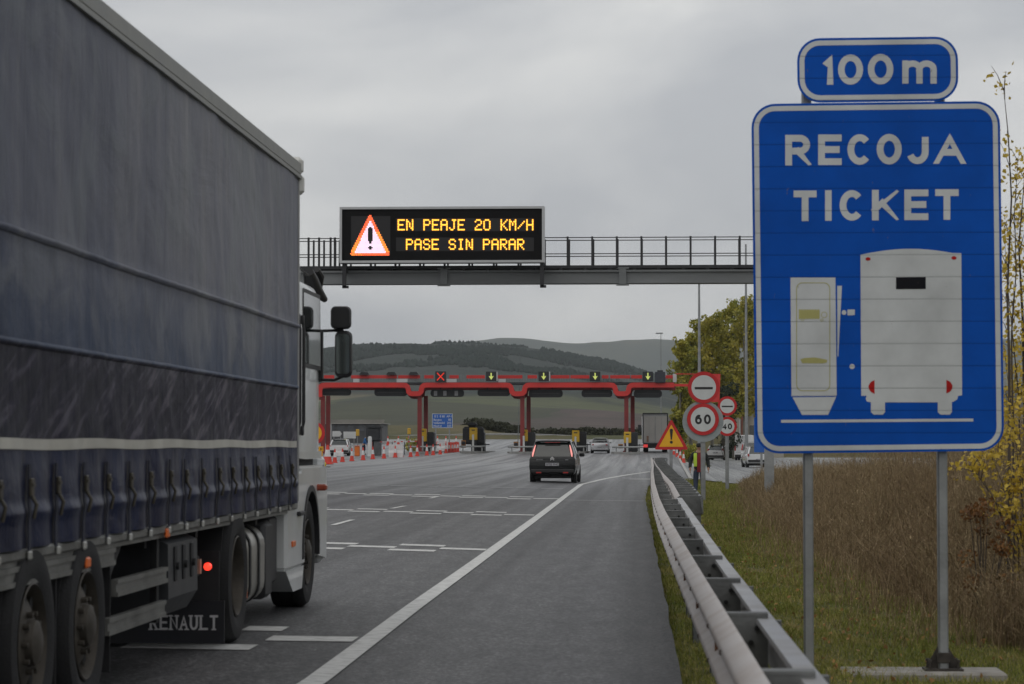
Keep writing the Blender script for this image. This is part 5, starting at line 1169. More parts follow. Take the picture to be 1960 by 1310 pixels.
# booth-side islands with ticket machines
def island(cx, ym, h1, w_, label, Yi, dark=True, lit=None, cab=None):
    a = W(cx, 868, Yi); g = road(a.x, Yi); t = thing('toll_island', label, 'toll island', (a.x, Yi, g)); 
    mb = MB(); mb.loft([[(a.x+u*w_, y, g-.05), (a.x+u*w_, y, g+.17)] for u, y in ((-.45, Yi+1.0), (-.35, Yi-1.6), (0, Yi-2.6), (.35, Yi-1.6), (.45, Yi+1.0), (.45, Yi+14), (-.45, Yi+14), (-.45, Yi+1.0))], closed=False, caps=False)
    mb.add([(a.x+u*w_, y, g+.17) for u, y in ((-.45, Yi+1.0), (-.35, Yi-1.6), (0, Yi-2.6), (.35, Yi-1.6), (.45, Yi+1.0), (.45, Yi+14), (-.45, Yi+14))], [tuple(range(7))]); part('kerb', mb, M_CON, t, 0)
    mb = MB(); z = g+.62
    mb.path([(a.x-.40*w_, Yi-.9, z), (a.x-.30*w_, Yi-1.4, z), (a.x, Yi-1.6, z), (a.x+.30*w_, Yi-1.4, z), (a.x+.40*w_, Yi-.9, z)], .08, 8)
    for u in (-.3, .3): mb.box((a.x+u*w_-.06, Yi-1.35, g+.1), (a.x+u*w_+.06, Yi-1.25, z))
    part('crash_bar', mb, mat('crash_bar_grey', (.30, .31, .31), .5, .3, nz=.1), t, 40)
    if dark:
        mb = MB(); mb.box((a.x+.30, Yi+1.2, g+.17), (a.x+.95, Yi+3.4, g+2.0), .08); mb.box((a.x-.2, Yi+1.6, g+.17), (a.x+.3, Yi+2.6, g+1.1), .05); part('cabinet', mb, M_DK, t, 20)
        mb = MB(); mb.box((a.x+1.05, Yi+.6, g+.17), (a.x+1.12, Yi+.9, g+.9)); mb.box((a.x+.9, Yi+.7, g+.75), (a.x+1.5, Yi+.85, g+.85)); part('barrier_arm', mb, M_DK, t, 0)
    p0, p1 = W(cx-h1/2, ym[1], Yi), W(cx+h1/2, ym[0], Yi); mb = MB(); mb.box((p0.x, Yi-.2, p0.z), (p1.x, Yi+.5, p1.z), .05); tm = part('ticket_machine', mb, M_YEL, t, 20)
    mb = MB(); cxx = (p0.x+p1.x)/2; mb.box((cxx-.16, Yi-.215, p1.z-.28), (cxx+.16, Yi-.2, p1.z-.18)); part('slot', mb, M_DK, tm, 0)
    mb = MB(); mb.box((cxx-.2, Yi-.1, g+.17), (cxx+.25, Yi+.4, p0.z)); part('machine_foot', mb, M_DK, tm, 0)
    q = W(cx-.5, 865, Yi-1); mb = MB(); mb.lathe([(.1, g+.1), (.1, W(0, ym[1]-10, Yi-1).z), (0, W(0, ym[1]-10.5, Yi-1).z)], (q.x, Yi-1, 0), 'Z', 10); part('white_bollard', mb, M_WH, t)
    if lit:
        q = W(lit[0], lit[1], Yi-1.2); mb = MB(); mb.lathe([(.16, -.14), (.20, 0), (.16, .14), (0, .16)], q, 'Z', 12); mb.use(M_DK); bc = part('flashing_beacon', mb, mat('lit_amber_lamp', (.9, .4, .05), .4, nz=0, emit=(1, .52, .12), es=1.6), t)
        mb = MB(); mb.box((q.x-.22, Yi-1.05, g+.5), (q.x+.22, Yi-.95, q.z+.25)); part('lamp_board', mb, mat('lamp_board', (.28, .12, .03), .6, nz=.2), t, 0)
    return t
island(809, (821, 845.5), 15, 3.0, 'toll island with a yellow machine at the first column pair, behind the cones', YT+2)
i2 = island(906, (819, 842.5), 15, 3.0, 'toll island with a tall black hood at the end of the cone row', YT+4, lit=(887, 848))
a = W(904, 819, YT+5.5); mb = MB(); mb.box((a.x-.9, YT+5, a.z-1.6), (a.x+1.1, YT+6.4, a.z+.1), .2); mb.box((a.x-.45, YT+5.1, a.z+.1), (a.x+.45, YT+6.2, a.z+.5), .15); part('black_hood', mb, M_DK, i2, 20)
island(1003, (823, 845), 14, 3.6, 'toll island with a lit amber lamp at the second column pair', YT+1, lit=(987.5, 851))
island(1102, (824, 846.5), 14, 2.6, 'toll island with a yellow machine directly behind the black car', YT+3)
island(1201, (827, 848.5), 14, 3.4, 'toll island with a lit amber lamp and a yellow machine at the third column pair', YT-2, lit=(1188, 855.5))
# small columns of things on the closed lanes
def cone(h, label=None, loc=(0, 0, 0), group=None):
    t = thing('traffic_cone', label, 'traffic cone', loc, group); w_ = h*.19; mb = MB()
    CR = mat('cone_red', (.62, .05, .03), .55, nz=.08); CW = mat('cone_white', (.66, .66, .66), .55, nz=.08)
    mb.use(CR).box((-w_, -w_, 0), (w_, w_, h*.05), .01); part('base', mb, None, t, 30, local=True)
    mb = MB(); r0, r1 = h*.165, h*.035; rr = lambda u: r0+(r1-r0)*u
    for u0, u1, m_ in ((0, .36, CR), (.36, .72, CW), (.72, .98, CR)): mb.use(m_); mb.lathe([(rr(u0), h*(.05+.95*u0)), (rr(u1), h*(.05+.95*u1))], (0, 0, 0), 'Z', 14)
    part('cone_body', mb, None, t, 40, local=True); return t
proto = None
def nth(i): return ['first', 'second', 'third', 'fourth', 'fifth', 'sixth', 'seventh', 'eighth', 'ninth', 'tenth', 'eleventh', 'twelfth', 'thirteenth', 'fourteenth', 'fifteenth', 'sixteenth', 'seventeenth', 'eighteenth'][i]
rowp = [(641, 886.3), (655.5, 884.5), (673.5, 882.8), (695, 881), (713.5, 879.2), (735, 878), (756.5, 876), (768.8, 875.2), (786, 874.8), (798.5, 873.5), (817, 872), (829, 871.6), (842.5, 870), (853.5, 867.8), (860, 867), (866, 866.5), (871, 866), (876, 865.6)]
for i, (px, py) in enumerate(rowp):
    g = G(px, py, road); lb = f'red and white traffic cone, {nth(i)} from the truck in the front cone row'
    if proto is None: proto = cone(1.0, lb, g, 'cones in the front row'); c = proto
    else: c = copy_tree(proto); c.location = g; c['label'] = lb
for i, (px, y0, lb) in enumerate(((742.5, 848, 'cone of the back row right of the dark booth, leftmost'), (762.5, 848, 'second cone of the back row right of the dark booth'), (782, 849, 'cone of the back row beside the yellow plant near the first column'), (837.5, 848, 'cone of the back row under the left edge of the blue direction sign'), (853.5, 847.5, 'cone of the back row under the middle of the blue direction sign'), (873, 847.5, 'cone of the back row next to the black hooded island'))):
    c = copy_tree(proto); g = W(px, y0, 300); c.location = (g.x, 300, road(g.x, 300)); c['label'] = lb; c['group'] = 'cones in the back row'; c.scale = (1.1, 1.1, 1.1)
for i, (px, py) in enumerate(((1296, 875), (1302, 880), (1308.5, 886.5), (1290, 870.5))):
    c = copy_tree(proto); g = G(px, py); c.location = g; c['label'] = ['orange cone left of the person on the kerb, second nearest but one', 'orange cone left of the person on the kerb, second nearest', 'orange cone left of the person on the kerb, nearest', 'orange cone left of the person on the kerb, farthest'][i]; c['group'] = 'cones along the right kerb'; c.scale = (.8, .8, .85)
bc_ = copy_tree(proto); g = G(627, 889, road); bc_.location = g; bc_['label'] = 'much larger red and white cone standing next to the yellow sign'; bc_['group'] = 'cones in the front row'; bc_.scale = (1.9, 1.9, 1.28)
del bc_['group']
# works signs next to the truck
Yw = 150.; a = W(603, 886, Yw); gz = road(a.x, Yw)
t = thing('works_speed_sign', 'round yellow works sign with a red ring, half hidden by the truck', 'road sign', (a.x, Yw, gz))
disc('speed_disc', 600, 829, 22, Yw, t, None, rr=.72, in_m=M_YFILM); mb = MB(); f = plane_map(Yw)
glyph(mb, '0', 599, 821, 609, 837, 3.2, f, .006); glyph(mb, '2', 587, 821, 597, 837, 3.2, f, .006); part('lettering', mb, M_KFILM, t, 0)
mb = MB(); mb.tube((a.x, Yw+.1, gz), (a.x, Yw+.1, W(600, 845, Yw).z), .04); part('post', mb, M_GALV, t)
a = W(606, 890, Yw-3); t = thing('works_text_sign', 'yellow works sign reading SIN PARAR beside the truck cab', 'road sign', (a.x, Yw-3, road(a.x, Yw-3))); f = plane_map(Yw-3)
mb = MB(); mb.prism([(575, 855), (619, 855), (619, 864.3), (575, 864.3)], f, 0, -.03); p = part('upper_board', mb, M_YFILM, t, 0); mb = MB(); word(mb, 'SIN', 601, 856.8, 617, 862.8, 1.3, f, .005, .35); part('lettering', mb, M_KFILM, p, 0)
mb = MB(); mb.prism([(575, 865), (617.5, 865), (617.5, 873.5), (575, 873.5)], f, 0, -.03); p = part('lower_board', mb, M_YFILM, t, 0); mb = MB(); word(mb, 'PARAR', 578, 866.6, 611, 872.2, 1.3, f, .005, .35); part('lettering', mb, M_KFILM, p, 0)
mb = MB(); mb.tube(f(612, 856, -.08), (f(612, 0, 0).x, Yw-2.9, road(a.x, Yw-3)), .03); mb.tube(f(586, 856, -.08), (f(586, 0, 0).x, Yw-2.9, road(a.x, Yw-3)), .03); part('legs', mb, M_GALV, t)
M_BARR = mat('barrier_red', (.60, .07, .05), .5, nz=.1); M_BARW = mat('barrier_white', (.6, .58, .58), .5, nz=.1)
def water_barrier(label, px0, px1, y0, y1, Y, group='plastic barriers'):
    a, b = W(px0, y1, Y), W(px1, y0, Y); t = thing('water_barrier', label, 'barrier', ((a.x+b.x)/2, Y, road(a.x, Y)), group); g = road((a.x+b.x)/2, Y); H = b.z-a.z; n = max(1, round((b.x-a.x)/1.1)); w_ = (b.x-a.x)/n
    for i in range(n):
        mb = MB(); x0 = a.x+i*w_+.015; x1 = a.x+(i+1)*w_-.015; mb.loft([[(x, Y-.24, g), (x, Y+.24, g), (x, Y+.2, g+H*.35), (x, Y+.09, g+H*.55), (x, Y+.08, g+H), (x, Y-.08, g+H), (x, Y-.09, g+H*.55), (x, Y-.2, g+H*.35)] for x in (x0, x1)]); part('segment', mb, M_BARR if i % 2 and n > 1 else M_BARW, t, 0)
    return t
water_barrier('red and white plastic barrier under the yellow text sign', 586, 616, 870, 890, Yw-2)
water_barrier('whitish plastic barrier right of the dark cabinet, behind the cones', 744, 772, 845, 870, 215); water_barrier('long white plastic barrier between the first island and the black hooded island', 836, 879, 847, 864, 262)
water_barrier('short red and white barrier at the left end of the closed lanes', 641, 657, 838, 856, 225)
for px, lb in ((595.5, 'yellow sand bag weight touching the truck outline'), (615, 'yellow sand bag weight under the right end of the text sign')):
    g = G(px, 894.5, road); mb = MB(); mb.lathe([(0, .0), (.22, .02), (.27, .14), (.24, .26), (.1, .33), (0, .34)], (g.x, g.y, g.z), 'Z', 12); mb.use(M_YEL)
    mb2 = MB(); mb2.lathe([(0, .0), (.24, .02), (.30, .15), (.25, .27), (.1, .31), (0, .32)], g, 'Z', 12); t = thing('sand_bag', lb, 'sand bag', g, 'yellow sand bags'); part('bag', mb2, mat('bag_yellow', (.70, .50, .03), .6, nz=.2, sc=5, bump=.4, bsc=9), t, 60)
    mb3 = MB(); mb3.box((g.x-.34, g.y-.2, g.z), (g.x+.5, g.y+.25, g.z+.03)); part('rubber_foot', mb3, M_RUB, t, 0)
# furniture of the closed lanes
a = W(713, 868, 228); t = thing('toll_booth', 'dark closed toll booth standing on a grey cabinet behind the cones', 'booth', (a.x, 228, road(a.x, 228)))
g = road(a.x, 228); p0, p1 = W(700, 845.5, 228), W(727, 817, 228); mb = MB(); mb.box((p0.x, 228, p0.z), (p1.x, 230, p1.z), .15); mb.box((p0.x+.1, 227.9, p1.z-.1), (p1.x+.1, 230.1, p1.z+.04)); part('cabin', mb, M_DK, t, 20); p0 = W(715, 868, 228); p1 = W(727, 846, 228); mb = MB(); mb.box((p0.x, 228.1, g), (p1.x, 229.6, p1.z-.02), .03); part('cabinet', mb, mat('cabinet_grey', (.08, .085, .09), .6, nz=.2), t, 20)
mb = MB(); x_ = W(712, 0, 228).x; mb.box((x_-.12, 228.2, g), (x_+.12, 229.2, W(0, 845, 228).z)); part('stand', mb, M_DRED, t, 0)
for px, y0, lb, Y, r_ in ((708, 835.5, 'white pole in front of the dark booth', 222, .17), (633.5, 812, 'tall white pole between the cab and the white boards', 250, .075)):
    a = W(px, y0, Y); g = road(a.x, Y); mb = MB(); mb.lathe([(r_*1.3, g), (r_*1.3, g+.1), (r_, g+.12), (r_, a.z-.1), (r_*.6, a.z), (0, a.z)], (a.x, Y, 0), 'Z', 14); solo('white_pole', mb, M_WH, lb, 'pole', base=(a.x, Y, g))
a = W(683.5, 869, 224); g = road(a.x, 224); t = thing('waste_bin', 'orange waste bin left of the worker in blue', 'bin', (a.x, 224, g)); mb = MB(); mb.box((a.x-.2, 223.8, g), (a.x+.22, 224.25, g+.82), .05); part('body', mb, mat('bin_orange', (.66, .16, .02), .5, nz=.1), t, 20); mb = MB(); mb.box((a.x-.23, 223.76, g+.83), (a.x+.25, 224.3, g+.9), .03); part('lid', mb, mat('lid_orange', (.5, .1, .02), .5, nz=.1), t, 20)
def board(name, label, cat, px0, py0, px1, py1, Y, m, arrow=False):
    a, b = W(px0, py1, Y), W(px1, py0, Y); g = road(a.x, Y); t = thing(name, label, cat, ((a.x+b.x)/2, Y, g)); f = plane_map(Y); mb = MB()
    poly = [(px0, py0), (px1, py0), (px1, py1), (px0, py1)] if not arrow else [(px0, py0), (px1-4, py0), (px1, (py0+py1)/2), (px1-4, py1), (px0, py1)]
    mb.prism(poly, f, 0, -.06); part('panel', mb, m, t, 0); mb = MB()
    for u in (.15, .85): x = a.x+(b.x-a.x)*u; mb.box((x-.04, Y+.07, g), (x+.04, Y+.13, b.z-.05))
    part('legs', mb, M_GALV, t, 0); return t
board('information_board', 'white board with one pointed end behind the cones', 'board', 636, 825.5, 654.5, 836, 262, M_WH, True); board('information_board', 'plain white rectangular board left of the yellow light', 'board', 657.5, 826.5, 681, 839.5, 264, M_WH)
for px, y0, y1, lb in ((684.5, 822, 835, 'upright yellow works lamp right of the white boards'), (783, 820, 832, 'upright yellow works lamp left of the first column pair')):
    a = W(px, y1, 258); b = W(px, y0, 258); g = road(a.x, 258); t = thing('works_lamp', lb, 'lamp', (a.x, 258, g), 'yellow works lamps'); mb = MB(); mb.box((a.x-.17, 257.9, a.z), (a.x+.17, 258.1, b.z), .05); part('lamp', mb, mat('works_yellow', (.60, .36, .04), .5, nz=.1), t, 20); mb = MB(); mb.tube((a.x, 258, g), (a.x, 258, a.z), .04); part('post', mb, M_GALV, t)
a = W(661, 845, 235); g = road(a.x, 235); t = thing('works_speed_sign', 'small dull yellow round sign between the red barrier and the white car', 'road sign', (a.x, 235, g)); f = plane_map(235); mb = MB(); mb.prism(circ(662, 844.5, 4.6, 20), f, 0, -.03); part('disc', mb, mat('dull_yellow', (.40, .36, .12), .5, nz=.2), t, 20); mb = MB(); mb.tube((a.x, 235.05, g), (a.x, 235.05, a.z), .03); part('post', mb, M_GALV, t)
# tape rail of the closed lanes
a, b = W(727, 846.5, 232), W(798, 845, 236); t = thing('barrier_tape', 'red and white tape strung between thin posts right of the dark booth', 'tape', (a.x, 232, road(a.x, 232))); mb = MB(); n = 16
MT = [mat('tape_white', (.6, .58, .58), .6, nz=0), mat('tape_red', (.55, .06, .05), .6, nz=0)]
for i in range(n):
    p, q = a.lerp(b, i/n), a.lerp(b, (i+1)/n); mb.use(MT[i % 3 == 0]); mb.box((p.x, p.y, p.z-.05), (q.x, p.y+.02, p.z+.05))
part('tape', mb, None, t, 0)
for u in (0, .33, .66, 1): p = a.lerp(b, u); mb = MB(); mb.tube((p.x, p.y+.05, road(p.x, p.y)), (p.x, p.y+.05, p.z+.08), .04, n=6); part('post', mb, M_DK, t)
# ---- blue direction sign beyond the booths
Yd = 300.; a, b = W(827.5, 819, Yd), W(866, 792.5, Yd); g = road(a.x, Yd); t = thing('direction_sign', 'small blue direction sign listing Burgos, Valladolid and Madrid', 'road sign', ((a.x+b.x)/2, Yd, g)); f = plane_map(Yd)
mb = MB(); mb.prism([(827, 792), (866.5, 792), (866.5, 819.5), (827, 819.5)], f, 0, -.06); p = part('panel', mb, mat('motorway_blue', (.01, .10, .42), .45, nz=.05), t, 0)
mb = MB(); ring(mb, [(827, 792), (866.5, 792), (866.5, 819.5), (827, 819.5)], [(827.9, 792.9), (865.6, 792.9), (865.6, 818.6), (827.9, 818.6)], f, .01); part('border', mb, M_WFILM, p, 0)
mb = MB(); mb.use(M_WFILM)
for s_, px, py, sz in (('E 5  E 80  AP-1', 831.5, 799.3, 5.6), ('Burgos', 829.5, 805.6, 5.6), ('83', 858, 805.6, 5.6), ('Valladolid', 829.5, 811.6, 5.6), ('203', 855.5, 811.6, 5.6), ('Madrid', 829.5, 817.4, 5.6), ('323', 855.5, 817.4, 5.6)):
    o_ = f(px, py, .012); k = Yd/F; text_into(mb, s_, sz*k, Matrix.Translation(o_) @ Matrix.Rotation(math.pi/2, 4, 'X'), .008*k*10)
part('lettering', mb, None, p, 0, fixn=False)
mb = MB()
for u in (834, 860): q = f(u, 806, -.15); mb.box((q.x-.07, q.y, g), (q.x+.07, q.y+.1, q.z))
part('legs', mb, M_GALV, t, 0)
# ---- far guard rail and bank wall
t = thing('guard_rail', 'thin far guard rail along the bank beyond the toll islands', 'guard rail', (0, 354, 2.7)); mb = MB(); pts = [W(px, py, 354+0*px) for px, py in ((690, 836.5), (800, 834.5), (900, 832.5), (955, 831.2), (1020, 832.2), (1100, 835.5), (1180, 840), (1250, 842.2), (1330, 843.8))]
mb.loft([[(p.x, 354, p.z-.13), (p.x, 354-.05, p.z-.07), (p.x, 354, p.z), (p.x, 354-.05, p.z+.07), (p.x, 354, p.z+.13), (p.x, 354.02, p.z)] for p in pts]); part('rail', mb, M_RAIL, t, 30)
x = pts[0].x
while x < pts[-1].x:
    z = float(np.interp(x, [p.x for p in pts], [p.z for p in pts])); mb = MB(); mb.box((x-.06, 354.03, z-.8), (x+.06, 354.12, z+.1)); part('post', mb, M_GALVD, t, 0); x += 4
# ---- low building far left
a, b = W(560, 850, 318), W(727, 811, 318); g = 1.4; t = thing('low_building', 'long low dark building with a flat pale roof edge far behind the cones', 'building', ((a.x+b.x)/2, 318, g)); mb = MB(); mb.box((a.x, 318, g), (b.x, 328, W(0, 812, 318).z)); part('wall', mb, mat('dark_cladding', (.055, .055, .06), .5, nz=.2, sc=.4), t, 0)
mb = MB(); mb.box((a.x, 317.6, W(0, 812, 318).z), (b.x+.3, 328.3, W(0, 810.5, 318).z)); part('roof', mb, mat('roof_pale', (.3, .29, .27), .7, nz=.1), t, 0)
for i, px in enumerate(range(570, 722, 19)):
    p0, p1 = W(px, 826, 317.97), W(px+14, 814, 317.97); mb = MB(); mb.box((p0.x, 317.95, p0.z), (p1.x, 317.99, p1.z)); part('window', mb, mat('dull_window', (.07, .075, .085), .15, nz=.1), t, 0)
a, b = W(560, 811, 352), W(735, 803.5, 352); mb = MB(); mb.box((a.x, 352, 2), (b.x, 352.5, b.z)); solo('retaining_wall', mb, mat('wall_beige', (.23, .22, .20), .85, nz=.15, sc=.5), 'long pale wall rising behind the low dark building', 'wall', base=(a.x, 352, 2))
# ---- lamp masts
def mast(label, px, ytop, Y, zb, arm=None, r=.09, group=None):
    a = W(px, ytop, Y); t = thing('street_lamp', label, 'street lamp', (a.x, Y, zb)); mb = MB(); mb.path([(a.x, Y, zb), (a.x, Y, a.z)], [r, r*.45], 10); part('pole', mb, M_GALV, t)
    k = Y/F; mb = MB()
    if arm: 
        for s in arm: mb.box((a.x, Y-.1, a.z-.06) if s > 0 else (a.x+s*k, Y-.1, a.z-.06), (a.x+s*k, Y+.15, a.z+.09) if s > 0 else (a.x, Y+.15, a.z+.09), .03)
        part('lamp_head', mb, M_GREY, t, 30)
mast('slim grey lamp mast rising between the gantry and the toll disc', 1338, 520, 170, ground(5, 170), (8, -8), .14); mast('lamp mast with a small flat head left of the trees', 1265, 638.5, 300, 1.2, (4, -10), .085); mast('tall mast touching the left edge of the big blue sign, with an aerial tip', 1427.5, 468, 200, -.2, None, .15)
mast('lamp mast with a twin head showing above the poplars', 1348, 621, 330, .5, (6, -5), .09)
a = W(996, 664, 300); mb = MB(); mb.path([(a.x-.3, 300, 1.0), (a.x-.1, 300, 8), (a.x, 300, a.z)], [.05, .04, .015], 6); solo('radio_mast', mb, M_GALVD, 'thin whip aerial rising above the second column pair', 'aerial', base=(a.x, 300, 1))
a = W(1457.5, 850, 140); mb = MB(); mb.box((a.x-.06, 140, -.5), (a.x+.06, 140.1, W(0, 870, 140).z)); mb.box((a.x-.9, 139.96, W(0, 866, 140).z), (a.x+1.2, 140, W(0, 800, 140).z)); 
b_ = thing('blue_board', 'plain blue board on a short post below the big blue sign', 'road sign', (a.x, 140, ground(a.x, 140))); mb = MB(); mb.box((a.x-.06, 140.02, -.5), (a.x+.06, 140.12, W(0, 820, 140).z)); part('post', mb, M_GALV, b_, 0); mb = MB(); p0, p1 = W(1443.5, 866, 140), W(1500, 800, 140); mb.box((p0.x, 139.97, p0.z), (p1.x, 140.01, p1.z)); part('panel', mb, mat('motorway_blue', (.01, .1, .42)), b_, 0)
# ---- toll office on the right
YB = 300.; x0, x1 = W(1397, 850, YB).x, W(1500, 850, YB).x; g = -.15; t = thing('toll_office', 'low beige service building with a red roof edge and a red pillar', 'building', ((x0+x1)/2, YB, g)); zt = W(0, 786, YB).z
mb = MB(); mb.box((x0, YB, g-.3), (x1, YB+9, zt)); part('wall', mb, mat('office_beige', (.33, .31, .26), .8, nz=.08, sc=.6), t, 0)
mb = MB(); mb.box((W(1415, 0, YB).x, YB-.8, zt), (x1+.5, YB+9.5, W(0, 779.5, YB).z)); part('roof', mb, mat('office_roof_red', (.30, .055, .03), .6, nz=.15), t, 0)
mb = MB(); mb.box((W(1416.5, 0, YB-.7).x, YB-.7, g-.2), (W(1428, 0, YB-.7).x, YB-.02, zt-.01)); part('pillar', mb, mat('pillar_brown_red', (.20, .055, .035), .7, nz=.15), t, 0)
mb = MB(); mb.box((W(1412, 0, YB-.1).x, YB-.12, g), (W(1414.5, 0, YB-.1).x, YB-.02, zt-.2)); part('downpipe', mb, M_WH, t, 0)
mb = MB(); p0, p1 = W(1395, 880, YB-3), W(1409, 838, YB-3); a = W(1402, 850, YB-3)
mb = MB(); mb.box((W(1432, 0, YB-.1).x, YB-.04, W(0, 850, YB).z), (W(1445, 0, YB-.1).x, YB-.01, W(0, 815, YB).z)); part('window', mb, M_GLS, t, 0)
# ================================================================== VEHICLES AND PEOPLE
M_PL = mat('number_plate', (.42, .42, .45), .5, nz=.05); M_BLKPAINT = mat('black_paint', (.006, .007, .008), .22, nz=0, coat=.35, spec=.3); M_SIL = mat('silver_paint', (.40, .41, .43), .3, .5, nz=.04, coat=.8); M_CARW = mat('white_paint', (.66, .67, .68), .25, nz=.03, coat=.8)
M_LRED = mat('tail_red', (.35, .015, .012), .25, nz=0, coat=.6); M_TIRE = M_RUB; M_BUMP = mat('bumper_black', (.010, .010, .011), .6, nz=.1)
def car(name, label, cat, loc, rz, L_, Wd, H, belt, secs, cabin, paint, lamps, plate_z, plate_txt=None, roofpaint=None, bumper_dark=True, rails=False, mirror=True, plate_w=.52, clear=.2, lower_dark=.0):
    """built in its own frame: rear at y=0, front at y=L. secs: (y, halfwidth scale, z bottom, z top) of lower body; cabin: (y0base,y0roof,y1roof,y1base)"""
    t = thing(name, label, cat, loc, rz=rz); hw = Wd/2
    mb = MB(); rows = []
    for y, s, zb, zt in secs:
        w_ = hw*s; rows.append([(-w_*.90, y, zb), (-w_*.97, y, zb+.10), (-w_, y, zb+(zt-zb)*.45), (-w_*.985, y, zt-.10), (-w_*.93, y, zt), (w_*.93, y, zt), (w_*.985, y, zt-.10), (w_, y, zb+(zt-zb)*.45), (w_*.97, y, zb+.10), (w_*.90, y, zb)])
    mb.loft(rows); body = part('body', mb, paint, t, 40, local=True)
    yb0, yr0, yr1, yb1 = cabin; wb, wr = hw*.92, hw*.74; zr_ = H; rows = []
    for k in range(9):
        u = k/8; z = belt-.02+(zr_-.05-belt)*u; w_ = wb+(wr-wb)*u**1.3; ya, yb = yb0+(yr0-yb0)*u**1.15, yb1+(yr1-yb1)*u
        c = .12; rows.append([(-w_+c, ya, z), (-w_, ya+c*1.3, z), (-w_, yb-c*2, z), (-w_+c*2, yb, z), (w_-c*2, yb, z), (w_, yb-c*2, z), (w_, ya+c*1.3, z), (w_-c, ya, z)])
    mb = MB(); mb.loft(rows); cb = part('windows', mb, M_GLS, t, 40, local=True)
    mb = MB(); n_ = 7; rows = []
    for k in range(n_+1):
        u = k/n_; y = yr0-.04+(yr1-yr0+.08)*u; w_ = wr+.012; b_ = .05*math.sin(math.pi*min(1, max(0, .15+u*.75))); rows.append([(-w_-.01, y, zr_-.10), (-w_*.95, y, zr_-.045+b_*.3), (-w_*.6, y, zr_-.01+b_*.6), (0, y, zr_+b_*.8-.01), (w_*.6, y, zr_-.01+b_*.6), (w_*.95, y, zr_-.045+b_*.3), (w_+.01, y, zr_-.10)])
    mb.loft(rows, closed=False, caps=False); mb.loft([[(p[0], p[1], p[2]-.03) for p in q] for q in rows], closed=False, caps=False); part('roof', mb, roofpaint or paint, t, 50, local=True)
    # pillars
    for sx in (-1, 1):
        mb = MB(); P = []
        for k in range(9):
            u = k/8; P.append(Vector((sx*((wb+(wr-wb)*u**1.3)-.045), yb0+(yr0-yb0)*u**1.15+.055, belt-.03+(zr_-.04-belt)*u)))
        mb.path(P, .065, 8); P = [Vector((sx*(wb-.03), yb1-.2, belt-.03)), Vector((sx*(wr+.005), yr1-.1, zr_-.06))]; mb.path(P, .045, 8); P = [Vector((sx*(wb+.004), (yb0+yb1)/2, belt-.03)), Vector((sx*(wr+.008), (yr0+yr1)/2, zr_-.07))]; mb.path(P, .03, 6); part('pillars', mb, paint, t, 50, local=True)
    for y in (L_*.19, L_*.80):
        for sx in (-1, 1):
            mb = MB(); r = .32; mb.lathe([(r*.6, sx*0), (r*.95, sx*.0), (r, -sx*.03), (r, -sx*.19), (r*.95, -sx*.21), (r*.6, -sx*.21)], (sx*hw*.985, y, r), 'X', 28); w_ = part('wheel', mb, M_TIRE, t, 40, local=True)
            mb = MB(); mb.lathe([(r*.62, -sx*.005), (r*.55, -sx*.03), (0, -sx*.02)], (sx*hw*.985, y, r), 'X', 20); part('rim', mb, M_GREY, w_, 30, local=True)
            mb = MB(); mb.lathe([(r*1.14, sx*.004), (r*1.0, sx*.004), (r*1.0, -sx*.1), (r*1.14, -sx*.1)], (sx*hw*.985, y, r+.01), 'X', 28, closed=True); part('wheel_arch', mb, M_BUMP, body, 30, local=True)
    mb = MB(); z0 = secs[0][2]
    mb.box((-hw*.93, -.07, z0), (hw*.93, .14, z0+.16 if bumper_dark else z0+.06), .04); part('bumper', mb, M_BUMP if bumper_dark else paint, t, 30, local=True)
    mb = MB(); mb.box((-plate_w/2, -.045, plate_z-.055), (plate_w/2, -.02, plate_z+.055)); pl = part('number_plate', mb, M_PL, t, 0, local=True)
    if plate_txt: mb = MB(); text_into(mb, plate_txt, .115, Matrix.Translation((-plate_w/2+.03, -.048, plate_z-.04)) @ Matrix.Rotation(math.pi/2, 4, 'X'), .002); part('lettering', mb, M_KFILM, pl, 0, local=True, fixn=False)
    for sx in (-1, 1):
        mb = MB(); 
        for pts_, r_ in lamps: mb.path([(sx*x, y, z) for x, y, z in pts_], r_, 8)
        part('tail_light', mb, LAMPM[0], t, 50, local=True)
    if mirror:
        for sx in (-1, 1): mb = MB(); mb.box((sx*hw*.95, yb1-.62, belt+.0), (sx*(hw+.17), yb1-.50, belt+.15), .04); part('mirror', mb, paint, t, 30, local=True)
    mb = MB(); mb.box((-hw*.75, .3, .16), (hw*.75, L_-.4, z0+.15)); part('underbody', mb, M_CHS, t, 0, local=True)
    return t, body
# black people carrier
M_PINK = mat('lit_pink_lamp', (.8, .2, .18), .3, nz=0, emit=(1, .42, .38), es=.55); LAMPM = [M_PINK]
g = G(1057, 924, road)
t, body = car('black_car', 'black people carrier seen from behind, with tall lit tail lights, driving towards the toll', 'car', (g.x+.0, g.y, g.z), R_(-1.6), 4.47, 1.82, 1.62, .98, [(0.03, .93, .36, .80), (.045, .96, .33, .93), (.07, .985, .30, 1.0), (.5, 1.0, .24, 1.01), (3.2, 1.0, .24, 1.0), (3.9, .97, .24, .90), (4.3, .88, .26, .78), (4.47, .75, .32, .62)], (.075, .36, 2.75, 3.95), M_BLKPAINT, [([(.762, .03, 1.00), (.745, .08, 1.12), (.70, .17, 1.30), (.665, .27, 1.44)], [.022, .036, .030, .016])], .70, '8705 FNC', mirror=True)
mb = MB(); mb.box((-.60, .22, 1.555), (.60, .42, 1.60), .02); part('spoiler', mb, M_BLKPAINT, t, 30, local=True); mb = MB(); mb.box((-.30, .20, 1.535), (.30, .225, 1.553)); part('brake_light', mb, M_LRED, t, 0, local=True)
mb = MB()
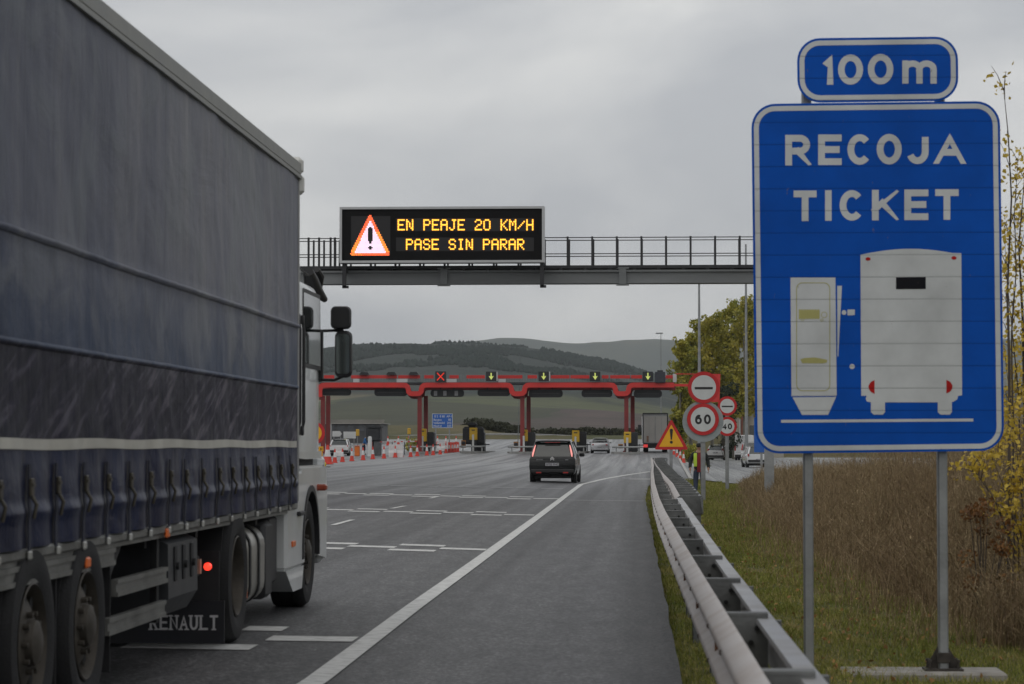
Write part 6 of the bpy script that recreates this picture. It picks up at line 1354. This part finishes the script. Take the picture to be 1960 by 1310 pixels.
for k in (0, 1):
    Lp, Rp = offset_strip([(-.075, -.04+k*.055), (0, .02+k*.055), (.075, -.04+k*.055)], .03); n = 3; mb.add([(p.x, -.004, .90+p.y) for p in Lp]+[(p.x, -.004, .90+p.y) for p in Rp], [(0, 1, 4, 3), (1, 2, 5, 4)])
part('badge', mb, mat('chrome_badge', (.6, .6, .6), .3, .7, nz=0), t, 0, local=True)
mb = MB(); mb.box((-.62, -.003, .865), (-.36, .01, .885)); mb.box((.50, -.003, .865), (.62, .01, .885)); part('trim_lettering', mb, M_GREY, t, 0, local=True)
mb = MB(); mb.box((-.62, -.085, .36), (-.42, -.072, .41)); mb.box((.42, -.085, .36), (.62, -.072, .41)); part('reflectors', mb, M_LRED, t, 0, local=True)
mb = MB(); mb.box((-.66, .42, 1.60), (.66, 1.5, 1.635), .02); part('roof_panel', mb, mat('pale_glass_roof', (.3, .3, .32), .12, nz=0, coat=1), t, 30, local=True)
LAMPM[0] = M_LRED
g = G(1148, 868, road)
car('silver_saloon', 'silver saloon car waiting between the last two toll islands', 'car', g, R_(-.5), 4.5, 1.76, 1.43, .93, [(0.03, .92, .30, .88), (.1, .98, .26, .98), (.7, 1, .22, .98), (3.4, 1, .22, .92), (4.2, .94, .24, .80), (4.5, .78, .3, .6)], (.55, 1.25, 2.5, 3.5), M_SIL, [([(.70, .03, .80), (.55, .01, .80)], [.07, .05])], .58, '4482 BTK', bumper_dark=False)
g = G(1369.5, 881.5)
car('white_hatchback', 'white hatchback parked behind the person and the sign post', 'car', g, R_(-9), 4.1, 1.76, 1.50, .95, [(0.03, .93, .34, .93), (.12, .985, .28, 1.0), (.5, 1, .22, 1.0), (3.1, 1, .22, .95), (3.8, .94, .24, .82), (4.1, .78, .3, .6)], (.05, .55, 2.4, 3.4), M_CARW, [([(.76, .05, .92), (.74, .12, 1.08), (.66, .2, 1.14)], [.06, .07, .04])], .75, '1297 HKL')
g = G(1424.5, 882)
tv = thing('white_van', 'white panel van parked under the red pillar of the service building', 'van', g, rz=R_(-7)); hw = .95
mb = MB(); mb.loft([[(-hw, y, .35), (-hw, y, 1.2), (-hw*.93, y, zt-.08), (-hw*.80, y, zt), (hw*.80, y, zt), (hw*.93, y, zt-.08), (hw, y, 1.2), (hw, y, .35)] for y, zt in ((0, 2.42), (.06, 2.48), (3.4, 2.48), (3.9, 2.35), (4.4, 1.5))]+[[(-hw*.95, 5.0, .4), (-hw*.95, 5.0, .8), (-hw*.9, 5.0, 1.0), (-hw*.8, 5.0, 1.05), (hw*.8, 5.0, 1.05), (hw*.9, 5.0, 1.0), (hw*.95, 5.0, .8), (hw*.95, 5.0, .4)]]); part('body', mb, M_CARW, tv, 30, local=True)
mb = MB(); mb.box((-.006, -.012, .5), (.006, -.002, 2.38)); mb.box((-.8, -.012, .80), (.8, -.002, .82)); part('door_seams', mb, M_BUMP, tv, 0, local=True)
for sx in (-1, 1):
    mb = MB(); mb.box((sx*.80, -.02, .95), (sx*.94, .04, 1.45), .02); part('tail_light', mb, M_LRED, tv, 20, local=True)
    for y in (.9, 4.1): mb = MB(); mb.lathe([(.2, 0), (.33, 0), (.34, -sx*.03), (.34, -sx*.2), (.2, -sx*.2)], (sx*.95, y, .34), 'X', 24); part('wheel', mb, M_TIRE, tv, 30, local=True)
mb = MB(); mb.box((-.9, -.08, .34), (.9, .05, .58), .03); part('bumper', mb, M_BUMP, tv, 20, local=True)
mb = MB(); mb.box((-.9, .02, .25), (.9, 4.6, .42)); part('underbody', mb, M_CHS, tv, 0, local=True)
mb = MB(); mb.box((-.26, -.095, .62), (.26, -.085, .73)); mb.use(M_PL); part('number_plate', mb, M_PL, tv, 0, local=True)
g = G(1453, 896)
t, body = car('white_pickup', 'white car half hidden by the bottom left corner of the big blue sign', 'car', g, R_(4), 4.6, 1.80, 1.62, 1.02, [(0.03, .95, .45, 1.0), (.12, 1, .36, 1.04), (.5, 1, .3, 1.05), (3.2, 1, .28, 1.0), (4.1, .96, .28, .95), (4.6, .85, .35, .75)], (.10, .45, 2.7, 3.6), M_CARW, [([(.80, -.0, .86), (.80, .0, 1.06)], [.075, .075])], .62, '6031 DVR')
g = G(1437, 886.5)
t, body = car('white_estate', 'white estate car with dark rear glass between the panel van and the big blue sign', 'car', g, R_(-6), 4.4, 1.78, 1.85, 1.10, [(0.03, .95, .4, 1.08), (.12, 1, .32, 1.12), (.5, 1, .26, 1.12), (3.2, 1, .26, 1.05), (4.0, .96, .28, .95), (4.4, .85, .35, .75)], (.05, .22, 2.7, 3.5), M_CARW, [([(.80, .02, 1.12), (.74, .08, 1.45), (.70, .14, 1.65)], [.07, .07, .05])], .75, None)
# white car between the closed lanes
g = G(668, 871, road)
car('white_car', 'white car parked behind the third cone near the truck', 'car', (g.x, 225, road(g.x, 225)), R_(2), 4.0, 1.7, 1.45, .92, [(0.03, .93, .34, .90), (.12, .985, .28, .94), (.5, 1, .22, .95), (3.1, 1, .22, .9), (3.8, .94, .24, .8), (4.0, .78, .3, .6)], (.05, .5, 2.4, 3.2), M_CARW, [([(.74, .05, .8), (.70, .1, .95)], [.05, .05])], .6, None)
# lorry at the booth
YL = 252.; a = W(1251, 866, YL); g = road(a.x, YL); tl = thing('box_lorry', 'grey-white lorry with plain rear doors passing the right-hand toll lane', 'lorry', (a.x, YL, g))
x0, x1 = W(1229, 0, YL).x, W(1276, 0, YL).x; zt, zb = W(0, 791.5, YL).z, W(0, 848.5, YL).z
mb = MB(); mb.box((x0, YL, zb), (x1, YL+11, zt-.10)); part('box_body', mb, mat('box_side_grey', (.30, .31, .32), .6, nz=.1), tl, 0); mb = MB(); mb.box((x0+.08, YL-.04, zb+.1), (x1-.08, YL-.002, zt-.32)); dr = part('rear_doors', mb, mat('rear_door_white', (.38, .37, .35), .5, nz=.07, sc=.8), tl, 0)
mb = MB()
for u in (.25, .49, .51, .75): x = x0+(x1-x0)*u; mb.box((x-.012, YL-.052, zb+.12), (x+.012, YL-.042, zt-.34))
part('door_bars', mb, M_GREY, dr, 0)
mb = MB(); mb.box((x0-.03, YL-.06, zt-.10), (x1+.03, YL+11.1, zt)); mb.box((x0-.03, YL-.06, zb), (x0+.05, YL-.003, zt-.1)); mb.box((x1-.05, YL-.06, zb), (x1+.03, YL-.003, zt-.1)); part('frame', mb, M_DK, tl, 0)
mb = MB(); mb.box((x0+.1, YL-.05, W(0, 858, YL).z), (x1-.05, YL+.2, zb-.002)); mb.box((x0+.5, YL+.3, g+.5), (x1-.5, YL+11, zb)); part('underrun_bar', mb, M_CHS, tl, 0)
for u in (.1, .88): x = x0+(x1-x0)*u; mb = MB(); mb.box((x-.22, YL-.09, W(0, 856.5, YL).z), (x+.22, YL-.052, W(0, 851, YL).z)); part('tail_light', mb, mat('lorry_lamp_red', (.5, .03, .02), .4, nz=0, emit=(1, .08, .08), es=.35) if u < .5 else M_LRED, tl, 0)
for sx, xx in ((1, x1-.02), (-1, x0+.02)):
    for y in (YL+1.6, YL+2.9): mb = MB(); mb.lathe([(.3, 0), (.48, 0), (.5, -sx*.03), (.5, -sx*.5), (.3, -sx*.5)], (xx, y, road(xx, y)+.5), 'X', 28); part('wheel', mb, M_RUB, tl, 30)
mb = MB(); mb.box((x0-.05, YL+11.3, g+.9), (x1-.1, YL+13.4, zt-.3), .15); cbn = part('cab', mb, M_CARW, tl, 20); mb = MB(); mb.box((x0-.50, YL+12.8, W(0, 825, YL+12.8).z), (x0-.18, YL+12.95, W(0, 814, YL+12.8).z), .03); mb.box((x0-.2, YL+12.85, W(0, 824, YL).z), (x0, YL+12.9, W(0, 823, YL).z)); part('mirror', mb, M_PLK, tl, 20)
mb = MB(); mb.box((x0-.12, YL+9.2, zb), (x0-.001, YL+11.2, zt-.25)); part('air_deflector', mb, M_CARW, tl, 0)
mb = MB(); mb.box((x0+.35, YL-.055, zb+.12), (x0+.55, YL-.043, zb+.7)); part('rear_sticker', mb, mat('faded_brown_plate', (.22, .13, .09), .6, nz=.1), dr, 0)
# ---- people: one skinned surface with clothes as children
def skinned(name, verts, edges, radii, m, parent, levels=2, root=0):
    me = bpy.data.meshes.new(name); me.from_pydata(verts, edges, []); o = bpy.data.objects.new(name, me); col.objects.link(o)
    o.modifiers.new('s', 'SKIN'); o.modifiers.new('d', 'SUBSURF').levels = levels
    for i, r in enumerate(radii): me.skin_vertices[0].data[i].radius = r if isinstance(r, tuple) else (r, r)
    me.skin_vertices[0].data[root].use_root = True
    bpy.context.view_layer.update(); dg = bpy.context.evaluated_depsgraph_get(); ev = o.evaluated_get(dg); nm = bpy.data.meshes.new_from_object(ev); bpy.data.objects.remove(o); bpy.data.meshes.remove(me)
    nm.materials.clear(); nm.materials.append(m); nm.shade_smooth(); o2 = bpy.data.objects.new(name, nm); col.objects.link(o2)
    if parent: o2.parent = parent
    return o2
M_SKIN = mat('skin', (.40, .23, .16), .6, nz=.05)
def person(label, loc, rz, jacket, trousers, sweater, vest=None, bend=0.0, hair=(.02, .015, .012), hat=False):
    """stands at loc facing local -y"""
    t = thing('person', label, 'person', loc, rz=rz); b = bend
    V = [(0, 0, .95), (0, -.02-b*.12, 1.12), (0, -.02-b*.3, 1.32), (0, -.01-b*.42, 1.47), (0, -.03-b*.5, 1.56), (0, -.04-b*.55, 1.66), (0, -.045-b*.58, 1.745)]
    E = [(0, 1), (1, 2), (2, 3), (3, 4), (4, 5), (5, 6)]; Rr = [(.135, .095), (.125, .09), (.16, .105), (.11, .08), (.055, .055), (.078, .095), (.055, .065)]
    for s in (-1, 1):
        k = len(V); fwd = .10*s
        V += [(s*.09, 0, .90), (s*.11, -.03-fwd*.4, .50), (s*.12, .0+fwd*1.2, .09), (s*.13, -.13+fwd*1.2, .04)]; E += [(0, k), (k, k+1), (k+1, k+2), (k+2, k+3)]; Rr += [.10, .062, .042, (.045, .035)]
        k = len(V); V += [(s*.18, -.0-b*.36, 1.43), (s*.26, .02-b*.5, 1.17), (s*.28, -.08-b*.75, .93), (s*.285, -.11-b*.8, .83)]; E += [(3, k), (k, k+1), (k+1, k+2), (k+2, k+3)]; Rr += [.062, .048, .034, (.022, .038)]
    body = skinned('body', V, E, Rr, M_SKIN, t)
    # fingers
    for s in (-1, 1):
        hb = Vector((s*.285, -.11-b*.8, .81)); mb = MB()
        for q, (dx, ln) in enumerate(((-.028, .062), (-.010, .075), (.010, .072), (.027, .058))): mb.path([hb+Vector((0, dx, 0)), hb+Vector((-s*.004, dx-.004, -ln*.55)), hb+Vector((-s*.018, dx-.008, -ln))], [.009, .008, .006], 6)
        mb.path([hb+Vector((0, -.03, .02)), hb+Vector((-s*.006, -.052, -.012)), hb+Vector((-s*.012, -.056, -.035))], [.010, .009, .006], 6); part('fingers', mb, M_SKIN, body, 60, local=True)
    # trousers
    V2 = [(0, 0, .98), (0, 0, .93)]; E2 = [(0, 1)]; R2 = [(.172, .13), (.17, .13)]
    for s in (-1, 1):
        k = len(V2); fwd = .10*s; V2 += [(s*.09, 0, .88), (s*.11, -.03-fwd*.4, .50), (s*.12, fwd*1.2+.0, .10)]; E2 += [(1, k), (k, k+1), (k+1, k+2)]; R2 += [.115, .082, .068]
    skinned('trousers', V2, E2, R2, trousers, t)
    mj = jacket; V3 = [(0, 0, .78 if not b else .92), (0, -.02-b*.12, 1.12), (0, -.02-b*.3, 1.32), (0, -.01-b*.42, 1.46)]; E3 = [(0, 1), (1, 2), (2, 3)]; R3 = [(.185, .14), (.17, .135), (.20, .145), (.12, .09)]
    for s in (-1, 1):
        k = len(V3); V3 += [(s*.19, -b*.36, 1.43), (s*.27, .02-b*.5, 1.17), (s*.29, -.075-b*.75, .90)]; E3 += [(3, k), (k, k+1), (k+1, k+2)]; R3 += [.078, .066, .052]
    skinned('jacket', V3, E3, R3, mj, t)
    if sweater:
        mb = MB(); mb.loft([[(-.07, -.02-d, z), (0, -.03-d, z), (.07, -.02-d, z)] for z, d in ((.78, .150), (.86, .150), (1.0, .150), (1.15, .145), (1.3, .142), (1.44, .095), (1.5, .05))], closed=False, caps=False); part('sweater', mb, sweater, t, 60, local=True)
    if vest:
        for s in (-1, 1): mb = MB(); mb.loft([[(s*.075, -.02-d, z), (s*.125, -.015-d*.97, z), (s*.175, .01-d*.75, z)] for z, d in ((.98, .158), (1.15, .155), (1.3, .152), (1.42, .12), (1.5, .05))], closed=False, caps=False); v_ = part('vest', mb, vest, t, 60, local=True)
    mb = MB(); hz = 1.70; hy = -.042-b*.57; cap = []
    mb.lathe([(.086, -.03), (.094, .02), (.088, .07), (.06, .105), (0, .12)], (0, hy+.012, hz-.01), 'Z', 16); 
    if hat: mb.box((-.07, hy-.16, hz-.005), (.07, hy-.06, hz+.01), .004)
    part('hat' if hat else 'hair', mb, mat('hat_black', (.012, .012, .014), .8, nz=.1) if hat else mat('hair_dark', hair, .7, nz=.1), body, 60, local=True)
    for s in (-1, 1):
        mb = MB(); mb.lathe([(0, -.012), (.012, -.006), (.014, 0), (.012, .006), (0, .012)], (s*.032, hy-.088, 1.665), 'Y', 8); part('eye', mb, M_KFILM, body, 60, local=True)
    mb = MB(); mb.path([(0, hy-.088, 1.665), (0, hy-.115, 1.635), (0, hy-.10, 1.625)], [.010, .014, .010], 6); part('nose', mb, M_SKIN, body, 60, local=True); mb = MB(); mb.box((-.022, hy-.094, 1.598), (.022, hy-.085, 1.606)); part('mouth', mb, mat('lip', (.25, .09, .07), .6, nz=0), body, 0, local=True)
    for s in (-1, 1): mb = MB(); mb.lathe([(0, -.008), (.022, -.004), (.026, .004), (0, .010)], (s*.084, hy+.005, 1.65), 'X', 10); part('ear', mb, M_SKIN, body, 60, local=True)
    for s in (-1, 1): fwd = .10*s; mb = MB(); mb.box((s*.12-.05, fwd*1.2-.20, .0), (s*.12+.05, fwd*1.2+.08, .09), .03); part('shoe', mb, M_KFILM, t, 40, local=True)
    return t
g = W(1338.5, 937, 93); g.z = ground(g.x, 93)
p = person('person in dark coat, yellow vest and red sweater behind the 60 sign post', g, R_(0), mat('coat_dark', (.014, .018, .018), .8, nz=.2), mat('jeans_blue', (.035, .05, .085), .8, nz=.25), mat('sweater_red', (.20, .012, .015), .8, nz=.2), mat('vest_yellow', (.45, .62, .05), .6, nz=.15), hat=True)
p.scale = (1.14, 1.0, 1.0)
g = G(696, 870.5, road); person('worker in a blue jacket leaning forward next to the dark booth', g, R_(70), mat('jacket_blue', (.012, .10, .28), .7, nz=.2), mat('trousers_navy', (.015, .02, .045), .8, nz=.2), None, bend=.55)
g = G(650, 866, road); person('dark clothed worker standing by the red and white barrier near the truck', (g.x, 224, road(g.x, 224)), R_(150), mat('jacket_navy', (.015, .018, .03), .7, nz=.2), _mats['trousers_navy'], None)
# ================================================================== TREES
M_BARK = mat('poplar_bark', (.16, .15, .125), .9, nz=.3, sc=5, bump=.4, stretch=(1, 1, .3)); M_TWIG = mat('twig_brown', (.07, .055, .042), .9, nz=.3)
def leafmat(name, stops, sc=.8):
    m, n, l, b = node_mat(name); t = n.new('ShaderNodeTexCoord'); a = tex_noise(n, l, t.outputs['Object'], sc, 5, .7); f_ = tex_noise(n, l, t.outputs['Object'], 14, 2, .5)
    mm = mathn(n, l, 'ADD', mathn(n, l, 'MULTIPLY', a.outputs[0], .6), mathn(n, l, 'MULTIPLY', f_.outputs[0], .4)); r_ = ramp(n, stops); l.new(mm, r_.inputs[0]); l.new(r_.outputs[0], b.inputs['Base Color']); b.inputs['Roughness'].default_value = .65
    tr = n.new('ShaderNodeBsdfTranslucent'); l.new(r_.outputs[0], tr.inputs[0]); mxs = n.new('ShaderNodeMixShader'); mxs.inputs[0].default_value = .3; o_ = n['Material Output']; l.new(b.outputs[0], mxs.inputs[1]); l.new(tr.outputs[0], mxs.inputs[2]); l.new(mxs.outputs[0], o_.inputs[0]); return m
M_LG = leafmat('poplar_leaves_green', [(.37, (.08, .12, .02)), (.46, (.24, .26, .04)), (.55, (.48, .42, .07))], .45); M_LY = leafmat('poplar_leaves_yellow', [(.36, (.13, .17, .03)), (.47, (.30, .29, .045)), (.58, (.52, .43, .08))], .5)
def tree(name, label, x, y, zb, H, Rc, lean, seed, m, nleaf, lsize, cb=.22, trunk_r=.16, group=None, shape=1.0):
    r = random.Random(seed); t = thing(name, label, 'tree', (x, y, zb), group); top = Vector((x+lean, y, zb+H)); base = Vector((x, y, zb-.2))
    mb = MB(); P = [base.lerp(top, u)+Vector((r.uniform(-.1, .1), 0, 0))*(0 if u == 0 else 1) for u in (0, .2, .4, .6, .8, .97)]; mb.path(P, [trunk_r*(1-u*.92) for u in (0, .2, .4, .6, .8, .97)], 8)
    cs, rs = [], []
    nb = 34
    for i in range(nb):
        u = cb+(1-cb)*(i+.5)/nb; p0 = base.lerp(top, u); a = r.uniform(0, 6.283); ln = Rc*(math.sin(math.pi*min(1, (1-u)/(1-cb)*.86+.10))**.7)*r.uniform(.6, 1.08)*shape
        d = Vector((math.cos(a), math.sin(a), r.uniform(.7, 1.5))).normalized(); p1 = p0+d*ln; mid = p0.lerp(p1, .5)+Vector((0, 0, -.08*ln)); mb.path([p0, mid, p1], [trunk_r*.35*(1-u*.7), trunk_r*.2*(1-u*.7), .012], 5)
        for w_ in (.45, .72, 1.0):
            q = p0.lerp(p1, w_); cs.append(tuple(q+Vector([r.uniform(-.25, .25) for _ in range(3)]))); rs.append(r.uniform(.35, .75)*Rc*.30)
            if r.random() < .5: q2 = q+Vector((r.uniform(-1, 1), r.uniform(-1, 1), r.uniform(-.4, .8)))*Rc*.28; mb.tube(q, q2, .018, .006, 4); cs.append(tuple(q2)); rs.append(Rc*.14)
    cs.append(tuple(top)); rs.append(Rc*.12); part('trunk', mb, M_BARK, t, 60)
    v, f = leaf_cloud(cs, rs, nleaf, lsize, seed, 1.25); v = v-np.array([x, y, zb]); o = bpy.data.objects.new('crown', np_mesh('crown', v, f, 4, m)); col.objects.link(o); o.parent = t
    return t
gt = 'poplars behind the toll signs'
spec = [(1303, 668, 262, 2.0, 'small green poplar at the left end of the group, overhanging the lorry', M_LG), (1322, 652, 268, 2.2, 'second poplar from the left, dark green and rounded', M_LG), (1341, 630, 272, 2.4, 'poplar right behind the slim lamp mast', M_LG), (1362, 622, 266, 2.5, 'yellow-green poplar above the toll disc', M_LY), (1384, 626, 275, 2.5, 'yellow poplar with a visible pale trunk between the discs and the building', M_LY), (1404, 596, 270, 2.6, 'tallest pointed poplar in the left half of the group', M_LG), (1424, 588, 264, 2.7, 'tall poplar touching the tall mast beside the big blue sign', M_LY), (1448, 596, 272, 2.7, 'poplar mostly hidden behind the left edge of the big blue sign', M_LY)]
for i, (px, yt, Y, Rc, lb, m_) in enumerate(spec):
    zb = ground(5, 260) if px > 1330 else .1; top = W(px, yt, Y); tree('poplar_tree', lb, top.x, Y, zb, top.z-zb, Rc, 0, 40+i, m_, 5200, .26, .28 if px > 1350 else .20, .20, gt)
# dark conifer-like shrub behind the discs
def bush(label, px, yt, Y, R0, m, n, ls, seed, group=None, zb=None):
    a = W(px, yt, Y); zb = ground(a.x, Y) if zb is None else zb; t = thing('shrub', label, 'shrub', (a.x, Y, zb), group); r = random.Random(seed); cs, rs = [], []; H = a.z-zb; mb = MB()
    for k in range(14):
        q = Vector((a.x+r.uniform(-1, 1)*R0*.7, Y+r.uniform(-1, 1)*R0*.7, zb+H*r.uniform(.15, .9))); cs.append(tuple(q)); rs.append(R0*.45); mb.tube((a.x, Y, zb-.1), q, .03, .008, 5)
    part('stems', mb, M_TWIG, t); v, f = leaf_cloud(cs, rs, n, ls, seed); o = bpy.data.objects.new('leaves', np_mesh('leaves', v-np.array([a.x, Y, zb]), f, 4, m)); col.objects.link(o); o.parent = t
M_DG = leafmat('dark_leaves', [(.4, (.012, .022, .012)), (.6, (.035, .055, .025))], .6)
bush('dark evergreen shrub right of the bar disc', 1389, 722, 255, 1.7, M_DG, 2600, .2, 3); bush('green shrub at the kerb left of the person', 1318, 852, 205, .75, M_LG, 1500, .12, 4); bush('low green shrub between the white hatchback and the panel van', 1400, 846, 285, 1.3, M_DG, 1500, .2, 5); bush('round green bush left of the disc post behind the lorry', 1300, 795, 262, 1.2, M_LG, 900, .2, 6, zb=0.3)
bush('dark rounded tree between the first column and the black hooded island', 912, 812, 385, 2.6, M_SCRUB, 2600, .34, 7, zb=2.6); bush('ochre bush left of the first column pair', 792, 842, 262, .9, M_LY, 900, .16, 8)
# ---- near saplings with yellow leaves right of the sign
def sapling(label, stems, Y, seed, leafn, group='young poplars right of the blue sign'):
    r = random.Random(seed); x0 = W(stems[0][0][0][0], 900, Y).x; zb = side(x0, Y); t = thing('poplar_sapling', label, 'tree', (x0, Y, zb), group); mb = MB(); tips = []
    for pts, rad in stems:
        P = [W(px, py, Y+r.uniform(-.3, .3)) for px, py in pts]; P = [Vector((P[0].x, Y, zb-.1))]+P; n = len(P); mb.path(P, [rad*(1-.85*i/(n-1)) for i in range(n)], 6)
        for i in range(1, n-1):
            seg = (P[i+1]-P[i]).length
            for k in range(int(seg*5.5)+1):
                u = r.random(); q = P[i].lerp(P[i+1], u); d = Vector((r.uniform(-1, 1)*.55, r.uniform(-1, 1)*.5, r.uniform(.5, 1.4))).normalized(); ln = r.uniform(.05, .34); e_ = q+d*ln; mb.path([q, q.lerp(e_, .5)+Vector((0, 0, .03)), e_], [.006, .004, .002], 4)
                for w_ in (.35, .6, .8, 1): tips.append(q.lerp(e_, w_))
        tips += [P[-1]]*4
    part('trunk', mb, M_TWIG, t, 60); rg = np.random.default_rng(seed); idx = rg.integers(0, len(tips), leafn); c = np.array([tuple(p) for p in tips])[idx]+rg.normal(size=(leafn, 3))*np.array([.07, .07, .06])
    V = []; Fq = []
    # two joined quads: a leaf folded along its midrib
    for k in range(leafn):
        s = rg.uniform(.018, .036); a = rg.normal(size=3); a /= np.linalg.norm(a); b = np.cross(a, rg.normal(size=3)); b /= np.linalg.norm(b); nn = np.cross(a, b); o = c[k]; q = len(V)
        V += [o-a*s*.9, o-b*s*.75-a*s*.25+nn*s*.2, o-b*s*.45+a*s*.35+nn*s*.15, o+a*s, o+b*s*.45+a*s*.35+nn*s*.15, o+b*s*.75-a*s*.25+nn*s*.2]; Fq += [q, q+1, q+2, q+3, q, q+3, q+4, q+5]
    o = bpy.data.objects.new('crown', np_mesh('crown', np.array(V)-np.array([x0, Y, zb]), Fq, 4, M_LEAFN)); col.objects.link(o); o.parent = t
M_LEAFN = leafmat('yellow_autumn_leaves', [(.34, (.22, .19, .04)), (.46, (.52, .37, .045)), (.58, (.75, .56, .09))], 2.0)
sapling('tallest bare sapling with a few yellow leaves, right of the blue sign', [([(1932, 700), (1928, 560), (1936, 380), (1930, 260), (1921, 170)], .020), ([(1936, 640), (1945, 520), (1942, 400), (1950, 290)], .012)], 28, 1, 170)
sapling('leafy sapling at the right edge of the photo', [([(1962, 800), (1958, 620), (1950, 470), (1962, 330)], .030), ([(1950, 760), (1938, 640), (1926, 520), (1922, 430)], .012), ([(1955, 900), (1938, 790), (1924, 690)], .012), ([(1975, 700), (1972, 540), (1980, 400)], .02)], 31, 2, 1100)
sapling('low yellow-leaved sapling growing out of the brush at the right edge', [([(1940, 1050), (1905, 960), (1868, 905), (1835, 895)], .012), ([(1950, 1040), (1925, 940), (1900, 880)], .012), ([(1965, 1040), (1950, 900), (1940, 800)], .014), ([(1970, 1100), (1950, 1010), (1925, 960)], .010), ([(1975, 1120), (1962, 1060), (1952, 1095)], .008)], 27, 3, 900)
sapling('sapling with amber leaves mostly hidden behind the right edge of the sign', [([(1905, 900), (1915, 820), (1932, 760), (1945, 720)], .010), ([(1880, 900), (1902, 860), (1930, 830)], .010)], 33, 4, 600)
M_RUSTL = leafmat('rust_leaves', [(.38, (.09, .045, .018)), (.5, (.22, .10, .03)), (.6, (.34, .17, .05))], 1.5)
def verge_shrub(label, px, py, Y, R0, H, m, n, ls, seed):
    a = W(px, py, Y); zb = ground(a.x, Y); t = thing('shrub', label, 'shrub', (a.x, Y, zb)); r = random.Random(seed); cs, rs = [], []; mb = MB()
    for k in range(16):
        q = Vector((a.x+r.uniform(-1, 1)*R0, Y+r.uniform(-1, 1)*R0, zb+H*r.uniform(.2, 1))); cs.append(tuple(q)); rs.append(R0*.42); mb.tube((a.x+r.uniform(-.05, .05), Y, zb-.1), q, .010, .003, 5)
    part('stems', mb, M_TWIG, t); v, f = leaf_cloud(cs, rs, n, ls, seed); o = bpy.data.objects.new('leaves', np_mesh('leaves', v-np.array([a.x, Y, zb]), f, 4, m)); col.objects.link(o); o.parent = t
verge_shrub('rust coloured shrub in the dry brush right of the right sign post', 1882, 1050, 26.5, .24, 1.15, M_RUSTL, 900, .035, 51)
# ---- haze
mh = bpy.data.materials.new('haze_air'); mh.use_nodes = True; n = mh.node_tree.nodes; n.clear(); o_ = n.new('ShaderNodeOutputMaterial'); v = n.new('ShaderNodeVolumePrincipled'); v.inputs['Color'].default_value = (.90, .96, 1, 1); v.inputs['Density'].default_value = 7.0e-5; v.inputs['Anisotropy'].default_value = .1; mh.node_tree.links.new(v.outputs[0], o_.inputs['Volume'])
mb = MB(); mb.box((-8000, -40, -30), (8000, 10800, 420)); hz = solo('haze', mb, mh, 'thin pale haze over the valley and hills', 'haze', kind='stuff', smooth=0)
# ================================================================== loose pieces become parts of their own
SPLIT = {'railing_post': 'railing_post', 'guard_bracket': 'guard_bracket', 'latches': 'latch', 'lamp_marks': 'lamp_mark', 'legs': 'leg', 'door_bars': 'door_bar', 'hanger': 'hanger', 'reflectors': 'reflector',
 'pillars': 'pillar', 'landing_leg': 'landing_leg', 'tank_straps': 'tank_strap', 'mirror_arm': 'mirror_arm', 'battery_box': 'battery_box', 'back_rail': 'back_rail', 'air_lines': 'air_line', 'slot': 'slot', 'lower_legs': 'leg', 'shoe': 'shoe', 'led_module': 'led_module', 'base_bracket': 'base_bracket'}
def split_loose(o, nm):
    me = o.data; nv = len(me.vertices); par = list(range(nv))
    def find(a):
        while par[a] != a: par[a] = par[par[a]]; a = par[a]
        return a
    for e_ in me.edges:
        a, b = find(e_.vertices[0]), find(e_.vertices[1])
        if a != b: par[a] = b
    comps = {}
    for p in me.polygons: comps.setdefault(find(p.vertices[0]), []).append(p.index)
    if len(comps) < 2 or len(comps) > 12: o.name = nm; return
    for fs in comps.values():
        used = sorted({v for f in fs for v in me.polygons[f].vertices}); ix = {v: i for i, v in enumerate(used)}
        m2 = bpy.data.meshes.new(nm); m2.from_pydata([me.vertices[v].co[:] for v in used], [], [[ix[v] for v in me.polygons[f].vertices] for f in fs])
        for mt in me.materials: m2.materials.append(mt)
        m2.polygons.foreach_set('material_index', [me.polygons[f].material_index for f in fs]); m2.polygons.foreach_set('use_smooth', [me.polygons[f].use_smooth for f in fs])
        m2.set_sharp_from_angle(angle=R_(40)); c = bpy.data.objects.new(nm, m2); col.objects.link(c); c.parent = o.parent; c.matrix_local = o.matrix_local.copy()
    for ch in list(o.children): ch.parent = c
    bpy.data.objects.remove(o)
for o in [o for o in bpy.data.objects if o.type == 'MESH' and o.parent and o.name.split('.')[0] in SPLIT]: split_loose(o, SPLIT[o.name.split('.')[0]])
